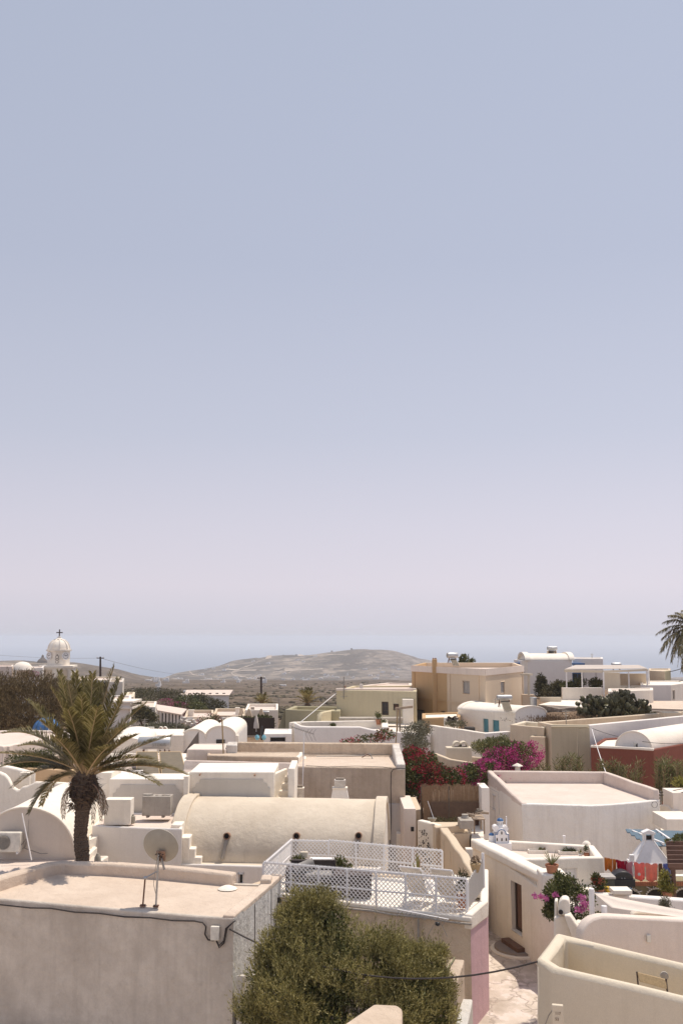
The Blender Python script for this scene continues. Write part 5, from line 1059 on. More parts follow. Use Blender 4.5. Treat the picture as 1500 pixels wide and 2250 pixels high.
# sunken boxes beside
t = thing('yard_terrace', 'small buff roof terraces between the long wall and the alley house', 'terrace', P(1010, 1860, 33))
def prism_px(name, px, z, zb, mat, par, **k): mb = MB(); mb.prism([G(u, v, z) for u, v in px], zb, z); return mesh(name, mb, mat, par, bevel=k.pop('bevel', .03), **k)
prism_px('raised_deck', [(962, 1834), (1031, 1830), (1034, 1815), (960, 1808)], -6.7, -9, M['buff plaster'], t); prism_px('low_deck', [(1000, 1945), (1060, 1945), (1060, 1864), (985, 1866)], -7.4, -9.3, M['pale roof screed'], t)
prism_px('raised_deck', [(1034, 1847), (1062, 1847), (1062, 1812), (1034, 1812)], -6.85, -9, M['white plaster'], t)
prism_px('back_kerb', [(956, 1818), (1020, 1812), (1020, 1806), (945, 1806)], -6.45, -9, M['buff plaster'], t)
px_box('rubble_block', 1010, 1040, 1803, 1822, 34.9, .7, M['concrete'], t)
boxobj('wall_end', tuple(P(1030, 1912, 31.5)), (.2, .3, 1.3), M['white plaster'], t)
px_box('narrow_house', 888, 913, 1777, 1900, 36.6, 3, M['rose plaster'], label='narrow grey white building beside the big weathered house', cat='house'); px_box('vent', 902, 909, 1817, 1827, 36.58, .05, M['dark interior'], [o for o in bpy.data.objects if o.name.startswith('narrow_house')][0])
px_box('narrow_house', 912, 926, 1780, 1900, 37.4, 3, M['yellow plaster'] if 0 else M['buff plaster'], label='thin slice of a buff house between the narrow grey building and the pierced wall', cat='house')
# reed fence
rf = thing('reed_fence', 'tall brown reed fence in front of the bougainvillea', 'fence', P(990, 1800, 38))
x0, x1 = xat(923, 37.6), xat(1060, 37.6); mb = MB(); n_ = 330
for i in range(n_):
    x = x0 + (x1 - x0) * (i + RNG.uniform(-.3, .3)) / n_; zt1 = zat(1725, 37.6) + RNG.uniform(-.05, .04) + .03 * math.sin(i * .11); mb.bar((x, 37.6 + RNG.uniform(-.015, .015), zat(1775, 37.6)), (x + RNG.uniform(-.02, .02), 37.6, zt1), .011, .011, up=(0, 1, 0))
mesh('reeds', mb, M['reed brown'], rf, smooth=0, kind='stuff')
mb = MB(); 
for i in range(26):
    z = zat(1764, 37.5) - i * .024; mb.bar((x0 + .28, 37.52, z), (x1, 37.52, z), .016, .02)
for i in range(30): x = x0 + .28 + (x1 - x0 - .28) * i / 29; mb.bar((x, 37.5, zat(1764, 37.5)), (x, 37.5, zat(1800, 37.5)), .012, .012, up=(0, 1, 0))
mesh('woven_band', mb, plain('wattle', (.20, .13, .09), .9), rf, smooth=0, kind='stuff')
mb = MB()
for i in range(60): mb.bar((x0 - .0 + .28 * i / 60, 37.45 - .5 * (1 - i / 60), zat(1806, 37.4)), (x0 + .28 * i / 60, 37.45 - .5 * (1 - i / 60), zat(1727, 37.4)), .01, .012, up=(0, 1, 0))
mesh('side_reeds', mb, M['reed brown'], rf, smooth=0, kind='stuff')
boxobj('backing', ((x0 + x1) / 2 + .1, 37.68, -6.7), (x1 - x0 - .1, .06, 1.4), M['brown wood'], rf)
for u in (924, 985): a = P(u, 1727, 37.35); tubeobj('pole', [a, V3((a.x, a.y, -7.6))], .018, M['grey bark'], rf)
q = P(949, 1806, 35.6); t = thing('hanging_pan', 'old wok shaped pan resting on the yard wall with a leaning stick', 'pan', q); mb = MB(); mb.lathe(q, [(.05, 0), (.12, .05), (.16, .13), (.145, .13), (.1, .04)], 18); mesh('pan', mb, M['dish enamel'], t); tubeobj('stick', [q + V3((.08, .05, .05)), P(939, 1760, 35.9)], .01, M['white paint'], t)
t = thing('work_table', 'rough wooden table piled with junk under the wall of the big white house', 'table', P(1050, 1822, 35.6)); q = P(1051, 1799, 35.6)
boxobj('table_top', (q.x, 35.9, q.z), (.42, .9, .04), M['old wood'], t)
for dx in (-.17, .17):
    for dy in (-.4, .4): boxobj('leg', (q.x + dx, 35.9 + dy, q.z - .25), (.05, .05, .5), M['old wood'], t)
for i in range(9):
    a = q + V3((RNG.uniform(-.2, .15), RNG.uniform(-.1, .5), RNG.uniform(.05, .3))); mb = MB(); mb.tube([a, a + V3((RNG.uniform(-.3, .3), RNG.uniform(-.1, .3), RNG.uniform(-.02, .1)))], RNG.uniform(.02, .05), 6); mesh('driftwood', mb, M['grey bark'] if i % 2 else M['old wood'], t)
q = P(1021, 1797, 35.4); t = thing('clay_pot', 'squat clay pot on the rubble block by the reed fence', 'pot', q); mb = MB(); mb.lathe(q, [(.1, -.05), (.14, .02), (.1, .1), (.12, .12)], 12); mesh('pot', mb, M['concrete'], t)
crown('weeds', blobs_px([(965, 1803, 36.6, 22, 5, .3), (1000, 1802, 36.6, 16, 4, .3)]), 500, .07, .03, M['scrub leaves'], label='low dark weeds at the foot of the reed fence', cat='weeds', seed=71)
# ================================================================ barrel vault in the middle
def gy(v, z, u=750): return G(u, v, z).y
ez = -6.85; A = G(378, 1893, ez); B = G(838, 1903, ez); A = V3((A.x, A.y, 0)); B = V3((B.x, B.y, 0))
rd = (B - A).normalized(); rn = V3((-rd.y, rd.x, 0))
vt = thing('vaulted_house', 'long barrel vaulted roof of bare buff render with three clay spouts', 'house', V3(((A.x + B.x) / 2, A.y + 2, -9)))
vw = 4.0; rise = 1.62
# half barrel running left to right: arch planes are its ends
def bar_pt(t, l):  # t 0 front eave .. pi back eave
    a = A.lerp(B, l); q = a + rn * (vw / 2 * (1 - math.cos(t))); return V3((q.x, q.y, ez + rise * math.sin(t)))
nl, sg = 16, 36; vs = []; fs = []
for i in range(nl + 1):
    for j in range(sg + 1): vs.append(wob(bar_pt(math.pi * j / sg, i / nl), .03, .6))
for i in range(nl):
    for j in range(sg): k = i * (sg + 1) + j; fs.append((k, k + 1, k + sg + 2, k + sg + 1))
mb = MB(); mb.add(vs, fs); mesh('vaulted_roof', mb, M['vault render'], vt, smooth=60, recalc=True)
Lr = (B - A).length
for l0, l1, ex in ((-.02, .30 / Lr, .10), (1 - .28 / Lr, 1.012, .10)):
    vs = []; fs = []
    for j in range(sg + 1):
        t = math.pi * j / sg
        for l, e in ((l0, -.1), (l0, ex), (l1, ex), (l1, -.1)):
            q = bar_pt(t, l); vs.append(wob(q + V3((-rn.x * math.cos(t) * e, -rn.y * math.cos(t) * e, math.sin(t) * e)), .02))
    for j in range(sg):
        for q in range(4): fs.append((j * 4 + q, j * 4 + (q + 1) % 4, j * 4 + 4 + (q + 1) % 4, j * 4 + 4 + q))
    mb = MB(); mb.add(vs, fs); mesh('arch_rim', mb, M['vault render'], vt, smooth=40, recalc=True, bevel=.03)
for P_ in (A, B):
    g = [bar_pt(math.pi * j / sg, 0 if P_ is A else 1) for j in range(sg + 1)]; g = [V3((g[0].x, g[0].y, -9))] + g + [V3((g[-1].x, g[-1].y, -9))]; mb = MB(); mb.add(g, [tuple(range(len(g)))]); mesh('gable', mb, M['white plaster'], vt, smooth=0)
# wall below with eave shelf and a slit window
wp4 = [A - rn * .42, B - rn * .42, B - rn * -.3, A - rn * -.3]
shell(vt, [V3((p.x, p.y, 0)) for p in wp4], ez + .02, -9.5, M['shade toned white'], ph=.02, pt=.1, holes=[{'e': 0, 'px': (525, 1942, 534, 1921), 'kind': 'glass', 'fw': .02, 'bm': M['dark interior']}], amp=.02, bevel=.05, deck=M['vault render'])
for u, v in ((499, 1837), (652, 1838), (788, 1836)):
    # find the point of the vault under that line of sight
    best = None
    for j in range(60):
        t = math.pi / 2 * j / 60
        for l in [k / 200 for k in range(201)]:
            q = bar_pt(t, l); r = ray(u, v); w_ = r * (q.y / r.y); e = (w_ - q).length
            if best is None or e < best[0]: best = (e, q, t)
    q, t = best[1], best[2]; nn = V3((-rn.x * math.cos(t), -rn.y * math.cos(t), math.sin(t))).normalized(); dd = (-rn + V3((0, 0, .12))).normalized()
    mb = MB(); k = 14
    mb.lathe(q + V3((0, 0, .02)), [(.105, -.15), (.105, .16), (.08, .16), (.08, .02), (.001, .02)], k, axis=tuple(dd)); s_ = mesh('clay_spout', mb, M['rusty clay'], vt, smooth=50)
    mb = MB(); mb.lathe(q + dd * .05 + V3((0, 0, .02)), [(.001, 0), (.078, 0), (.078, .004), (.001, .004)], k, axis=tuple(dd)); mesh('dark_spout_disc', mb, M['dark interior'], s_, smooth=0)  # dark disc in the bore, the spout's inner shade put into colour
    # shallow gutter down the curve
    pts = [bar_pt(t - .06 - (t - .12) * i / 7, 0) for i in range(8)]; off = q - bar_pt(t, 0); off.z = 0
    vs = []; 
    for i, p in enumerate(pts):
        tt = t - .06 - (t - .12) * i / 7; p = p + off - (rd * .10 if v != 1838 else rd * .02) * (i / 7); n2 = V3((-rn.x * math.cos(tt), -rn.y * math.cos(tt), math.sin(tt))); vs += [p - rd * .05 + n2 * .035, p + rd * .05 + n2 * .035]
    mb = MB(); mb.add(vs, [(2 * i, 2 * i + 1, 2 * i + 3, 2 * i + 2) for i in range(7)]); o = mesh('rain_gutter', mb, M['concrete'], vt, smooth=60); sm = o.modifiers.new('t', 'SOLIDIFY'); sm.thickness = .05
# ---- stepped buttress left of the vault
sb = thing('stepped_buttress', 'white masonry staircase descending beside the left end of the barrel vault', 'stairs', A)
for i, (u0, u1, v) in enumerate(((384, 399, 1812), (399, 417, 1840), (413, 429, 1865), (428, 443, 1884))):
    a = P(u0 - 8, v, A.y - .35); b = P(u1, v, A.y - .35); boxobj('step', ((a.x + b.x) / 2, A.y - .05 + i * .005, (a.z - 9.2) / 2), (b.x - a.x, .62, a.z + 9.2), M['white plaster'], sb, bevel=.03)

# ================================================================ terrace house behind the palm
fz = -5.75; gp4 = [G(204, 1813, fz), G(400, 1822, fz), G(404, 1786, fz), G(232, 1786, fz)]
tg = thing('terrace_block', 'white block with a sunlit terrace behind the palm trunk', 'house', ctr(gp4, -9)); shell(tg, [V3((p.x, p.y, 0)) for p in gp4], fz, -9.4, M['shade toned white'], ph=.04, pt=.1, deck=M['pale roof screed'], amp=.02, bevel=.04, mats={1: M['white plaster'], 3: M['white plaster']})
yb = gp4[3].y - .1
def scallop_panel(par, u0, u1, v0, v1, d, mat, dep=.04):
    a, b = P(u0, v1, d), P(u1, v0, d); w_, h_ = b.x - a.x, b.z - a.z; c = min(.26, w_ * .2); o = [(0, 0), (w_, 0), (w_, h_ - c * 1.5)]
    for i, (x, z) in enumerate(((w_ - .0, h_ - c * 1.1), (w_ - c * .35, h_ - c * .95), (w_ - c * .45, h_ - c * .55), (w_ - c * .85, h_ - c * .45), (w_ - c * .95, h_))): o.append((x, z))
    o += [(w_ - x, z) for x, z in ((w_ - c * .95, h_), (w_ - c * .85, h_ - c * .45), (w_ - c * .45, h_ - c * .55), (w_ - c * .35, h_ - c * .95), (w_, h_ - c * 1.1), (w_, h_ - c * 1.5))]
    mb = MB(); mb.slab([(a.x + x, d - dep * .3, a.z + z) for x, z in o], (0, 1, 0), dep); return mesh('scalloped_panel', mb, mat, par, smooth=0, recalc=True)
px_box('back_wall', 238, 412, 1712, 1800, yb + .25, 1.4, M['white plaster'], tg); scallop_panel(tg, 247, 401, 1724, 1800, yb + .235, M['greyish panel'])
px_box('side_pier', 402, 414, 1706, 1800, yb - .05, 1.2, M['white plaster'], tg)
px_box('back_wall', 245, 303, 1700, 1722, yb + 1.8, 1.0, M['shade toned white'], tg); px_box('pier', 205, 246, 1698, 1800, yb + .5, 1.5, M['cream plaster'] if 0 else M['white plaster'], tg)
px_box('white_chest', 228, 288, 1757, 1813, gp4[0].y + .02, .5, M['white plaster'], label='white masonry box at the edge of the terrace just right of the palm', cat='box')
cb = px_box('concrete_box', 312, 375, 1750, 1793, gp4[0].y + .75, .5, M['concrete'], label='stained concrete box on feet with broken tiles on top', cat='box')
for u in (324, 358): px_box('foot', u - 3, u + 3, 1791, 1797, gp4[0].y + .74, .4, M['stone'], cb)
def rock(u, v, d, r, sx, lab, i): 
    q = P(u, v, d); mb = MB(); k = 7; rr = random.Random(i); o = [(q.x + r * sx * math.cos(6.283 * j / k) * rr.uniform(.8, 1.1), q.y + r * math.sin(6.283 * j / k) * rr.uniform(.8, 1.1)) for j in range(k)]; mb.prism(o, q.z - .005, q.z + r * .7); return mesh('stone', mb, M['stone'] if i % 2 else M['concrete'], bevel=.015, label=lab, cat='stone')
yy = gp4[0].y + .95
for i, (u, v, r, sx, l) in enumerate(((325, 1749.5, .11, 1.6, 'broken tile at the left end on top of the concrete box'), (345, 1749.5, .06, 1, 'smallest stone on the concrete box, beside the broken tile'), (352, 1749.5, .06, 1.1, 'second small stone on top of the concrete box, middle'), (360, 1749.5, .07, 1.1, 'pale stone right of the middle on top of the concrete box'), (370, 1749.5, .08, 1.2, 'dark brick lump at the right end on top of the concrete box'))): rock(u, v, yy, r, sx, l, i)
q = P(291, 1811, gp4[0].y + .1); t = thing('water_bag', 'small cloudy plastic canister standing beside the white masonry box', 'canister', q); boxobj('body', (q.x, q.y + .1, q.z + .12), (.13, .13, .24), M['dish enamel'], t, bevel=.03); boxobj('cap', (q.x, q.y + .1, q.z + .26), (.05, .05, .03), M['black plastic'], t)
# house with the long scalloped panel + stairs
yb2 = yb + .1
ph_ = thing('panel_house', 'white house with a long scalloped panel and a small stair, above the barrel vault', 'house', P(510, 1770, yb2))
px_box('wall', 414, 603, 1696, 1800, yb2 + .3, 2.4, M['white plaster'], ph_, bevel=.04); scallop_panel(ph_, 422, 594, 1712, 1800, yb2 + .285, M['greyish panel'])
px_box('stair_wall', 632, 648, 1688, 1800, yb2 + .2, 2.2, M['white plaster'], ph_, bevel=.04)
for i in range(5): px_box('step', 602, 633, 1706 + i * 0 + (4 - i) * 16, 1800, yb2 + .5 + i * .35, .36, M['white plaster'], ph_, bevel=.02)
t0 = P(600, 1700, yb2 + 2.4); strip('stair_parapet', [P(602, 1701, yb2 + .6), P(632, 1688, yb2 + 2.2)], .12, -5.6, M['white plaster'], ph_, bevel=.03)
# curved parapet behind
cyv = yb2 + 3.3; pr = thing('rounded_parapet', 'long cream parapet with a rounded back above the scalloped panel', 'wall', P(520, 1690, cyv))
a, b = P(405, 1671, cyv), P(650, 1677, cyv); vs = []; K = 20
for i in range(K + 1):
    p = a.lerp(b, i / K)
    for j in range(8):
        t = (math.pi / 2) * j / 7; vs.append(p + V3((0, -.55 * (1 - math.cos(t)), -.62 * math.sin(t))))
    vs.append(p + V3((0, .25, 0))); vs.append(p + V3((0, .25, -1.2))); vs.append(p + V3((0, -.56, -1.2)))
n_ = 11; fs = [(i * n_ + j, i * n_ + (j + 1) % n_, (i + 1) * n_ + (j + 1) % n_, (i + 1) * n_ + j) for i in range(K) for j in range(n_)] + [tuple(range(n_))[::-1], tuple(K * n_ + j for j in range(n_))]
mb = MB(); mb.add(vs, fs); mesh('parapet', mb, M['pale roof screed'], pr, recalc=True, bevel=.02)
for u0 in (452, 515, 548): tubeobj('cable', [P(u0 - 20, 1693, cyv - .7), P(u0 - 8, 1690, cyv - .72), P(u0, 1688, cyv - .72), P(u0 + 12, 1690, cyv - .72), P(u0 + 22, 1694, cyv - .7)], .012, M['white paint'], pr, k=5)

# ================================================================ big weathered house
hz_ = -5.0; hp4 = [G(520, 1686, hz_), G(890, 1688, hz_), G(878, 1662, hz_), G(520, 1660, hz_)]
bw = thing('weathered_house', 'big weathered rose beige house with a parapeted roof and a black cable', 'house', ctr(hp4, -9)); hpp = [V3((p.x, p.y, 0)) for p in hp4]
shell(bw, hpp, hz_ + .05, -9.3, M['rose weathered render'], ph=.05, pt=.2, deck=M['roof screed'], amp=.05, bevel=.05)
strip('parapet', [V3((hpp[3].x, hpp[3].y, -4.47)), V3((hpp[2].x, hpp[2].y, -4.47))], .28, hz_ - .1, M['beige weathered render'], bw, side=1, bevel=.05, amp=.04)
strip('parapet', [V3((hpp[2].x, hpp[2].y + .2, -4.47)), V3((hpp[1].x, hpp[1].y, -4.85))], .32, hz_ - .1, M['old white plaster'], bw, side=-1, bevel=.05, amp=.04)
y0 = hpp[1].y - .03
mb = MB(); a, b = P(838, 1766, y0 - .02), P(893, 1766, y0 - .02); mb.prism([(a.x, y0 - .04), (b.x, y0 - .04), (b.x, y0 + .2), (a.x, y0 + .2)], -9.3, a.z); mesh('whitewashed_base', mb, plaster('greyish white', (.60, .56, .53), (.5, .45, .42), amt=.3, streak=.2), bw, bevel=.01)
tubeobj('wall_cable', [P(u, v, y0 - .12) for u, v in ((891, 1689), (880, 1688), (864, 1690), (859, 1697), (858, 1730), (859, 1790), (857, 1850), (858, 1885))], .018, M['cable black'], bw, k=6)
tubeobj('wall_cable', [P(u, v, y0 - .1) for u, v in ((672, 1682), (720, 1685), (780, 1683), (840, 1685), (860, 1688))], .009, M['cable black'], bw, k=5)
px_box('white_pilaster', 872, 893, 1832, 1900, y0 - .5, .5, M['white plaster'], bw); mb = MB()
tubeobj('fallen_pole', [P(695, 1662, hpp[2].y - .8), P(800, 1660, hpp[2].y - .6), P(812, 1656, hpp[2].y - .6), P(818, 1667, hpp[2].y - .9)], .018, M['dull metal'], bw, k=6); tubeobj('fallen_pole', [P(795, 1664, hpp[2].y - .9), P(806, 1658, hpp[2].y - .7), P(816, 1661, hpp[2].y - .7)], .02, M['rusty steel'], bw, k=6)
# left blocks
pb_ = thing('rose_blocks', 'low rose tinted roof blocks in front of the weathered parapet', 'house', P(500, 1690, 41))
def roofblk(px, z, zb, mat, par, name='block', **k): return shell(par, [V3((G(u, v, z).x, G(u, v, z).y, 0)) for u, v in px], z, zb, mat, ph=.03, pt=.15, wallname=name, amp=.02, bevel=.05, **k)
roofblk([(411, 1646), (497, 1646), (502, 1634), (425, 1634)], -4.6, -8, M['rose plaster'], pb_)
roofblk([(455, 1660), (656, 1663), (664, 1657), (664, 1652), (455, 1652)], -4.75, -8, M['rose weathered render'], pb_, mats={1: M['white plaster'], 2: M['white plaster']})
roofblk([(640, 1682), (672, 1684), (674, 1660), (655, 1660)], -5.0, -8, M['white plaster'], pb_)
roofblk([(497, 1637), (522, 1637), (522, 1630), (500, 1630)], -4.45, -8, M['old white plaster'], pb_)
# poles and aerials
def pole(lab, u0, v0, u1, v1, d, r, mat, name='pole'): a, b = P(u1, v1, d), P(u0, v0, d); return tubeobj(name, [a, b], r, M[mat], label=lab, cat='pole')
pole('thin brown pole with a dark knob on the rose roof block', 488, 1582, 491, 1656, 40.5, .03, 'cane'); pole('thin pale pole standing at the right corner of the weathered parapet', 874, 1560, 869, 1634, 45, .03, 'cane')
t = thing('television_aerial', 'television aerial on a white pole beside the stair, its boom pointing left', 'aerial', P(666, 1765, 37.5)); a, b = P(668, 1608, 38), P(664, 1762, 38)
tubeobj('mast', [b, a], .022, M['white paint'], t); l, r = P(640, 1597, 38.2), P(690, 1613, 37.8); tubeobj('boom', [l, r], .012, M['dull metal'], t)
for i in range(11): q = l.lerp(r, i / 12); tubeobj('element', [q + V3((-.02, -.06, .06)), q + V3((.02, .06, -.06))], .007, M['dull metal'], t, k=4)
for du in (674, 682, 690): tubeobj('reflector', [P(du + 4, 1602, 38) if du > 0 else a, P(du - 3, 1612, 38), P(du + 4, 1628, 38)], .007, M['dull metal'], t, k=4)
# chimneys
t = thing('chimney', 'tapered white chimney with a stone cap between barrel vault and weathered wall', 'chimney', P(747, 1770, 35.5)); a = P(723, 1768, 35.6); b = P(770, 1768, 35.6); cx = (a.x + b.x) / 2; z1 = zat(1733, 35.8); z0 = -6.2
vs = []; 
for w_, z in ((.42, z0), (.25, z1)): vs += [(cx - w_, 35.9 - w_ * .6, z), (cx + w_, 35.9 - w_ * .6, z), (cx + w_, 35.9 + w_ * .6, z), (cx - w_, 35.9 + w_ * .6, z)]
mb = MB(); mb.add(vs, [(0, 1, 5, 4), (1, 2, 6, 5), (2, 3, 7, 6), (3, 0, 4, 7), (4, 5, 6, 7), (3, 2, 1, 0)]); mesh('stack', mb, M['shade toned white'], t, bevel=.02); boxobj('collar', (cx, 35.9, z1 + .02), (.54, .38, .05), M['white plaster'], t); boxobj('cap', (cx, 35.9, z1 + .17), (.40, .3, .26), M['old white plaster'], t, bevel=.02); boxobj('cap_stone', (cx + .0, 35.9, z1 + .33), (.3, .22, .06), M['stone'], t, bevel=.02)
t = thing('chimney', 'small square chimney with a broken top beside the stair wall', 'chimney', P(658, 1770, 36)); a = P(659, 1735, 36); boxobj('stack', (a.x, 36, a.z - .3), (.26, .26, .75), M['old white plaster'], t); boxobj('cap_stone', (a.x, 36, a.z + .12), (.2, .2, .07), M['stone'], t); boxobj('collar', (a.x, 36, a.z + .06), (.3, .3, .04), M['white plaster'], t)

# ================================================================ left: vaulted room with the gable towards us
vz = -6.45; A0 = G(-62, 1888, vz); B0 = G(168, 1888, vz); ln = 5.2
lv = thing('vaulted_house', 'small white vaulted house with a round gable and air conditioner, far left', 'house', V3(((A0.x + B0.x) / 2, A0.y, -9)))
A1, B1 = A0 + V3((.1, ln, 0)), B0 + V3((.1, ln, 0)); vault(lv, A0, B0, A1, B1, vz, 1.48, M['white plaster'], gable=plaster('shade toned gable', (.68, .60, .52), (.57, .49, .42), amt=.25, streak=.15), amp=.02, seg=32, rim=.02, rims='f', rimw=.12)  # gable plaster darker than the roof: its shade is put into the colour
fl4 = [G(-120, 2000, vz), G(145, 1965, vz), G(200, 1886, vz), G(-120, 1880, vz)]; fl4 = [V3((-11.5, 26.8, 0)), V3((-7.2, 28.2, 0)), V3((-6.9, A0.y + .4, 0)), V3((-11.5, A0.y + .4, 0))]
shell(lv, fl4, vz + .02, -9.4, M['white plaster'], ph=.02, pt=.1, deck=M['pale roof screed'], amp=.02, bevel=.04)
q = P(18, 1851, A0.y - .35); t = thing('air_conditioner', 'white air conditioner box with a round fan on the left gable', 'air conditioner', V3((q.x, q.y, zat(1873, A0.y - .35))))
boxobj('casing', (q.x, q.y + .12, q.z), (.72, .28, .56), M['unit white'], t, bevel=.03); fx = P(5, 1851, A0.y - .5).x
mb = MB(); mb.lathe((fx, q.y - .03, q.z), [(.001, 0), (.2, 0), (.2, .012), (.001, .012)], 28, axis=(0, -1, 0)); mesh('fan', mb, plain('fan dark', (.09, .075, .06), .6), t)
for i in range(7): mb = MB(); r = .19 - i * .027; mb.tube([(fx + r * math.cos(a), q.y - .055, q.z + r * math.sin(a)) for a in [6.283 * k / 28 for k in range(29)]], .004, 4, False); mesh('grille_ring', mb, M['unit white'], t)
for dx in (-.28, .28): boxobj('foot', (q.x + dx, q.y + .12, q.z - .3), (.06, .3, .06), M['white paint'], t)
tubeobj('hose', [V3((q.x + .36, q.y + .1, q.z - .1)), V3((q.x + .5, q.y + .15, q.z + .1)), V3((q.x + .42, q.y + .2, q.z - .2)), V3((q.x + .9, q.y + .22, q.z - .36)), V3((q.x + 1.1, q.y + .22, q.z - .35))], .012, M['dull metal'], t)
tubeobj('pole', [P(70, 1890, A0.y - .7), P(49, 1787, A0.y - .5)], .018, M['white paint'], label='thin white pole leaning against the left gable', cat='pole')
tubeobj('wall_wire', [P(64, 1800, A0.y - .05), P(62, 1840, A0.y - .05), P(57, 1860, A0.y - .05), P(40, 1872, A0.y - .1)], .006, M['dull metal'], lv, k=4)
# right-hand buttress blocks by the trunk
t = thing('white_steps', 'white blocks and steps between the vaulted room and the terrace block', 'steps', P(200, 1880, 30)); 
roofblk([(178, 1894), (214, 1862), (204, 1856), (168, 1878)], -6.3, -9, M['white plaster'], t); roofblk([(196, 1846), (216, 1838), (214, 1812), (196, 1818)], -6.05, -9, M['white plaster'], t); roofblk([(168, 1872), (215, 1862), (212, 1800), (170, 1800)], -6.7, -9, M['white plaster'], t)
q = P(215, 1888, 29.3); mb = MB(); mb.lathe(q, [(.1, -.06), (.09, .06), (.05, .12), (.04, .16), (.001, .16)], 12); mesh('lantern', mb, M['dish enamel'], label='small glass lamp on the wall right of the palm base', cat='lamp')
# wavy wall, pier, yellow house
wv_y = A1.y + .2; ww = thing('wavy_wall', 'white wall with a sagging wavy top above the left vault', 'wall', P(40, 1740, wv_y))
strip('wall', [P(u, v, wv_y) for u, v in ((-60, 1690), (-15, 1694), (0, 1697), (10, 1702), (18, 1710), (24, 1722), (30, 1731), (38, 1736), (44, 1735), (50, 1729), (62, 1726), (70, 1722), (78, 1717), (96, 1718), (150, 1722), (170, 1735))], .25, -7.5, M['white plaster'], ww, bevel=.06, step=.2, amp=.03)
px_box('pier', 42, 66, 1698, 1738, wv_y + .5, .5, M['white plaster'], ww); strip('back_parapet', [P(-30, 1679, wv_y + 2.2), P(10, 1684, wv_y + 1.6), P(64, 1697, wv_y + .6)], .3, -7, M['white plaster'], ww, bevel=.05)
house('yellow_house', 'low apricot yellow walled house left of the palm crown', 'house', [(42, 1687), (170, 1692), (175, 1672), (75, 1675)], -5.2, -8, M['yellow plaster'], ph=.12, pt=.2, deck=M['white plaster'], bevel=.05)
house('rose_house', 'long low rose white roofed house below the blue dome, far left', 'house', [(-80, 1622), (8, 1640), (100, 1622), (165, 1618), (160, 1606), (45, 1603), (-80, 1608)], -4.55, -8, M['rose plaster'], ph=.12, pt=.25, deck=M['pale roof screed'], bevel=.05)
cw = px_box('cream_wall', -20, 22, 1640, 1690, 43, .5, M['rose plaster'], label='plain rosy wall at the left edge under the palm fronds', cat='wall')
px_box('cream_wall', 118, 215, 1660, 1700, 41, .5, M['buff plaster'], label='buff wall seen through the lower palm fronds', cat='wall')
crown('garden_hedge', blobs_px([(45, 1680, 41.5, 40, 24, .8), (85, 1672, 41.5, 40, 26, .8), (110, 1690, 41.5, 30, 18, .6), (20, 1695, 41.2, 25, 14, .5)]), 9000, .09, .045, M['garden leaves'], seed=80, cf=3, label='dense green shrub behind the palm fronds at the left', cat='shrub', shell_=.2)
q = P(102, 1607, 54); t = thing('blue_dome', 'small blue church dome left of the palm', 'dome', q); R = 29 * 54 / F
mb = MB(); mb.lathe(q, [(R * math.cos(a), R * 1.02 * math.sin(a)) for a in [math.pi / 2 * i / 12 for i in range(13)]], 32); mesh('dome', mb, M['deep blue dome'], t, smooth=60)
mb = MB(); mb.lathe(q, [(R + .12, -.6), (R + .12, -.02), (R * .99, .03)], 32); mesh('drum', mb, M['white plaster'], t, smooth=40); 
for a in range(8): an = a * math.pi / 4 + .2; tubeobj('rib', [q + V3((R * 1.005 * math.cos(b) * math.cos(an), R * 1.005 * math.cos(b) * math.sin(an), R * 1.025 * math.sin(b))) for b in [math.pi / 2 * i / 10 for i in range(11)]], .025, M['sky blue slat'], t, k=5)
for u in (108, 114): tubeobj('pipe_post', [P(u, 1620, 52), P(u, 1598, 52)], .03, M['white paint'], label='pale pipe on the rose roof under the blue dome, %s of two' % ('left' if u == 108 else 'right'), cat='pipe')
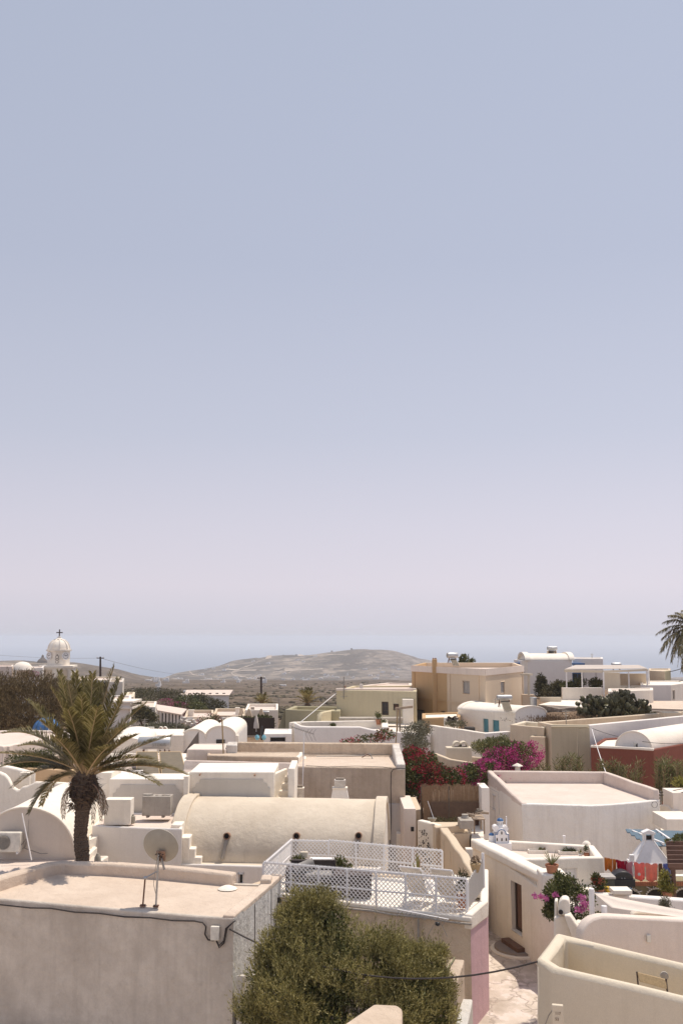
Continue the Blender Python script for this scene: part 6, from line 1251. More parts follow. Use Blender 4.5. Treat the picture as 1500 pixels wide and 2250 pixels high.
# ================================================================ houses further back
def ud(u, d): return V3((xat(u, d), d, 0))
def house_d(name, lab, cat, pts, zt, zb, mat, **k):
    poly = [ud(u, d) for u, d in pts]; t = thing(name, lab, cat, ctr(poly, zb), k.pop('group', None)); shell(t, poly, zt, zb, mat, **k); return t, poly
def solar(lab, uc, vtop, vbot, d, wpx, par_rz=0., scale=None, collector=True, side=-1, vdrop=None, text=None):
    """tank on a stand with its tilted collector; wpx is the tank's length in pixels"""
    w_ = wpx * d / F; c = P(uc, (vtop + vbot) / 2, d); r = (vbot - vtop) / 2 * d / F; t = thing('solar_water_heater', lab, 'water heater', c - V3((0, 0, r + .5)))
    R = Matrix.Rotation(par_rz, 3, 'Z'); X = R @ V3((1, 0, 0)); Yv = R @ V3((0, 1, 0))
    mb = MB(); mb.lathe(c, [(.001, -w_ / 2), (r * .9, -w_ / 2), (r, -w_ / 2 + .04), (r, w_ / 2 - .04), (r * .9, w_ / 2), (.001, w_ / 2)], 24, axis=X); mesh('tank', mb, M['tank metal'], t, smooth=50)
    for s in (-1, 1):
        mb = MB(); mb.lathe(c + X * s * w_ * .501, [(.001, 0), (r * .6, 0), (r * .6, .01), (.001, .01)], 16, axis=X * s); mesh('end_cap', mb, M['dish enamel'], t)
        for dy in (-.3, .3): mb = MB(); mb.bar(c + X * s * w_ * .32 - V3((0, 0, r * .9)), c + X * s * w_ * .36 + Yv * dy * (r * 3) - V3((0, 0, r + .9 * w_ * .5)), .04, .04); mesh('stand_leg', mb, M['rusty steel'], t)
    if collector:
        h = w_ * .95; a = c - V3((0, 0, r + .02)) + Yv * side * -.1
        for s in ((-.26, .26) if w_ > 1 else (0,)):
            pts = [a + X * (s * w_ * 1.15 + q * w_ * .27) + Yv * (side * l * .75 * h * -1) - V3((0, 0, l * .62 * h)) for l, q in ((0, -1), (0, 1), (1, 1), (1, -1))]
            n_ = (pts[1] - pts[0]).cross(pts[3] - pts[0]).normalized(); n_ = n_ if n_.z > 0 else -n_
            mb = MB(); mb.slab(pts, -n_, .07); co = mesh('collector', mb, M['dull metal'], t, recalc=True); q = [p.lerp(sum(pts, V3((0, 0, 0))) / 4, .05) + n_ * .004 for p in pts]; mb = MB(); mb.slab(q, n_, .006); mesh('glass_panel', mb, M['collector glass'], co, recalc=True)
    if text:
        cu = bpy.data.curves.new('lettering', 'FONT'); cu.body = text; cu.size = r * .75; cu.extrude = .003; cu.align_x = 'CENTER'; o = bpy.data.objects.new('lettering', cu); me_ = bpy.data.meshes.new_from_object(o); bpy.data.objects.remove(o)
        o = bpy.data.objects.new('lettering', me_); COL.objects.link(o); o.parent = t; me_.materials.append(M['grey cloth']); o['kind'] = 'stuff'; o.rotation_euler = (math.pi / 2 + .1, 0, par_rz); o.location = c - t.location + V3((w_ * .18, -r - .012, -r * .42))
    return t
# white curved courtyard wall
cw = thing('courtyard_wall', 'long low white courtyard wall with a stepped curving top behind the weathered house', 'wall', P(760, 1620, 60)); d0 = 60
strip('wall', [P(u, v, d0) for u, v in ((646, 1588), (653, 1591), (660, 1595), (675, 1597), (740, 1597), (790, 1597), (808, 1601), (835, 1606), (880, 1609), (945, 1613))], .35, -9, M['shade toned white'], cw, bevel=.06, step=.6)
strip('wall', [P(646, 1587, 60.3), P(652, 1586, 63), P(660, 1586, 66), P(838, 1583, 66)], .3, -8, M['white plaster'], cw, bevel=.05, step=.8)
strip('wall', [P(838, 1581, 66), P(838, 1597, 61)], .4, -8, M['white plaster'], cw, bevel=.05)
mb = MB(); mb.prism([G(665, 1598, -5.9), G(940, 1612, -5.9), G(940, 1590, -5.9), G(665, 1588, -5.9)], -9, -5.9); mesh('court_floor', mb, M['white plaster'], cw)
crown('foliage', blobs_px([(885 - 160, 1595, 62.5, 10, 3, .3)]), 260, .15, .05, M['garden leaves'], label='narrow green planting on the white courtyard wall', cat='plants', seed=90, shell_=0.)
for u, v, d, l in ((831, 1584, 66, 'terracotta pot on the left end of the white wall under the dark window'), (845, 1597, 64, 'potted bush on the courtyard ledge, lower right of the terracotta pot')):
    potplant(l, P(u, v + 8, d), .18, .3, [(0, 0, .55, .22, .2, .22)], 160, .14, .06, M['garden leaves'], seed=int(u))
house('olive_house', 'olive drab house with battered left wall and sunken roof', 'house', [(626, 1559), (746, 1562), (752, 1553), (646, 1551)], -5.0, -9, M['olive plaster'], ph=.5, pt=.3, deck=M['olive cream plaster'], bevel=.05)
mb = MB(); a = G(626, 1560, -5.05); mb.add([a, P(604, 1618, a.y - .4), V3((a.x, a.y, -8.2)), a + V3((0, .3, 0)), P(604, 1618, a.y - .1), V3((a.x, a.y + .3, -8.2))], [(0, 1, 2), (5, 4, 3), (0, 3, 4, 1)]); mesh('battered_wall', mb, M['olive plaster'], [o for o in bpy.data.objects if o.name == 'olive_house'][0], smooth=0)
strip('curved_wall', [P(707, 1583, 66.5), P(706, 1571, 66.6), P(710, 1565, 66.8), P(720, 1563, 68), P(742, 1558, 72)], .3, -8, M['olive cream plaster'], label='short cream wall with a curved end between olive house and pale green house', cat='wall', bevel=.05, step=.3)
gh2, _p = house('pale_green_house', 'long pale green house with a dark framed window, left of the ochre house', 'house', [(739, 1516), (915, 1519), (915, 1506), (775, 1507)], -3.7, -9, M['olive cream plaster'], ph=.12, pt=.25, deck=M['pale roof screed'], bevel=.04,
    holes=[{'e': 0, 'px': (838, 1571, 853, 1542), 'kind': 'glass', 'grid': (3, 2), 'fm': M['dark brown wood'], 'fw': .09}, {'e': 0, 'px': (864, 1560, 876, 1547), 'kind': 'shutter', 'fm': M['dark brown wood'], 'lm': M['brown wood'], 'fw': .06}])
y_ = _p[0].y - .05
for u in (831,): tubeobj('down_pipe', [P(u, 1518, y_), P(u, 1582, y_)], .05, M['olive cream plaster'], gh2)
px_box('rose_coping', 738, 914, 1513, 1518, y_ - .1, .4, M['rose plaster'], gh2)
px_box('roof_chimney', 790, 797, 1503, 1514, y_ + 3, .3, M['old white plaster'], gh2); px_box('roof_chimney', 756, 760, 1507, 1515, y_ + 2, .2, M['rusty clay'], gh2)
house('flat_roof_house', 'low pink white flat roofs behind the pale green house', 'house', [(775, 1508), (905, 1508), (905, 1501), (850, 1500)], -3.8, -9, M['rose plaster'], ph=.1, pt=.3, deck=M['pale roof screed'], bevel=.03)
straight('guy_wire', 'white wire rising from the courtyard wall to the corner of the pale green house', 'wire', P(659, 1588, 61), P(741, 1521, 72), 0, .025, 'white paint')
t = thing('television_aerial', 'television aerial standing in front of the pale green house', 'aerial', P(755, 1535, 71)); tubeobj('mast', [P(755, 1487, 71), P(755, 1535, 71)], .035, M['dull metal'], t)
for v in (1511, 1521, 1531): tubeobj('element', [P(748, v, 71), P(763, v - 1, 71)], .014, M['dull metal'], t, k=4)
px_box('white_block', 885, 908, 1537, 1604, 69, 1.5, M['white plaster'], label='white wall block between pale green house and ochre house', cat='wall')
px_box('ledge', 745, 885, 1578, 1584, 67, 1.2, M['concrete'], label='dark weathered ledge along the foot of the pale green house', cat='ledge')
t = thing('pergola', 'small grey pergola frame in front of the ochre house', 'pergola', P(877, 1608, 63)); mb = MB(); mb.bar(P(869, 1557, 63), P(905, 1553, 64.5), .12, .14); mesh('beam', mb, M['old wood'], t)
for u in (872, 878): tubeobj('post', [P(u, 1556, 63), P(u, 1610, 63)], .06, M['old wood'], t)
t = thing('garden_table', 'round dark metal table on the terrace beside the ochre house', 'table', P(889, 1610, 62)); q = P(889, 1598, 62); mb = MB(); mb.lathe(q, [(.001, 0), (.36, 0), (.36, .04), (.001, .04)], 20); mesh('table_top', mb, M['black plastic'], t)
for a in range(3): an = a * 2.1; tubeobj('leg', [q, q + V3((.1 * math.cos(an), .1 * math.sin(an), -.2)), q + V3((.3 * math.cos(an), .3 * math.sin(an), -.55))], .02, M['black plastic'], t)

# ochre and sand two-storey house
zb_ = -2.1; op = [(904, 1462.5), (981, 1466.5), (1065, 1470.5), (1149, 1463), (1130, 1456), (930, 1456)]
oh, opoly = house('two_storey_house', 'two storey house in ochre and sand with a pale cornice and tall thin chimney', 'house', op, zb_, -9, M['sand plaster'], mats={0: M['ochre plaster'], 5: M['ochre plaster']}, ph=.4, pt=.25, deck=M['pale roof screed'], amp=.01, bevel=.03, step=1.5,
    holes=[{'e': 0, 'px': (913, 1592, 932, 1561), 'kind': 'shutter', 'lm': M['grey shutter'], 'fm': M['dark brown wood']}, {'e': 0, 'px': (969, 1574, 978, 1563), 'kind': 'glass', 'fm': M['dark brown wood']},
           {'e': 1, 'px': (1016, 1523, 1031, 1497), 'kind': 'shutter', 'lm': M['grey shutter'], 'fm': M['grey shutter'], 'fw': .05}, {'e': 2, 'px': (1100, 1524, 1108, 1497), 'kind': 'shutter', 'lm': M['grey shutter'], 'fm': M['grey shutter'], 'fw': .05, 'leaves': 1}])
o3 = [V3((p.x, p.y, 0)) for p in opoly]
def band(i, z, h, out_, mat, nm, f0=0, f1=1):
    a, b = o3[i], o3[(i + 1) % 6]; a, b = a.lerp(b, f0), a.lerp(b, f1); d = (b - a).normalized(); n_ = V3((d.y, -d.x, 0)); sg_ = 1 if area2([(p.x, p.y) for p in o3]) > 0 else -1; n_ = n_ * sg_
    mb = MB(); mb.bar(V3((a.x, a.y, z)) + n_ * (out_ / 2 + .003), V3((b.x, b.y, z)) + n_ * (out_ / 2 + .003), out_, h); return mesh(nm, mb, mat, oh, smooth=0)
for i in range(3): band(i, zb_ - .2, .44, .05, M['rose plaster'], 'cornice')
for i, m_ in ((0, 'ochre plaster'), (1, 'sand plaster')):
    band(i, zat(1541, 70), .08, .05, M[m_], 'string_course'); band(i, zat(1546, 70), .05, .03, M[m_], 'string_course')
for i, f in ((0, .08), (1, .08), (1, .83), (2, .97)):
    a = o3[i].lerp(o3[i + 1], f); tubeobj('pilaster_edge', [V3((a.x, a.y - .04, -2.55)), V3((a.x, a.y - .04, -8))], .05, M['ochre plaster' if i == 0 else 'sand plaster'], oh, k=4)
a = o3[0].lerp(o3[1], .66); zc = zat(1449, 71); boxobj('chimney', (a.x, a.y - .15, (zc - 9) / 2), (.34, .36, zc + 9), M['ochre plaster'], oh, bevel=.04)
for dx in (-.08, .08): mb = MB(); mb.lathe((a.x + dx, a.y - .15, zc), [(.07, 0), (.07, .05), (.03, .1), (.001, .11)], 10); mesh('chimney_pot', mb, M['rusty clay'], oh)
solar('solar water heater on the roof of the ochre two storey house', 993, 1434, 1446, 71, 24, .35, side=1)
crown('roof_tree', blobs_px([(1022, 1450, 84, 12, 10, .4), (1037, 1455, 84, 8, 7, .3), (1016, 1457, 84, 8, 6, .3)]), 900, .2, .09, M['garden leaves'], label='dark bushy tree top showing over the two storey house roof', cat='tree', seed=91, shell_=0)
t = thing('roof_pergola', 'small pale pergola and low wall at the right side of the sand coloured house', 'pergola', P(1160, 1545, 71)); mb = MB(); mb.bar(P(1146, 1482, 71.5), P(1166, 1482, 71), .5, .14); mesh('beam', mb, M['cream plaster'], t); tubeobj('post', [P(1161, 1484, 71), P(1161, 1528, 71)], .09, M['cream plaster'], t, k=10)
px_box('low_wall', 1147, 1173, 1526, 1560, 71.3, .4, M['sand plaster'], t)
# barrel tank on the slope
q = P(1171, 1556, 66); mb = MB(); mb.lathe(q, [(.24, -.05), (.24, .68), (.2, .7), (.001, .7)], 18); mesh('water_tank', mb, M['galvanised steel'], label='small grey metal drum at the top of the brown slope', cat='tank')
# low ochre wall with stones
house_d('ochre_annex', 'low ochre wing with a pale roof edge at the foot of the two storey house', 'house', [(925, 62), (1008, 63), (1008, 67), (925, 66)], zat(1578, 62), -9, M['ochre plaster'], ph=.1, deck=M['white plaster'])
t = thing('rubble_wall', 'white wall with black lava stones beside the ochre wing', 'wall', P(992, 1600, 61)); px_box('wall', 976, 1006, 1577, 1600, 61.2, .4, M['white plaster'], t)
for i in range(34):
    u, v = RNG.uniform(978, 1004), RNG.uniform(1574, 1592); q = P(u, v, 61.15); r = RNG.uniform(.05, .1); mb = MB(); mb.slab([(q.x + r * math.cos(6.283 * j / 6) * RNG.uniform(.8, 1.2), q.y, q.z + r * .8 * math.sin(6.283 * j / 6)) for j in range(6)], (0, -1, 0), .06); mesh('stone', mb, M['dark stone'], t, smooth=0, recalc=True)

# white house with shallow vault
vz2 = -4.62; A, B, A2, B2 = G(1131, 1569, vz2), G(1199, 1566, vz2), G(1005, 1559, vz2), G(1066, 1553, vz2)
mh = thing('white_vault_house', 'white house with a shallow vaulted roof and two turquoise shuttered windows', 'house', V3((A.x, A.y, -9)))
vault(mh, A, B, A2, B2, vz2, .42, M['white plaster'], rim=.05, rimw=.3, gable=M['shade toned white'], amp=.01)
bsh = dict(kind='shutter', fm=M['blue shutter'], lm=M['blue shutter'], fw=.05)
shell(mh, [V3((p.x, p.y, 0)) for p in (A2, A, B, B2)], vz2 + .02, -9.2, M['white plaster'], ph=.02, pt=.05, amp=.01, bevel=.02, mats={1: M['shade toned white']}, holes=[dict(bsh, e=0, px=(1061, 1608, 1072, 1580), leaves=1), dict(bsh, e=0, px=(1082, 1608, 1096, 1583), leaves=2)])
solar('solar water heater on the shallow white vault with two collectors', 1107, 1527, 1538, 62, 33, .15, side=1)
house('white_courtyard', 'white walled yard in front of the shallow vaulted house', 'house', [(942, 1593), (1064, 1611), (1120, 1607), (1121, 1592), (1004, 1588)], -5.2, -9.2, M['white plaster'], ph=1.0, pt=.3, zts=[-5.2, -5.2, -5.2, -6.15, -6.1], deck=M['white plaster'], mats={1: M['shade toned white']}, bevel=.04,
      holes=[{'e': 0, 'px': (973, 1664, 981, 1652), 'kind': 'shutter', 'fm': M['blue shutter'], 'lm': M['blue shutter'], 'fw': .04, 'leaves': 1}])
px_box('dark_bench', 1021, 1043, 1598, 1606, 59.5, .5, M['black plastic'], label='dark bench on the white yard under the turquoise windows', cat='bench')
# beige compound
house('beige_block', 'buff block with a sunken roof right of the white yard', 'house', [(1120, 1592), (1193, 1599), (1214, 1590), (1150, 1584)], -4.8, -9.2, M['cream plaster'], ph=.5, pt=.25, mats={0: M['buff plaster']}, deck=M['white plaster'], bevel=.04)
house('beige_annex', 'pinkish beige wedge shaped annex behind the magenta bougainvillea', 'house', [(1163, 1618), (1196, 1619), (1214, 1613), (1182, 1607)], -5.25, -9.2, M['green beige plaster'], ph=.15, pt=.2, mats={0: M['sand plaster']}, deck=M['white plaster'], bevel=.04)
nh, npoly = house('beige_house', 'large house with green beige front and long white side, behind the reeds', 'house', [(1210, 1592.5), (1294, 1593), (1525, 1571), (1500, 1562), (1361, 1573), (1180, 1586)], -4.6, -9.2, M['buff plaster'], ph=.6, pt=.25, mats={0: M['green beige plaster'], 1: M['shade toned white']}, deck=M['buff plaster'], bevel=.04, step=1.6)
y_ = npoly[0].y - .06
for pts in ([(1210, 1597), (1290, 1597)], [(1268, 1597), (1268, 1690)], [(1292, 1598), (1270, 1599)]): tubeobj('moulding', [P(u, v, y_ + (u - 1210) * -.012) for u, v in pts], .04, M['green beige plaster'], nh, k=4)
px_box('parapet_block', 1457, 1500, 1566, 1582, 60, .8, M['buff plaster'], nh)
straight('guy_wire', 'white wire running from the beige house corner down to the big white roof', 'wire', P(1299, 1601, 52), P(1331, 1700, 43), .1, .02, 'white paint'); straight('overhead_wire', 'thin wire from the beige house corner over the red house vault', 'wire', P(1299, 1600, 52), P(1530, 1632, 46), .3, .012)
# red house
rz_ = -5.3; rh, rpoly = house('red_house', 'oxide red house with a white vault and an air conditioner on its roof', 'house', [(1296, 1640), (1434, 1647), (1540, 1627), (1510, 1612), (1325, 1622)], rz_, -9.2, M['oxide red plaster'], ph=.1, pt=.15, deck=M['white plaster'], bevel=.04,
     holes=[{'e': 0, 'px': (1356, 1702, 1371, 1684), 'kind': 'glass', 'fm': M['dark brown wood']}], amp=.015)
r3 = [V3((p.x, p.y, 0)) for p in rpoly]; strip('white_coping', [V3((p.x, p.y - .02, rz_ + .06)) for p in (rpoly[0], rpoly[1])], .2, rz_ - .05, M['white plaster'], rh, bevel=.02)
A, B = G(1352, 1641, rz_), G(1431, 1645, rz_); ax_ = (r3[2] - r3[1]).normalized(); A2, B2 = A + ax_ * 6, B + ax_ * 6
vault(rh, A, B, A2, B2, rz_ - .02, .80, M['white plaster'], gable=M['shade toned white'], rim=.03, rims='f', rimw=.25, amp=.01)
px_box('window', 1383, 1398, 1623, 1641, A.y + .02, .12, M['dark interior'], rh)
q = P(1404, 1638, A.y - .35); t = thing('air_conditioner', 'air conditioner unit in front of the small vault on the red house', 'air conditioner', q - V3((0, 0, .2))); boxobj('casing', q, (.58, .25, .32), M['unit white'], t); mb = MB(); mb.lathe(q + V3((-.1, -.13, 0)), [(.001, 0), (.12, 0), (.12, .01), (.001, .01)], 16, axis=(0, -1, 0)); mesh('fan', mb, M['fan dark'], t)
q = P(1417, 1675, r3[0].y - 1.0); mb = MB(); mb.lathe(q, [(.001, 0), (.08, 0), (.08, .08), (.05, .1), (.001, .1)], 12, axis=(0, -1, 0)); mesh('wall_lamp', mb, M['galvanised steel'], rh)

# the houses on the rise to the right
A, B = ud(1157, 95), ud(1254, 95); rd2 = V3((1, 0, 0)); wz = zat(1451, 95)
fw_ = thing('far_vault_house', 'tall white house with a barrel roof seen side on, on the rise', 'house', V3((A.x, 95, -5)))
vs = []; nl, sg = 8, 20
for i in range(nl + 1):
    for j in range(sg + 1):
        t_ = math.pi * j / sg; q = A.lerp(B, i / nl); vs.append((q.x, 95 + 2.0 * (1 - math.cos(t_)), wz + .62 * math.sin(t_)))
mb = MB(); mb.add(vs, [(i * (sg + 1) + j, i * (sg + 1) + j + 1, (i + 1) * (sg + 1) + j + 1, (i + 1) * (sg + 1) + j) for i in range(nl) for j in range(sg)]); mesh('vaulted_roof', mb, M['white plaster'], fw_, smooth=60, recalc=True)
for q in (A, B):
    mb = MB(); vs = []
    for j in range(sg + 1):
        t_ = math.pi * j / sg
        for dx, e in ((-.25, 0), (-.25, .14), (.25, .14), (.25, 0)): vs.append((q.x + dx, 95 + 2.0 * (1 - math.cos(t_)) - math.cos(t_) * e, wz + (.62 + e) * math.sin(t_)))
    fs = [(j * 4 + k_, j * 4 + (k_ + 1) % 4, j * 4 + 4 + (k_ + 1) % 4, j * 4 + 4 + k_) for j in range(sg) for k_ in range(4)] + [(0, 1, 2, 3)]; mb.add(vs, fs); mesh('arch_rim', mb, M['white plaster'], fw_, smooth=40, recalc=True)
    mb = MB(); g = [(q.x, 95 + 2.0 * (1 - math.cos(math.pi * j / sg)), wz + .62 * math.sin(math.pi * j / sg)) for j in range(sg + 1)]; mb.add(g, [tuple(range(len(g)))]); mesh('gable', mb, M['white plaster'], fw_, smooth=0)
shell(fw_, [ud(1144, 95.2), A, B, V3((B.x, 99, 0)), V3((A.x - .6, 99, 0))], wz, -6, M['shade toned white'], ph=.05, pt=.1, amp=.01, mats={0: M['white plaster']})
px_box('blue_eave', 1130, 1143, 1456, 1459, 96, 1, M['blue paint'], fw_); px_box('blue_shutter', 1144, 1148, 1466, 1489, 95.0, .1, M['blue paint'], fw_)
house_d('white_wing', 'plain white upper storey right of the barrel roofed house', 'house', [(1256, 98), (1322, 98), (1322, 104), (1256, 104)], zat(1447, 98), -6, M['shade toned white'], ph=.1, deck=M['white plaster'], holes=[{'e': 0, 'px': (1256.5, 1500, 1280, 1478), 'kind': 'glass', 'fm': M['blue paint'], 'fw': .12, 'grid': (1, 2)}])
px_box('blue_eave', 1254, 1284, 1457, 1461, 96, 2, M['blue paint'], label='dark blue eave between the barrel roofed house and its wing', cat='eave')
solar('solar water heater above the barrel roofed white house', 1212, 1420, 1429, 97, 21, 0.05, side=-1); px_box('heater_wall', 1203, 1222, 1430, 1440, 97.5, .5, M['buff plaster'], label='buff block under the far solar water heater', cat='block')
solar('solar water heater behind the white pergola canopy', 1353, 1456, 1465, 92, 20, 0, side=-1, collector=False)
# pergola with slatted canopy
pg = thing('canopy_pergola', 'large white pergola with pale canopy strips on the rise to the right', 'pergola', P(1340, 1530, 82)); zt4 = zat(1472, 80)
ca = [ud(1238, 78), ud(1322, 76), ud(1418, 80), ud(1400, 90), ud(1262, 90)]
for i in range(3): a, b = ca[i % 5], ca[(i + 1) % 5]; (mb := MB()).bar(V3((a.x, a.y, zt4)), V3((b.x, b.y, zt4)), .1, .17); mesh('beam', mb, M['cream plaster'], pg) if i < 2 else mesh('beam', mb, M['white paint'], pg)
mb = MB(); mb.bar(V3((ca[4].x, ca[4].y, zt4)), V3((ca[0].x, ca[0].y, zt4)), .1, .17); mesh('beam', mb, M['cream plaster'], pg)
mb = MB(); mb.bar(V3((ca[3].x, ca[3].y, zt4)), V3((ca[4].x, ca[4].y, zt4)), .1, .17); mesh('beam', mb, M['cream plaster'], pg)
for i in range(7):
    f = (i + .1) / 7; g_ = (i + .82) / 7; a, b = ca[0].lerp(ca[4], f), ca[0].lerp(ca[4], g_); c_, d_ = ca[2].lerp(ca[3], g_), ca[2].lerp(ca[3], f); mb = MB(); mb.slab([V3((p.x, p.y, zt4 + .09 + .02 * (i % 2))) for p in (a, d_, c_, b)], (0, 0, 1), .03); mesh('canopy_strip', mb, M['sail cloth'], pg, recalc=True, smooth=0)
for u, d in ((1241, 78), (1275, 77.5), (1306, 88), (1322, 76), (1377, 79), (1417, 80), (1421, 83)): q = ud(u, d); mb = MB(); mb.box((q.x, q.y, (zt4 - 6) / 2), (.09, .09, zt4 + 6)); mesh('post', mb, M['white paint'], pg)
px_box('beige_screen', 1327, 1361, 1478, 1515, 77.5, .1, M['cream plaster'], pg); px_box('beige_screen', 1361, 1418, 1480, 1506, 84, .1, M['buff plaster'], pg)
px_box('balustrade', 1235, 1322, 1511, 1545, 77, .3, M['white plaster'], pg)
house_d('white_hut', 'low white flat block with a vent in front of the canopy pergola', 'house', [(1331, 72), (1429, 74), (1429, 77), (1331, 76)], zat(1519, 72), -6.5, M['white plaster'], ph=.06, deck=M['pale roof screed'], holes=[{'e': 0, 'px': (1334, 1531, 1351, 1526), 'kind': 'glass', 'fm': M['concrete']}])
house_d('olive_buff_block', 'buff block with an olive right side behind the pergola', 'house', [(1421, 90), (1456, 88), (1469, 90), (1469, 96), (1421, 96)], zat(1474, 89), -6, M['buff plaster'], ph=.1, mats={1: M['olive plaster']}, deck=M['buff plaster'])
house_d('white_cottage', 'white cottage with a narrow dark window at the right edge of the rise', 'house', [(1402, 80), (1468, 80), (1496, 83), (1496, 88), (1402, 88)], zat(1505, 80), -6.5, M['white plaster'], ph=.08, deck=M['white plaster'], holes=[{'e': 1, 'px': (1477, 1536, 1480, 1516), 'kind': 'glass', 'fm': M['dark brown wood'], 'fw': .03}], mats={0: M['shade toned white']})
house_d('roof_cottage', 'sliver of a white cottage at the far right edge', 'house', [(1486, 92), (1540, 92), (1540, 96), (1486, 96)], zat(1515, 92), -7, M['rose plaster'], ph=.1)
t = thing('terrace_slab', 'sunlit white terrace slab above the stone retaining wall', 'terrace', P(1230, 1545, 74)); mb = MB(); zz_ = -4.75; mb.prism([G(1182, 1548, zz_), G(1282, 1553, zz_), G(1282, 1535, zz_), G(1235, 1535, zz_)], -5.2, zz_); mesh('slab', mb, M['white plaster'], t, bevel=.03); px_box('low_wall', 1276, 1360, 1532, 1548, 72, .4, M['white plaster'], t)
px_box('bench_wall', 1186, 1232, 1532, 1542, 75, .3, M['cream plaster'], t)
# retaining wall of stones, each stone its own
rw = thing('retaining_wall', 'brown dry stone retaining wall curving below the white terrace slab', 'wall', P(1230, 1570, 67))
a_, b_, c_ = P(1182, 1549, 69), P(1230, 1556, 67), P(1292, 1554, 69); strip('core', [a_, b_, c_, P(1310, 1552, 70)], .5, -7.2, M['stone'], rw, side=1, bevel=.03, amp=.08)
st0 = None
for i in range(120):
    f = RNG.uniform(0, 1); p = a_.lerp(b_, f * 2) if f < .5 else b_.lerp(c_, f * 2 - 1); z = p.z - .12 - RNG.uniform(0, .85); s_ = RNG.uniform(.12, .22)
    mb = MB(); mb.box((0, 0, 0), (s_ * 1.3, .14, s_ * .8), rz=RNG.uniform(-.2, .2), ry=RNG.uniform(-.2, .2))
    o = mesh('stone', mb, M['stone'] if i % 3 else M['dark stone'], rw, bevel=.02, origin=V3((0, 0, 0))); o.location = V3((p.x, p.y - .02, z)) - rw.location
for k_, (pts, lb) in enumerate((([(1432, 1545, 74), (1470, 1547, 73), (1530, 1550, 72)], 'upper rough stone wall at the right edge'), ([(1415, 1560, 68), (1460, 1563, 66), (1530, 1566, 65)], 'lower rough stone wall at the right edge'))):
    strip('rough_wall', [P(*q) for q in pts], .5, -7.5, M['stone' if k_ else 'roof screed'], bevel=.04, amp=.12, label=lb, cat='wall')
mb = MB(); mb.prism([G(1408, 1556, -4.75), G(1540, 1560, -4.75), G(1540, 1540, -4.75), G(1430, 1540, -4.75)], -5.3, -4.75); mesh('earth_roof', mb, M['roof screed'], label='flat earth brown roof at the right edge below the white cottage', cat='roof')

# ================================================================ middle left: small vaults, heaters, low roofs
jt = thing('twin_vault_house', 'white house with two small vaults side by side in the middle distance', 'house', P(455, 1640, 57))
for u0, u1, vs_, va in ((403, 456, 1622, 1603), (457, 520, 1618, 1596)):
    A, B = ud(u0, 57), ud(u1, 57); zs_ = zat(vs_, 57); vault(jt, A, B, A + V3((0, 7, 0)), B + V3((0, 7, 0)), zs_, zat(va, 57) - zs_, M['white plaster'], gable=M['shade toned white'], zb=-9, rim=.06, rimw=.3, rims='f', amp=.01)
px_box('window', 475, 494, 1625, 1634, 56.95, .1, M['black plastic'], jt); px_box('front_wall', 330, 404, 1611, 1660, 57, .4, M['shade toned white'], jt); px_box('stub', 517, 524, 1616, 1640, 56.9, .4, M['white plaster'], jt)
px_box('side_wall', 290, 404, 1603, 1611, 62, .4, M['white plaster'], jt)
mb = MB(); mb.prism([G(290, 1616, -5.35), G(404, 1616, -5.35), G(404, 1603, -5.35), G(300, 1600, -5.35)], -9, -5.35); mesh('flat_roof', mb, M['white plaster'], jt)
mb = MB(); mb.slab([P(437, 1607, 55), P(437, 1636, 55), P(396, 1664, 52)], (0, 1, 0), .02); mesh('awning', mb, plain('awning brown', (.09, .07, .06), .9), label='dark brown triangular awning stretched in front of the left small vault', cat='awning')
q = P(331, 1603, 60); t = thing('air_conditioner', 'air conditioner with round fan on the far white roof beside the twin vents', 'air conditioner', q - V3((0, 0, .2))); boxobj('casing', q, (.42, .25, .3), M['unit white'], t); mb = MB(); mb.lathe(q + V3((-.03, -.13, 0)), [(.001, 0), (.12, 0), (.12, .01), (.001, .01)], 16, axis=(0, -1, 0)); mesh('fan', mb, M['fan dark'], t)
t = thing('twin_vent', 'white vent block with two round hoods on the far white roof', 'vent', P(360, 1612, 60)); q = P(359, 1606, 60); boxobj('block', (q.x, q.y, q.z - .05), (.5, .35, .4), M['white plaster'], t)
for dx in (-.12, .13): mb = MB(); mb.lathe(q + V3((dx, -.1, .15)), [(.13, -.1), (.13, .02), (.09, .1), (.001, .13)], 14); h = mesh('hood', mb, M['white plaster'], t); mb = MB(); mb.lathe(q + V3((dx, -.24, .16)), [(.001, 0), (.08, 0), (.08, .01), (.001, .01)], 14, axis=(0, -1, 0)); mesh('opening', mb, M['rusty clay'], h)
solar('large solar water heater with lettering on its tank right of the palm', 340, 1619, 1646, 41, 68, 0.05, side=-1, collector=False, text='STEKIS')
t = thing('solar_collector', 'large tilted glass collector under the lettered tank', 'solar collector', P(355, 1700, 38))
for u0, u1, uu0, uu1 in ((300, 347, 300, 352), (350, 398, 355, 412)):
    pts = [P(uu0, 1704, 37.2), P(uu1, 1704, 37.2), P(u1, 1651, 40.3), P(u0, 1651, 40.3)]; n_ = (pts[1] - pts[0]).cross(pts[3] - pts[0]).normalized(); mb = MB(); mb.slab(pts, -n_, .09); co = mesh('collector_frame', mb, M['cane'], t, recalc=True); q = [p.lerp(sum(pts, V3((0, 0, 0))) / 4, .07) + n_ * .004 for p in pts]; mb = MB(); mb.slab(q, n_, .006); mesh('glass_panel', mb, M['collector glass'], co, recalc=True)
for u in (315, 352, 372): tubeobj('stand_leg', [P(u, 1648, 41), P(u + 6, 1706, 40.5)], .03, M['rusty steel'], t)
house_d('heater_house', 'white flat roof carrying the lettered solar heater', 'house', [(250, 37), (415, 37), (415, 44), (250, 44)], zat(1704, 37), -9, M['white plaster'], ph=.05, deck=M['pale roof screed'])
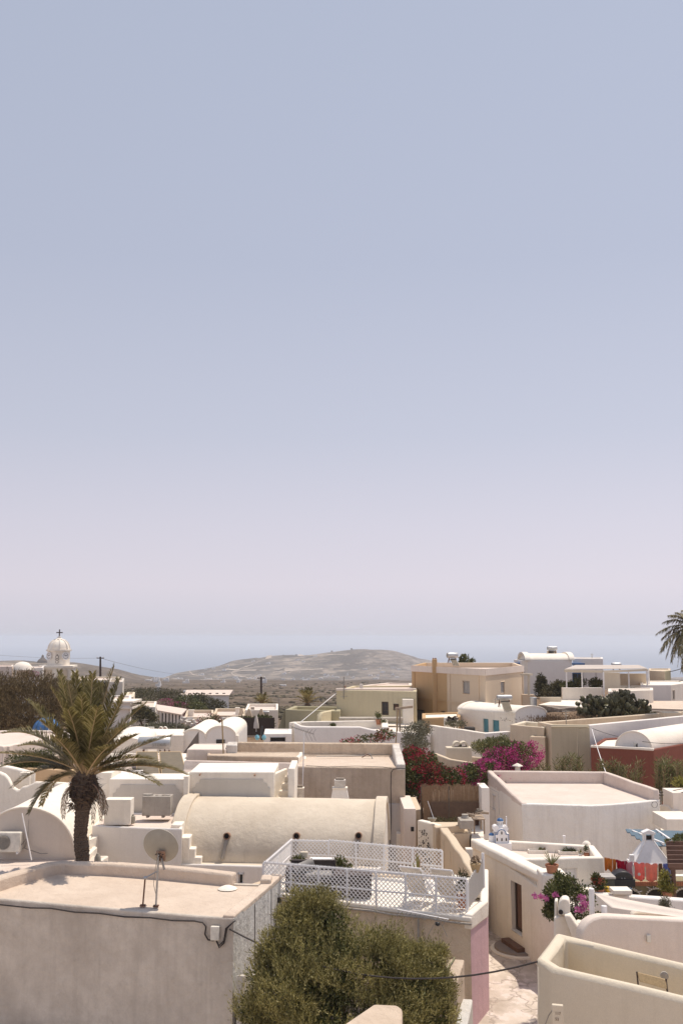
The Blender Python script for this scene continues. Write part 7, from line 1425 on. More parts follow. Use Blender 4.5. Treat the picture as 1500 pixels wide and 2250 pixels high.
mb = MB(); a = ud(215, 44); vault(thing('low_vault', 'low cream vault half hidden behind the palm fronds', 'house', P(290, 1660, 46)), ud(232, 45), ud(330, 47), ud(250, 51), ud(350, 53), zat(1655, 45), .55, M['white plaster'], zb=-8)
# white cube kiosk, pots
house_d('white_kiosk', 'small white flat kiosk with a wide dark opening behind the weathered parapet', 'house', [(582, 57), (642, 57), (642, 60), (584, 60)], zat(1612, 57), -9, M['shade toned white'], ph=.05, deck=M['white plaster'], holes=[{'e': 0, 'px': (594, 1629, 627, 1620), 'kind': 'void'}])
for u, l in ((565, 'small turquoise glazed jar, left of the pair'), (580, 'small turquoise glazed jar beside the white kiosk, right of the pair')): mb = MB(); mb.lathe(P(u, 1626, 55), [(.06, 0), (.13, .12), (.1, .22), (.06, .24), (.07, .27)], 12); mesh('jar', mb, plain('turquoise', (.22, .5, .6), .3), label=l, cat='jar')
mb = MB(); mb.lathe(P(576, 1626, 55.5), [(.08, 0), (.1, .1), (.07, .5), (.04, .75)], 10); mesh('dark_jar', mb, M['black plastic'], label='tall dark jar between the turquoise jars', cat='jar')
t = thing('dark_fence', 'long dark brown boarded fence behind the small vaults', 'fence', P(560, 1600, 75)); n_ = 44
for i in range(n_): a, b = P(505 + 98 * i / n_, 1577, 75), P(505 + 98 * (i + .86) / n_, 1616, 75); mb = MB(); mb.box(((a.x + b.x) / 2, 75 + .02 * (i % 2), (a.z + b.z) / 2), (b.x - a.x, .05, a.z - b.z)); mesh('board', mb, M['dark brown wood'], t, smooth=0)
t = thing('parasol', 'closed white parasol against the dark fence', 'parasol', P(563, 1608, 73)); tubeobj('pole', [P(563, 1608, 73), P(563, 1572, 73)], .03, M['white paint'], t); mb = MB(); mb.lathe(P(563, 1600, 73), [(.2, 0), (.18, .3), (.08, .8), (.02, .95)], 10); mesh('folded_canopy', mb, M['sail cloth'], t)
# roofs and chimneys in the middle distance
for i, (u0, u1, d, v, lb) in enumerate(((470, 540, 92, 1572, 'low pale roof strip with small chimneys behind the dark fence, left part'), (540, 612, 96, 1560, 'low white stepped roof behind the dark fence, right part'), (408, 472, 88, 1576, 'low white rubble edged roof beside the red flowering bush'))):
    house_d('low_house', lb, 'house', [(u0, d), (u1, d), (u1, d + 9), (u0 + 6, d + 9)], zat(v, d), -10, M['white plaster'] if i == 1 else M['buff plaster'], ph=.3, deck=M['pale roof screed'], step=3)
for u, v0, v1, d, w_, lb in ((420, 1561, 1580, 93, .5, 'white round topped chimney at the left of the far roofs'), (522, 1556, 1574, 97, .34, 'square white chimney on the far low roofs'), (555, 1554, 1572, 97, .32, 'grey box chimney on the far low roofs'), (590, 1561, 1574, 99, .5, 'short white chimney box near the olive house')):
    a = P(u, v0, d); h = (v1 - v0) * d / F; t = thing('chimney', lb, 'chimney', a - V3((0, 0, h))); boxobj('stack', (a.x, d, a.z - h / 2), (w_, .4, h), M['white plaster'] if u != 555 else M['concrete'], t); boxobj('cap', (a.x, d, a.z + .03), (w_ + .1, .5, .06), M['white plaster'], t)
for u, v in ((530, 1570), (546, 1571), (573, 1571)): mb = MB(); q = P(u, v + 5, 94); mb.slab([q + V3((-.35, 0, 0)), q + V3((.35, 0, 0)), q + V3((.1, 0, .75)), q + V3((-.05, 0, .75))], (0, 1, 0), .3); mesh('roof_buttress', mb, M['buff plaster'], label='tapered plaster buttress on the far low roof, %s of three' % {530: 'left', 546: 'middle', 573: 'right'}[u], cat='buttress', recalc=True)
solar('small solar heater on the far low roofs left of the olive house', 583, 1562, 1568, 95, 16, 0, side=1)
# long shed, window shed
house_d('long_shed', 'long low stone shed with a pale tiled roof out on the plain', 'shed', [(399, 190), (505, 190), (505, 197), (399, 197)], zat(1527, 190), -18, M['rose weathered render'], ph=.05, deck=M['pale roof screed'], mats={0: M['shade toned white'], 3: M['concrete']}, step=6)
mb = MB(); z1 = zat(1527, 190); a, b = ud(405, 189.6), ud(506, 189.6); mb.add([(a.x, 189.6, z1), (b.x, 189.6, z1), (b.x + .2, 194, z1 + .75), (a.x, 194, z1 + .75), (b.x, 198, z1), (a.x, 198, z1)], [(0, 1, 2, 3), (3, 2, 4, 5), (0, 3, 5), (1, 4, 2)]); mesh('roof', mb, M['pale roof screed'], bpy.data.objects['long_shed'], smooth=0)
for i in range(6): q = P(417 + i * 15, 1524, 190.6); mb = MB(); mb.box((q.x, 190.8, z1 + .28), (.5, .4, .1)); mesh('roof_vent', mb, M['dark stone'], bpy.data.objects['long_shed'], smooth=0)
ws = thing('glazed_shed', 'low shed with a pale flat roof and white framed openings behind the palm', 'shed', P(380, 1590, 110)); zt5 = zat(1566, 108)
mb = MB(); mb.prism([ud(350, 110)[:2], ud(402, 104)[:2], ud(414, 112)[:2], ud(345, 120)[:2]], zt5, zt5 + .12); mesh('roof', mb, M['pale roof screed'], ws, smooth=0)
px_box('wall', 352, 398, 1568, 1594, 112, .3, M['dark interior'], ws)  # dark panel carrying the shade inside the shed as its colour
for i in range(8): u = 350 + i * 7.4; q = ud(u if u < 403 else 403 + (u - 403) * .8, 110 - min(6, (u - 350) * .11)); mb = MB(); mb.box((q.x, q.y, zt5 - .75), (.22, .1, 1.5)); mesh('post', mb, M['white paint'], ws, smooth=0)
# left: houses and church
for i, (u0, u1, d, v, lb, mt) in enumerate(((244, 290, 78, 1541, 'white house with a moulded cornice right of the palm crown', 'shade toned white'), (172, 262, 100, 1494, 'cream roofed house with a dark porch behind the palm fronds', 'cream plaster'), (240, 273, 96, 1498, 'grey white block at the right of the palm fronds', 'greyish panel'), (279, 297, 92, 1531, 'small cream cube beyond the cornice house', 'cream plaster'), (40, 97, 140, 1467, 'long low white building left of the clock tower', 'shade toned white'), (-40, 30, 138, 1464, 'white house at the far left edge behind the tamarisk', 'rose plaster'), (288, 345, 92, 1553, 'low white annex right of the cornice house', 'white plaster'))):
    house_d('town_house', lb, 'house', [(u0, d), (u1, d), (u1 + 3, d + 8), (u0 + 4, d + 8)], zat(v, d), -11, M[mt], ph=.15, deck=M['pale roof screed'], step=3)
px_box('porch', 205, 262, 1500, 1520, 98, 2, M['dark interior'], label='dark porch block, its shade in the colour, under the cream roof behind the palm', cat='porch')  # solid box; the porch shade is put into its colour
mb = MB(); mb.lathe(P(50, 1472, 139), [(1.4, 0), (1.25, .5), (.8, .95), (.3, 1.1), (.001, 1.12)], 20); mesh('small_dome', mb, M['white plaster'], label='small white dome on the low roofs left of the clock tower', cat='dome')
tw_ = thing('clock_tower', 'white octagonal clock tower with a ribbed dome and a cross', 'clock tower', P(131, 1505, 150)); tx = xat(131, 150); k_ = 150 / F
def tz(v): return zat(v, 150)
boxobj('base', (tx, 150, (tz(1466) - 10) / 2), (4.5, 4.5, tz(1466) + 10), M['white plaster'], tw_, rz=.12, bevel=.08); boxobj('base_cornice', (tx, 150, tz(1464)), (4.9, 4.9, .3), M['white plaster'], tw_, rz=.12)
for dx in (-1.1, 1.1): boxobj('niche', (tx + dx + .3, 150 - 2.38, tz(1482)), (1.2, .1, 1.6), M['buff plaster'], tw_, rz=.12)
def octa(r, z0, z1, nm, mt): mb = MB(); mb.lathe((tx, 150, 0), [(r, z0), (r, z1)], 8); o = mesh(nm, mb, mt, tw_, smooth=0); return o
octa(1.68, tz(1463), tz(1430), 'drum', M['white plaster']); octa(1.9, tz(1430.5), tz(1427), 'drum_cornice', M['white plaster']); octa(1.8, tz(1464), tz(1461), 'drum_foot', M['white plaster'])
H = tz(1405) - tz(1428); R = 1.52; mb = MB(); mb.lathe((tx, 150, tz(1428)), [(R * math.cos(a) ** .8 if a < 1.55 else .1, H * math.sin(a)) for a in [math.pi / 2 * i / 10 for i in range(11)]], 24); mesh('dome', mb, M['white plaster'], tw_, smooth=60)
for i in range(8):
    an = i * math.pi / 4 + math.pi / 8; tubeobj('rib', [(tx + R * 1.02 * math.cos(a) ** .8 * math.cos(an), 150 + R * 1.02 * math.cos(a) ** .8 * math.sin(an), tz(1428) + H * math.sin(a) * 1.01) for a in [math.pi / 2 * .97 * i_ / 9 for i_ in range(10)]], .13, M['white plaster'], tw_, k=6)
mb = MB(); mb.lathe((tx, 150, tz(1405) - .1), [(.55, 0), (.6, .15), (.3, .3), (.25, .5), (.05, .65)], 12); mesh('finial', mb, M['white plaster'], tw_)
tubeobj('cross', [(tx, 150, tz(1402)), (tx, 150, tz(1383))], .09, M['dark brown wood'], tw_); tubeobj('cross_arm', [(tx - .47, 150, tz(1390)), (tx + .47, 150, tz(1390))], .09, M['dark brown wood'], tw_)
for an, dxx in ((-math.pi / 2 - .72, 0), (-math.pi / 2 + .90, 0)):
    n_ = V3((math.cos(an), math.sin(an), 0)); c = V3((tx, 150, tz(1441))) + n_ * 1.62; mb = MB(); mb.lathe(c, [(.001, 0), (.62, 0), (.62, .1), (.5, .1), (.5, .06), (.001, .06)], 24, axis=n_); f = mesh('clock_face', mb, M['white paint'], tw_); X_ = V3((-n_.y, n_.x, 0))
    for h in range(12): a = h * math.pi / 6; (mb := MB()).bar(c + n_ * .08 + (X_ * math.cos(a) + V3((0, 0, 1)) * math.sin(a)) * .36, c + n_ * .08 + (X_ * math.cos(a) + V3((0, 0, 1)) * math.sin(a)) * .48, .05, .02, up=n_); mesh('hour_mark', mb, M['black plastic'], f, smooth=0)
    for a, l in ((.45, .42), (2.5, .3)): (mb := MB()).bar(c + n_ * .09, c + n_ * .09 + (X_ * math.cos(a) + V3((0, 0, 1)) * math.sin(a)) * l, .06, .02, up=n_); mesh('clock_hand', mb, M['black plastic'], f, smooth=0)
cc = V3((tx + .25, 150 - 1.66, 0))
for v, r, ring in ((1438.5, .09, 0), (1443, .25, 1), (1448, .08, 2), (1453.5, .24, 1)):
    for dx in ((-.2, .2) if ring == 2 else (0,)):
        mb = MB(); mb.lathe((cc.x + dx, cc.y, tz(v)), [(.001, 0), (r, 0), (r, .05), (.001, .05)], 16, axis=(0, -1, 0)); o = mesh('round_ornament', mb, M['stone'], tw_)
        if ring == 1: mb = MB(); mb.lathe((cc.x + dx, cc.y - .05, tz(v)), [(.001, 0), (r * .65, 0), (r * .65, .02), (.001, .02)], 16, axis=(0, -1, 0)); mesh('inner_disc', mb, M['white plaster'], o)
# poles and lines
for lb, u, v0, v1, d in (('dark utility pole with a short crossarm right of the clock tower', 221, 1443, 1500, 125), ('slim utility pole in front of the hill, left of centre', 574, 1487, 1560, 120)):
    t = thing('utility_pole', lb, 'utility pole', P(u, v1, d)); tubeobj('pole', [P(u, v1, d), P(u, v0, d)], [.16, .11], M['dark brown wood'], t, k=8); a = P(u, v0 + 3, d); (mb := MB()).bar(a + V3((-.45, 0, 0)), a + V3((.45, 0, 0)), .1, .1); mesh('crossarm', mb, M['dark brown wood'], t)
    for dx in (-.4, .4): mb = MB(); mb.lathe(a + V3((dx, 0, .05)), [(.05, 0), (.06, .1), (.03, .16)], 8); mesh('insulator', mb, M['white paint'], t)
straight('power_line', 'faint power line left of the dark utility pole', 'power line', P(-30, 1437, 128), P(221, 1446, 125), .2, .013, 'dull metal'); straight('power_line', 'faint power line right of the dark utility pole', 'power line', P(221, 1446, 125), P(500, 1480, 240), 1.2, .018, 'dull metal')
for i, (v0, v1) in enumerate(((1497, 1490), (1466, 1458))): straight('power_line', 'cable across the sky at the right edge, %s of two' % ('lower' if i == 0 else 'upper'), 'power line', P(1468, v0 + (0 if i == 0 else 10), 90), P(1520, v1, 85), .1, .03)
straight('power_line', 'dark line crossing the field between the slim pole and the olive house', 'power line', P(548, 1540, 122), P(745, 1560, 100), .5, .03)
# far: ruined tower on the headland, farmhouse, small white houses
q = on_ground(96, 1290); t = thing('hilltop_chapel_ruin', 'small dark stone ruin with a spire on the left headland', 'ruin', q); mb = MB(); mb.lathe(q, [(7, -4), (6.8, 2.0), (5.5, 3.8), (3.6, 5.2), (1.7, 7), (1.5, 9), (.3, 10.5)], 10); mesh('stone_mass', mb, M['dark stone'], t, smooth=0)
RN = random.Random(5); spots = []
for k_ in range(70):
    if k_ < 38: u = RN.choice([RN.gauss(560, 35), RN.gauss(700, 50), RN.gauss(840, 30), RN.uniform(390, 900)]); d = RN.uniform(1750, 2150)
    elif k_ < 50: u = RN.uniform(430, 700); d = RN.uniform(2150, 2550)
    elif k_ < 58: u = RN.gauss(345, 10); d = RN.uniform(1150, 1300)
    elif k_ < 66: u = RN.uniform(360, 900); d = RN.uniform(900, 1600)
    else: u = RN.uniform(300, 880); d = RN.uniform(350, 800)
    p = on_ground(u, d); spots.append(p)
    w_ = RN.uniform(4, 10) * (d / 2000) ** .6; h_ = RN.uniform(1.6, 3.4) * (d / 2000) ** .4
    if k_ >= 66: w_, h_ = RN.uniform(3, 6), 1.6
    mb = MB(); mb.box((0, 0, h_ / 2 - 1), (w_, w_ * .7, h_ + 2), rz=RN.uniform(-.4, .4))
    if RN.random() < .5: mb.box((w_ * .2, 0, h_ + .9), (w_ * .5, w_ * .5, 1.8), rz=0)
    o = mesh('far_house', mb, M['far white'], smooth=0, origin=V3((0, 0, 0)), label={0: 'tiny white house at the foot or on the slope of the hill', 1: 'tiny white house in the saddle left of the hill', 2: 'tiny white house out on the scrub plain'}[0 if k_ < 50 else 1 if k_ < 58 else 2], cat='house', group=['tiny far houses at the hill', 'tiny far houses in the saddle', 'tiny far houses on the plain'][0 if k_ < 50 else 1 if k_ < 58 else 2]); o.location = p
for u, lb in ((594, 'tiny windmill-like block on the hill ridge, left'), (623, 'tiny block on the hill ridge, second from left'), (651, 'tiny block on the hill ridge, third from left'), (729, 'dark tiny tower on the hill ridge left of the summit'), (772, 'tiny hut with a mast on the hill summit')):
    p = on_ground(u, 2650); mb = MB(); mb.box((p.x, p.y, p.z + 1), (5, 5, 8)); 
    if u in (651, 772): mb.box((p.x + 8, p.y, p.z), (14, 4, 4))
    mesh('far_tower', mb, M['stone'], smooth=0, label=lb, cat='tower')

# dirt tracks winding over the hill
def hit(u, v):
    ys_ = np.arange(1500., 2720., 4); r = ray(u, v); xs_ = r.x / r.y * ys_; ok_ = theight(xs_, ys_) >= r.z / r.y * ys_
    if not ok_.any(): return None
    k_ = int(np.argmax(ok_)); return V3((xs_[k_], ys_[k_], th(xs_[k_], ys_[k_])))
for pts in ([(597, 1444), (575, 1452), (556, 1460), (528, 1470), (508, 1479), (514, 1485), (540, 1489), (563, 1493)], [(414, 1470), (418, 1478), (426, 1484), (456, 1487)], [(655, 1441), (700, 1441), (735, 1439), (775, 1438)], [(470, 1476), (500, 1471), (530, 1474), (570, 1473)], [(600, 1478), (640, 1474), (680, 1472), (715, 1470)], [(440, 1494), (520, 1496), (600, 1495), (660, 1498)]):
    q = []
    for a, b in zip(pts[:-1], pts[1:]):
        for k_ in range(6): h_ = hit(a[0] + (b[0] - a[0]) * k_ / 6, a[1] + (b[1] - a[1]) * k_ / 6); q += [h_] if h_ else []
    if len(q) < 3: continue
    vs = []
    for i, p in enumerate(q):
        for s_ in (-5.5, 5.5): x, y = p.x, p.y + s_; vs.append((x, y, th(x, y) + .8))
    (mb := MB()).add(vs, [(2 * i, 2 * i + 1, 2 * i + 3, 2 * i + 2) for i in range(len(q) - 1)]); mesh('dirt_track', mb, plain('track', (.50, .42, .34), 1), smooth=60, kind='structure')

hc = bpy.data.objects['town_house']
for v_, e_ in ((1543, .18), (1556, .1)):
    q = P(267, v_, 78); boxobj('cornice', (q.x, 79.5, q.z), (1.7 + e_, 3.4, .16), M['white plaster'], hc)

# small roof clutter: aerials, rubble, spouts
for i, (u, v, d, h, lb) in enumerate(((318, 1612, 60, .9, 'thin aerial pole on the far white roof left of the air conditioner'), (388, 1604, 63, .7, 'thin aerial pole on the far white roof right of the twin vents'), (612, 1556, 75, .8, 'thin aerial at the left corner of the olive house'), (1243, 1592, 55, .8, 'short aerial pole on the beige house roof'), (1300, 1458, 100, 1.0, 'thin aerial on the white upper storey'), (1088, 1552, 64, .5, 'short pipe on the shallow white vault'))):
    q = P(u, v, d); t = thing('television_aerial', lb, 'aerial', q); tubeobj('mast', [q, q + V3((0, 0, h))], .022, M['dull metal'], t, k=5)
    for k_ in range(3): tubeobj('element', [q + V3((-.2 + .04 * k_, 0, h - .1 - .12 * k_)), q + V3((.2 - .04 * k_, 0, h - .08 - .12 * k_))], .01, M['dull metal'], t, k=4)
for par_, pts in (('panel_house', ((440, 1694), (560, 1695))), ('terrace_block', ((300, 1822), (360, 1825)))):
    for u, v in pts:
        o = bpy.data.objects[par_]; q = P(u, v, (yb2 + .22) if par_ == 'panel_house' else gp4[0].y - .08); tubeobj('rain_spout', [q + V3((0, .2, -.1)), q + V3((0, -.12, -.12))], .028, M['rusty clay'], o, k=8)
rr2 = random.Random(8)
for i in range(46):
    u, d = rr2.uniform(398, 500), rr2.uniform(78, 90); p = on_ground(u, d); p.z = P(u, rr2.uniform(1576, 1598), d).z; r = rr2.uniform(.12, .34); mb = MB(); mb.box((p.x, p.y, p.z), (r * 1.5, r, r * .8), rz=rr2.uniform(0, 3), rx=rr2.uniform(-.4, .4))
    if i == 0: rub = thing('rubble_wall', 'rough whitewashed rubble wall beside the red and white flowered bush', 'wall', p); px_box('core', 398, 500, 1580, 1612, 86, .5, M['buff plaster'], rub)
    mesh('stone', mb, M['old white plaster'], rub, smooth=0)
# ================================================================ vegetation
def frond_parts(root, p0, ctrl, tip, nleaf, llen, mat, rmat, width=.03, twist=0, name='frond', lift=.35, rng=RNG, droop=.5, rr=.03):
    p0, ctrl, tip = V3(p0), V3(ctrl), V3(tip); mb = MB(); pts = []
    for i in range(15): t = i / 14; pts.append(p0 * (1 - t) ** 2 + ctrl * 2 * t * (1 - t) + tip * t * t)
    mb.tube(pts, [rr * (1 - .85 * i / 14) for i in range(15)], 5); vs = []; fs = []
    def at(t): return p0 * (1 - t) ** 2 + ctrl * 2 * t * (1 - t) + tip * t * t
    def tan(t): return ((ctrl - p0) * 2 * (1 - t) + (tip - ctrl) * 2 * t).normalized()
    fr = mesh(name, mb, rmat, root, smooth=60); k = 0
    for i in range(nleaf):
        t = .14 + .86 * (i + rng.uniform(-.3, .3)) / nleaf; t = min(max(t, .1), 1); q = at(t); d = tan(t); s = d.cross(V3((0, 0, 1)));
        if s.length < .15: s = d.cross(V3((0, 1, .2)))
        s.normalize(); n_ = s.cross(d).normalized()
        if n_.z < 0: n_ = -n_
        L_ = llen * (.35 + .65 * math.sin(math.pi * min(1, (t * .93 + .12)))) * rng.uniform(.85, 1.12)
        for sg in (-1, 1):
            ang = math.radians(rng.uniform(28, 50)); e = (d * math.cos(ang) + s * sg * math.sin(ang) + n_ * (lift + rng.uniform(-.15, .15))).normalized(); wv_ = e.cross(n_).normalized() * width * .5; 
            m_ = q + e * L_ * .55; tp = q + e * L_ + V3((0, 0, -droop * L_ * rng.uniform(.1, .5))); b = len(vs); vs += [q - wv_ * .5, q + wv_ * .5, m_ + wv_, tp, m_ - wv_]; fs += [(b, b + 1, b + 2, b + 4), (b + 4, b + 2, b + 3)]
    mb = MB(); mb.add(vs, fs); mesh('leaflets', mb, mat, fr, smooth=0, kind='stuff'); return fr
# --- the near palm
pd = 28.6; cz_ = P(186, 1702, pd); gz = th(cz_.x, cz_.y)
pt_ = thing('palm_tree', 'tall date palm with a dark shaggy trunk behind the grey roof', 'palm tree', V3((P(182, 1890, pd).x, pd, gz)))
mb = MB(); tpx = [(183, 1960, 14), (182, 1890, 15), (180, 1860, 17), (177, 1835, 15), (180, 1800, 16), (182, 1780, 17), (183, 1765, 20), (184, 1750, 31), (185, 1732, 34), (186, 1715, 30), (187, 1700, 22), (188, 1690, 10)]
pts = [V3((P(183, 1960, pd).x, pd, gz))] + [P(u, v, pd) for u, v, _ in tpx]; rs = [.2] + [r * .9 * pd / F for _, _, r in tpx]
# ringed, toothed bark
vs = []; fs = []; K = 22; rows_ = []
for i in range(len(pts) - 1):
    n_ = max(1, int((pts[i + 1] - pts[i]).length / .022))
    for j in range(n_): t = j / n_; rows_.append((pts[i].lerp(pts[i + 1], t), rs[i] + (rs[i + 1] - rs[i]) * t))
for i, (c, r) in enumerate(rows_):
    for j in range(K):
        a = 2 * math.pi * j / K; ph = ((i / 5. + (j % 2) * .5) % 1.); rr = r * (.90 + .22 * ph + .06 * RNG.uniform(-1, 1)); vs.append(c + V3((math.cos(a) * rr, math.sin(a) * rr, 0)))
for i in range(len(rows_) - 1):
    for j in range(K): fs.append((i * K + j, i * K + (j + 1) % K, (i + 1) * K + (j + 1) % K, (i + 1) * K + j))
mb.add(vs, fs); mesh('trunk', mb, M['bark'], pt_, smooth=0)
cc = P(185, 1735, pd); vs = []; fs = []
for i in range(300):
    a = RNG.uniform(0, 6.283); z = RNG.uniform(-.36, .42); r0 = (.40 - .35 * max(0, abs(z + .02) - .12)); p = cc + V3((math.cos(a) * r0, math.sin(a) * r0, z)); d = V3((math.cos(a) * .8, math.sin(a) * .8, RNG.uniform(-.9, 1.0))).normalized(); l = RNG.uniform(.07, .24); s = d.cross(V3((0, 0, 1))).normalized() * RNG.uniform(.012, .035); b = len(vs); vs += [p - s, p + s, p + d * l + s * .4, p + d * l - s * .4]; fs.append((b, b + 1, b + 2, b + 3))
mb = MB(); mb.add(vs, fs); mesh('leaf_stubs', mb, M['dark brown wood'], pt_, smooth=0, kind='stuff')
vs = []; fs = []; sk = P(160, 1775, pd - .25)
for i in range(60):
    p = sk + V3((RNG.uniform(-.1, .15), RNG.uniform(-.1, .1), RNG.uniform(-.05, .15))); d = V3((RNG.uniform(-.9, -.1), RNG.uniform(-.4, .4), RNG.uniform(-.9, .1))).normalized(); l = RNG.uniform(.1, .28); s = d.cross(V3((0, 1, 0))).normalized() * .01; b = len(vs); vs += [p - s, p + s, p + d * l]; fs.append((b, b + 1, b + 2))
mb = MB(); mb.add(vs, fs); mesh('dead_leaf_tuft', mb, M['bark'], pt_, smooth=0, kind='stuff')
(mb := MB()).add([P(160, 1715, pd - .2), P(134, 1759, pd - .35), P(150, 1737, pd - .3), P(168, 1722, pd - .2)], [(0, 1, 2, 3)]); o_ = mesh('dead_sheath', mb, M['rusty clay'], pt_, smooth=0); o_.modifiers.new('t', 'SOLIDIFY').thickness = .02
F0 = [(30, 1730, 1.0, (105, 1660), .40), (350, 1725, -1.0, (270, 1672), .38), (92, 1770, .9, (120, 1690), .32),  # tip u, tip v, tip depth offset, control offset in px from the crown, leaf length
 (5, 1612, .6, (100, 1590), .46), (-5, 1655, -.4, (105, 1655), .40), (-12, 1690, .9, (95, 1650), .42), (66, 1786, -.6, (110, 1690), .36), (62, 1540, .3, (128, 1600), .44), (112, 1512, -.5, (160, 1580), .42),
 (130, 1476, .7, (158, 1580), .44), (150, 1500, -.8, (170, 1600), .42), (166, 1478, .2, (170, 1570), .42), (186, 1490, 1.2, (182, 1600), .42), (204, 1480, -.6, (198, 1590), .44), (222, 1500, .9, (205, 1600), .42), (252, 1463, .0, (212, 1580), .44), (262, 1492, .9, (222, 1600), .42),
 (272, 1528, -.8, (232, 1610), .40), (322, 1545, .2, (245, 1605), .44), (300, 1585, 1.1, (236, 1620), .42), (300, 1616, -.9, (245, 1640), .42), (376, 1618, -.1, (282, 1640), .42), (335, 1668, -.7, (262, 1655), .42), (412, 1703, .3, (305, 1655), .42), (360, 1690, 1.2, (280, 1668), .40), (390, 1690, -.5, (300, 1672), .30),
 (40, 1640, 1.2, (115, 1620), .42), (150, 1560, -1.5, (168, 1600), .45), (215, 1555, -1.5, (202, 1600), .45), (90, 1585, -1.3, (140, 1620), .42), (270, 1600, -1.6, (222, 1640), .42), (180, 1530, -1.1, (182, 1600), .45), (120, 1620, -1.7, (150, 1640), .40), (240, 1640, -1.8, (212, 1660), .40)]
for i, (tu, tv, dd, (cu_, cv_), ll) in enumerate(F0):
    b0 = P(186 + (tu - 186) * .05, 1702 + RNG.uniform(-8, 8), pd + dd * .1); frond_parts(pt_, b0, P(cu_, cv_, pd + dd * .45), P(tu, tv, pd + dd), 150, ll * 1.3, M['palm leaflets' if i % 5 else 'dull palm leaflets'], M['cane'], width=.025, lift=.34, rr=.03)
for tu, tv, dd in ((140, 1800, -.5), (232, 1790, .4), (222, 1805, -.6), (205, 1810, .6)): frond_parts(pt_, P(186 + (tu - 186) * .4, 1722, pd + dd * .3), P(186 + (tu - 186) * 1.1, 1728, pd + dd), P(tu, tv, pd + dd), 34, .22, M['dry twigs'], M['rusty clay'], width=.018, lift=-.1, droop=1.2, rr=.02, name='dead_frond')
tubeobj('leaning_branch', [P(118, 1690, pd + .3), P(128, 1684, pd + .3), P(124, 1678, pd + .3), P(140, 1682, pd + .3), P(152, 1676, pd + .3), P(158, 1690, pd + .3)], .02, M['dark brown wood'], pt_)
# --- palm at the right edge, only its fronds in view
pr_ = thing('palm_tree', 'tall drooping palm cut off by the right edge against the sky', 'palm tree', on_ground(1545, 62)); c = P(1522, 1382, 62); q = on_ground(1530, 62)
mb = MB(); mb.tube([q, q + V3((.1, 0, 4)), c + V3((0, 0, -.3))], [.3, .22, .26], 12); mesh('trunk', mb, M['bark'], pr_)
for tu, tv, dd, cu_, cv_ in ((1441, 1393, .3, 1480, 1362), (1450, 1432, -.5, 1478, 1375), (1462, 1446, .6, 1480, 1372), (1474, 1454, -.3, 1486, 1380), (1487, 1466, .2, 1498, 1385), (1497, 1476, .6, 1505, 1390), (1456, 1368, .8, 1490, 1352), (1468, 1352, .2, 1500, 1350), (1484, 1346, -.6, 1508, 1352), (1500, 1342, .6, 1515, 1350), (1560, 1400, .0, 1550, 1350), (1590, 1440, .3, 1560, 1370), (1540, 1470, .0, 1540, 1390), (1575, 1360, .3, 1550, 1345), (1520, 1335, .3, 1520, 1350), (1452, 1405, 1.2, 1485, 1366), (1492, 1440, -1.3, 1500, 1378)):
    frond_parts(pr_, c, P(cu_, cv_, 62 + dd * .5), P(tu, tv, 62 + dd), 46, .62, M['dull palm leaflets'], M['cane'], width=.075, lift=.0, droop=1.6, rr=.03)
# --- two small palms on the field edge
for (u, v, d, r, lb) in ((498 + 78, 1547, 118, 1.5, 'small rounded palm at the foot of the slim utility pole'), (675, 1546, 112, 2.0, 'spreading small palm out on the field left of the pale green house')):
    q = P(u, v, d); g = V3((q.x, d, min(q.z, th(q.x, d)) - .2)); t = thing('palm_tree', lb, 'palm tree', g); mb = MB(); mb.tube([g, q], [.3, .3], 10); mesh('trunk', mb, M['bark'], t)
    for i in range(26):
        a = 6.283 * i / 26 + RNG.uniform(-.1, .1); e = RNG.uniform(.15, 1.3); dv = V3((math.cos(a) * math.cos(e), math.sin(a) * math.cos(e), math.sin(e))); frond_parts(t, q, q + dv * r * .6 + V3((0, 0, .25)), q + dv * r + V3((0, 0, -.35 + .2 * e)), 15, .42, M['palm leaflets'], M['cane'], width=.09, lift=.3, rr=.04)
# --- olive tree in front of the terrace
ot = thing('olive_tree', 'big bushy olive tree in front of the beige terrace wall', 'tree', V3((P(760, 2200, 22.3).x, 22.4, -9.4)))
bl = [(665, 1995, 22.8, 42, 38, .45), (700, 1985, 22.9, 36, 28, .4), (650, 2035, 22.5, 48, 45, .5), (725, 2030, 22.7, 60, 55, .6), (600, 2085, 22.2, 45, 42, .5), (672, 2100, 22.1, 65, 60, .7), (760, 2085, 22.4, 70, 55, .7), (830, 2075, 22.6, 60, 45, .6), (575, 2150, 22.0, 50, 50, .6), (640, 2185, 21.6, 80, 75, .8), (740, 2165, 21.9, 90, 80, .8), (850, 2135, 22.2, 80, 65, .7), (925, 2120, 22.4, 52, 42, .5), (900, 2180, 21.9, 80, 62, .7), (965, 2175, 22.2, 34, 45, .4), (555, 2220, 21.8, 42, 60, .6), (700, 2260, 21.4, 110, 70, .9), (830, 2260, 21.5, 110, 70, .8), (945, 2240, 21.9, 58, 60, .5), (600, 2270, 21.6, 80, 50, .7), (960, 2095, 22.6, 20, 14, .25)]
bl = [(u, v, d, a * .93, b * .92, c) for u, v, d, a, b, c in bl]; bl = blobs_px(bl); crown('foliage', bl, 165000, .07, .0155, M['olive leaves'], ot, seed=101, sprig=7, up=.55, rnd=.45, cf=2.0, cut=.35, shell_=.5)
crown('inner_foliage', [b[:3] + (b[3] * .68, b[4] * .68, b[5] * .68) for b in bl], 26000, .09, .032, M['garden leaves'], ot, seed=103, up=.3, rnd=.8, shell_=0, cut=-2)  # darker leaves fill the crown; its inner shade is in their colour
rngo = np.random.default_rng(4); p_, d_ = blob_points(bl, 1500, rngo, .9, 1.5, -.1, 3)
pp = []; dd_ = []
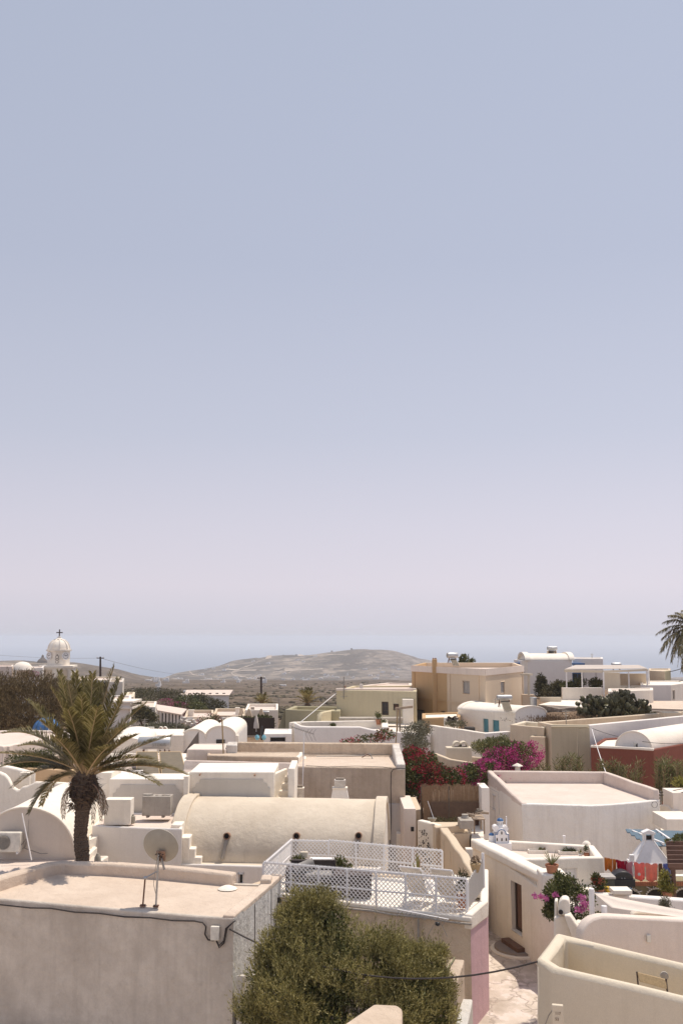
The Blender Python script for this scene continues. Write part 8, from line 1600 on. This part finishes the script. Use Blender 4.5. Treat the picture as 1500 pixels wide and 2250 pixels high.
for p, d in zip(p_, d_):
    u_ = V3(d) * .35 + V3((0, 0, .75)) + V3(rngo.normal(size=3)) * .18
    for k_ in range(11): pp.append(V3(p) + u_ * .03 * k_); dd_.append(u_ + V3(rngo.normal(size=3)) * .45)
v = leaf_mesh(np.array([tuple(x) for x in pp]), np.array([tuple(x) for x in dd_]), .06, .013, rngo); quads_obj('outer_sprigs', v, M['olive leaves'], ot, kind='stuff')
g0_ = V3((P(760, 2200, 22.3).x, 22.4, -9.4))
for i in range(16):
    b = bl[i]; c1 = V3(b[:3]); m_ = g0_.lerp(c1, .5) + V3((RNG.uniform(-.2, .2), RNG.uniform(-.2, .2), .1)); tubeobj('branch', [g0_, g0_.lerp(m_, .5) + V3((0, 0, .1)), m_, c1], [.07, .05, .035, .012], M['grey bark'], ot, k=6)
# --- big bougainvilleas
def boug(lab, bl, nleaf, nblo, blo, seed, d, cut=-.1, lf='garden leaves'):
    B = blobs_px(bl); x = sum(b[0] for b in B) / len(B); y = sum(b[1] for b in B) / len(B); t = thing('bougainvillea', lab, 'shrub', V3((x, y, th(x, y))))
    crown('foliage', B, nleaf, .11, .06, M[lf], t, seed=seed, up=.25, rnd=.9, shell_=.35, cf=1.3, cut=-.5)
    B2 = [(b[0], b[1] - .1, b[2] + .05, b[3] * 1.05, b[4] * 1.1, b[5] * 1.05) for b in B]
    crown('blossom', B2, int(nblo * 1.6), .062, .05, M[blo], t, seed=seed + 1, up=.3, rnd=.8, shell_=.8, cf=1.9, cut=cut)
    for b in B[:5]: tubeobj('branch', [V3((x, y, th(x, y))), V3((x, y, th(x, y))).lerp(V3(b[:3]), .6) + V3((RNG.uniform(-.3, .3), 0, .1)), V3(b[:3])], [.08, .05, .02], M['bark'], t, k=6)
    return t
boug('red flowering bougainvillea between the weathered house and the reed fence', [(905, 1670, 43, 22, 26, .8), (925, 1690, 42.5, 35, 30, .9), (905, 1710, 42.2, 28, 34, .9), (950, 1705, 42.2, 38, 28, .9), (900, 1745, 42, 22, 34, .8), (985, 1710, 42.2, 34, 20, .8), (932, 1668, 43, 25, 18, .7)], 17000, 3000, 'red blossom', 110, 42, .1)
boug('bright magenta bougainvillea in front of the beige houses', [(1140, 1662, 44.5, 42, 28, 1.), (1100, 1672, 44.5, 38, 28, 1.), (1165, 1655, 45, 26, 22, .8), (1070, 1695, 43.2, 34, 22, .9), (1035, 1702, 42.8, 34, 22, .9), (1120, 1648, 45, 32, 18, .8), (1085, 1712, 42.7, 40, 18, .8)], 14000, 5200, 'magenta blossom', 112, 44, -.1)
boug('sparse red flowered shrub peeping over the weathered house parapet', [(815, 1622, 51, 28, 9, .5), (845, 1615, 51, 22, 12, .5), (770, 1630, 51, 22, 5, .4), (790, 1625, 51, 18, 8, .4)], 900, 260, 'red blossom', 114, 51, .2)
def bush(lab, bl, n, ln, wd, mt, seed, name='shrub', cat='shrub', up=.4, cut=-.4, cf=1.3, rnd=.7, sprig=0, stems=5, shell_=.3, sm='bark', part='foliage', sr=.05):
    B = blobs_px(bl); x = sum(b[0] for b in B) / len(B); y = sum(b[1] for b in B) / len(B); z = min(b[2] - b[5] for b in B) - .4; z = max(z, th(x, y)); t = thing(name, lab, cat, V3((x, y, z)))
    crown(part, B, n, ln, wd, M[mt], t, seed=seed, up=up, rnd=rnd, shell_=shell_, cf=cf, cut=cut, sprig=sprig)
    for b in (B * 3)[:stems]: tubeobj('branch', [V3((x, y, z)), V3((x, y, z)).lerp(V3(b[:3]), .6) + V3((RNG.uniform(-.3, .3) * sr * 10, 0, .1)), V3(b[:3]) + V3((RNG.uniform(-1, 1) * b[3] * .6, 0, b[5] * .7))], [sr, sr * .6, sr * .25], M[sm], t, k=5)
    return t
bush('grey green olive tree left of the white yard wall', [(910, 1610, 50, 26, 22, .9), (930, 1600, 51, 20, 16, .8), (900, 1630, 49, 18, 18, .7), (925, 1635, 49, 18, 14, .6)], 5000, .11, .035, 'grey scrub leaves', 120, 'olive_tree', 'tree')
bush('light green shrub behind the cream chimney scroll', [(1060, 1642, 48.5, 26, 14, .8), (1085, 1638, 48.5, 26, 16, .8), (1104, 1633, 49, 14, 18, .6)], 4200, .11, .045, 'reed leaves', 121)
# cream chimney block with two arches, garden walls by it
t = thing('scroll_chimney', 'cream block chimney crowned with a pair of arched tile caps', 'chimney', P(1008, 1690, 46.5)); px_box('block', 981, 1036, 1643, 1675, 46.5, .7, M['cream plaster'], t, bevel=.03)
for u in (1004, 1019):
    c = P(u, 1642, 46.7); mb = MB(); vs = []; fs = []
    for i in range(13):
        a = math.pi * i / 12
        for dy in (0, .5):
            for r in (.13, .21): vs.append(c + V3((r * math.cos(a), dy, r * math.sin(a) * 1.2)))
    for i in range(12): b = i * 4; fs += [(b, b + 1, b + 5, b + 4), (b + 2, b + 6, b + 7, b + 3), (b + 1, b + 3, b + 7, b + 5), (b, b + 4, b + 6, b + 2)]
    mb.add(vs, fs); mesh('arched_cap', mb, M['cream plaster'], t, recalc=True)
strip('garden_wall', [P(950, 1655, 46), P(985, 1668, 45.4), P(1075, 1682, 45)], .25, -8.7, M['buff plaster'], label='low buff garden wall below the cream chimney', cat='wall'); strip('garden_wall', [P(1036, 1663, 47.5), P(1080, 1666, 47.5)], .25, -8.7, M['buff plaster'], label='short sunlit wall right of the cream chimney', cat='wall')
t = thing('chimney', 'tiny white chimney with a peaked cap behind the big white roof', 'chimney', P(1136, 1698, 43)); q = P(1136, 1690, 43); boxobj('stack', q, (.2, .2, .28), M['white plaster'], t); mb = MB(); mb.lathe(q + V3((0, 0, .12)), [(.24, 0), (.22, .03), (.02, .13)], 4); mesh('cap', mb, M['white plaster'], t, smooth=0)
# reeds: upright canes with paired leaves
def reeds(lab, canes, seed):
    r = np.random.default_rng(seed); xs = [P(u, v1, d) for u, v0, v1, d in canes]; t = thing('reed_clump', lab, 'reeds', xs[0]); P_, D_ = [], []; mb = MB()
    for u, v0, v1, d in canes:
        for k_ in range(3):
            a = P(u + r.uniform(-6, 6), v1, d + r.uniform(-.3, .3)); b = P(u + r.uniform(-9, 9), v0 + r.uniform(-3, 14), d + r.uniform(-.4, .4)); mb.bar(a, b, .014, .014, up=(0, 1, 0)); n_ = int((b - a).length / .04)
            for i in range(n_):
                f = (i + 1) / n_; an = r.uniform(0, 6.28); P_.append(tuple(a.lerp(b, f))); D_.append((math.cos(an) * .65, math.sin(an) * .65, r.uniform(.2, 1.0)))
    mesh('canes', mb, M['reed brown'], t, smooth=0, kind='stuff'); v = leaf_mesh(np.array(P_), np.array(D_), .24, .030, r); return quads_obj('leaves', v, M['reed leaves'], t, kind='stuff')
rr_ = random.Random(3)
def cl_(us, vt, vb, d): return [(u + rr_.uniform(-3, 3), vt + rr_.uniform(-8, 16) + abs(rr_.gauss(0, 8)), vb, d + rr_.uniform(-.3, .6)) for u in us]
reeds('reeds in front of the green beige wall, leftmost clump', cl_(range(1152, 1200, 5), 1675, 1705, 44.5) + cl_(range(1195, 1225, 6), 1682, 1708, 44.5) + cl_(range(1226, 1278, 4), 1652, 1706, 44.8), 1)
reeds('reeds in front of the left part of the red house', cl_(range(1312, 1352, 4), 1668, 1735, 44.5) + cl_(range(1352, 1408, 4), 1672, 1755, 43.8) + cl_(range(1296, 1314, 5), 1690, 1715, 44.6), 2)
reeds('tall reeds in front of the right part of the red house', cl_(range(1440, 1496, 3), 1664, 1765, 43.5) + cl_(range(1458, 1500, 5), 1675, 1760, 43), 3)
bush('yellow green bush at the right edge below the reeds', [(1495, 1722, 42, 14, 12, .4), (1505, 1738, 42, 16, 12, .4)], 900, .12, .05, 'lemon leaves', 125)
# tamarisk on the left
bush('large brown feathery tamarisk mass at the left edge', [(30, 1512, 60, 60, 30, 2.), (75, 1512, 59, 45, 28, 2.), (-10, 1544, 58, 60, 50, 2.), (60, 1544, 58, 70, 45, 2.2), (110, 1542, 58, 40, 42, 1.8), (30, 1584, 57, 70, 40, 2.), (95, 1576, 57, 50, 36, 1.8), (140, 1559, 58, 30, 40, 1.5), (150, 1532, 60, 18, 22, 1.), (-10, 1604, 57, 60, 20, 2.), (125, 1512, 60, 16, 14, 1.), (50, 1492, 60, 25, 14, 1.)], 46000, .20, .030, 'tamarisk leaves', 130, 'tamarisk', 'tree', up=.55, cf=.9, rnd=.4, stems=16, cut=-.7, sprig=5, shell_=.3, sm='dry twigs', sr=.06)
# greens between the houses on the left
for i, (bl_, n_, mt, lb) in enumerate((
    ([(312, 1570, 90, 22, 18, 1.2), (330, 1578, 90, 16, 12, 1.), (300, 1555, 92, 16, 12, 1.)], 3500, 'scrub leaves', 'dark green bush left of the glazed shed'),
    ([(345, 1602, 70, 40, 12, 1.4), (385, 1606, 70, 34, 14, 1.3), (310, 1608, 68, 26, 12, 1.2), (415, 1610, 72, 22, 10, 1.)], 6000, 'grey scrub leaves', 'grey green scrub hedge in front of the glazed shed'),
    ([(410, 1545, 130, 26, 16, 2.), (430, 1560, 128, 24, 18, 2.), (425, 1588, 115, 18, 16, 1.5), (395, 1548, 132, 16, 12, 1.5)], 4500, 'garden leaves', 'bright green creeper mass right of the glazed shed'),
    ([(440, 1545, 150, 30, 20, 2.5), (470, 1555, 148, 26, 18, 2.2), (450, 1570, 145, 20, 14, 2.)], 5000, 'scrub leaves', 'brown green bush in front of the long shed'),
    ([(260, 1545, 120, 40, 22, 3.), (300, 1530, 160, 50, 18, 4.), (340, 1525, 170, 50, 14, 4.), (380, 1530, 170, 30, 14, 4.)], 7000, 'scrub leaves', 'broad scrubby thicket behind the cornice house'),
    ([(540, 1585, 78, 30, 8, .8), (575, 1582, 78, 26, 8, .8), (590, 1590, 76, 12, 12, .6)], 3000, 'garden leaves', 'dark green hedge along the top of the dark fence'),
    ([(1190, 1515, 88, 14, 24, 1.), (1188, 1495, 88, 7, 14, .6)], 2600, 'scrub leaves', 'upright brownish cypress before the barrel roofed house'),
    ([(1222, 1515, 87, 20, 18, 1.2), (1208, 1525, 86, 18, 14, 1.)], 2800, 'scrub leaves', 'round olive bush right of the brownish cypress'),
    ([(1270, 1502, 86, 22, 10, 1.), (1250, 1508, 86, 18, 10, 1.)], 2000, 'garden leaves', 'green planting under the canopy pergola, left'),
    ([(1308, 1502, 86, 14, 10, 1.)], 900, 'garden leaves', 'green planting under the canopy pergola, right'),
    ([(20, 1700, 46, 22, 8, .4)], 500, 'scrub leaves', 'low green bush at the left edge behind the wavy wall'),
    ([(1000, 1590, 60, 22, 5, .3)], 400, 'grey scrub leaves', 'scruffy plants in front of the lava stone wall'))):
    k_ = bl_[0][2] / 60.; bush(lb, bl_, n_, .16 * k_ ** .8, .06 * k_ ** .8, mt, 140 + i, up=.3)
boug('pink flowered bush behind the glazed shed', [(365, 1545, 130, 18, 9, 1.2), (390, 1552, 128, 22, 9, 1.2), (412, 1572, 112, 8, 12, .8)], 1200, 1300, 'magenta blossom', 160, 130, -.6)
boug('red and white flowered bush behind the small vaults', [(460, 1585, 75, 26, 15, 1.), (445, 1600, 74, 24, 10, 1.), (490, 1592, 76, 22, 10, 1.), (515, 1590, 76, 12, 10, .7)], 3200, 500, 'red blossom', 162, 75, .2)
boug('pink bush beside the clock tower foot', [(75, 1482, 130, 12, 6, .8)], 160, 260, 'magenta blossom', 164, 130, -.6)
# prickly pears: flat oval pads piled up
pc = thing('prickly_pear', 'large dark thicket of prickly pear pads above the beige house', 'cactus', V3((P(1350, 1575, 66).x, 66, -5.5))); r = np.random.default_rng(9); B = blobs_px([(1300, 1550, 66, 30, 20, 1.2), (1330, 1556, 65.5, 34, 20, 1.2), (1365, 1545, 66, 30, 26, 1.3), (1372, 1528, 66.5, 12, 12, .6), (1395, 1556, 66, 30, 20, 1.2), (1418, 1568, 65.5, 18, 12, .9), (1290, 1565, 65.5, 22, 12, .9), (1350, 1570, 65, 60, 12, 1.)])
pp_, dd2 = blob_points(B, 760, r, .5, 1.2, -.6, 4); first = []
me_list = []
for vi in range(3):
    mb = MB(); mb.lathe((0, 0, 0), [(.001, -.035), (.12, -.03), (.145, 0), (.12, .03), (.001, .035)], 8, axis=(0, 1, 0)); q = MB(); q.v = [(x, y, z * (1.3 + .15 * vi)) for x, y, z in mb.v]; q.f = mb.f; tmp = mesh('pad', q, M['cactus green'], pc, smooth=60, origin=V3((0, 0, 0))); me_list.append(tmp.data); bpy.data.objects.remove(tmp)
def place_pad(i):
    o = bpy.data.objects.new('pad', me_list[i % 3]); COL.objects.link(o); o.parent = pc; p = V3(pp_[i]); o.location = p - pc.location; o.rotation_euler = (r.normal() * .5, r.normal() * .6, r.uniform(0, 3.1)); s = r.uniform(.8, 1.4); o.scale = (s, s, s)
order = np.argsort(pp_[:, 1])
for i in order[:290]: place_pad(int(i))
mb = MB(); me0 = me_list[0]
for i in order[290:]:
    R_ = Matrix.Rotation(r.uniform(0, 3.1), 3, 'Z') @ Matrix.Rotation(r.normal() * .5, 3, 'X'); p = V3(pp_[int(i)]); mb.add([p + R_ @ v_.co for v_ in me0.vertices], [tuple(f.vertices) for f in me0.polygons])
mesh('pads_behind', mb, M['cactus green'], pc, smooth=60, kind='stuff')
# dry grass on the brown slope
crown('dry_grass', [(P(1215, 1585, 62).x, 62, -5.0, 3.2, 3, .25)], 2600, .16, .03, M['dry twigs'], seed=170, up=.7, kind='stuff', shell_=0)
# scrub on the plain: thousands of low cushions
r = np.random.default_rng(12); n_ = 9000; yy_ = 105 * np.exp(r.uniform(0, 1, n_) * math.log(900 / 105.)); uu_ = r.uniform(-700, 2200, n_); xx_ = (uu_ - CU) / F * yy_
cl0 = clump(np.stack([xx_ * .012, yy_ * .02, 0 * xx_], 1) * 1.0, 1.6, 5) + r.normal(size=n_) * .6; ok = (cl0 > -.2) & ~((xx_ > 9) & (yy_ < 125)) & ~((uu_ > 395) & (uu_ < 510) & (yy_ < 192)) & (yy_ > 108); xx_, yy_ = xx_[ok], yy_[ok]; zz_ = theight(xx_, yy_)
ico = [(0, 0, 1), (.9, 0, .35), (.28, .85, .4), (-.72, .52, .33), (-.72, -.52, .4), (.28, -.85, .35), (0.6, .5, -.2), (-.2, .9, -.2), (-.9, 0, -.2), (-.2, -.9, -.2), (.6, -.5, -.2)]
tri = [(0, 1, 2), (0, 2, 3), (0, 3, 4), (0, 4, 5), (0, 5, 1), (1, 6, 2), (2, 6, 7), (2, 7, 3), (3, 7, 8), (3, 8, 4), (4, 8, 9), (4, 9, 5), (5, 9, 10), (5, 10, 1), (1, 10, 6)]
ico = np.array(ico); tri = np.array(tri); m_ = len(xx_); s_ = r.uniform(.5, 1.25, m_) * (yy_ / 200) ** .25 * .8; V = ico[None] * (s_[:, None, None] * r.uniform(.6, 1.4, (m_, 11, 1))) * np.array([1.25, 1.25, .62]); V += np.stack([xx_, yy_, zz_], 1)[:, None]
T = (tri[None] + (np.arange(m_) * 11)[:, None, None]).reshape(-1, 3); me = bpy.data.meshes.new('scrub'); V = V.reshape(-1, 3); me.vertices.add(len(V)); me.vertices.foreach_set('co', V.astype(np.float32).ravel()); me.loops.add(T.size); me.loops.foreach_set('vertex_index', T.astype(np.int32).ravel()); me.polygons.add(len(T)); me.polygons.foreach_set('loop_start', np.arange(0, T.size, 3, dtype=np.int32)); me.polygons.foreach_set('loop_total', np.full(len(T), 3, dtype=np.int32)); me.update()
me.materials.append(leafy('cushion scrub', [(.045, .04, .022), (.085, .07, .04), (.15, .12, .08)], trans=0, rough=1)); o = bpy.data.objects.new('scrub', me); COL.objects.link(o); tag(o, kind='stuff')
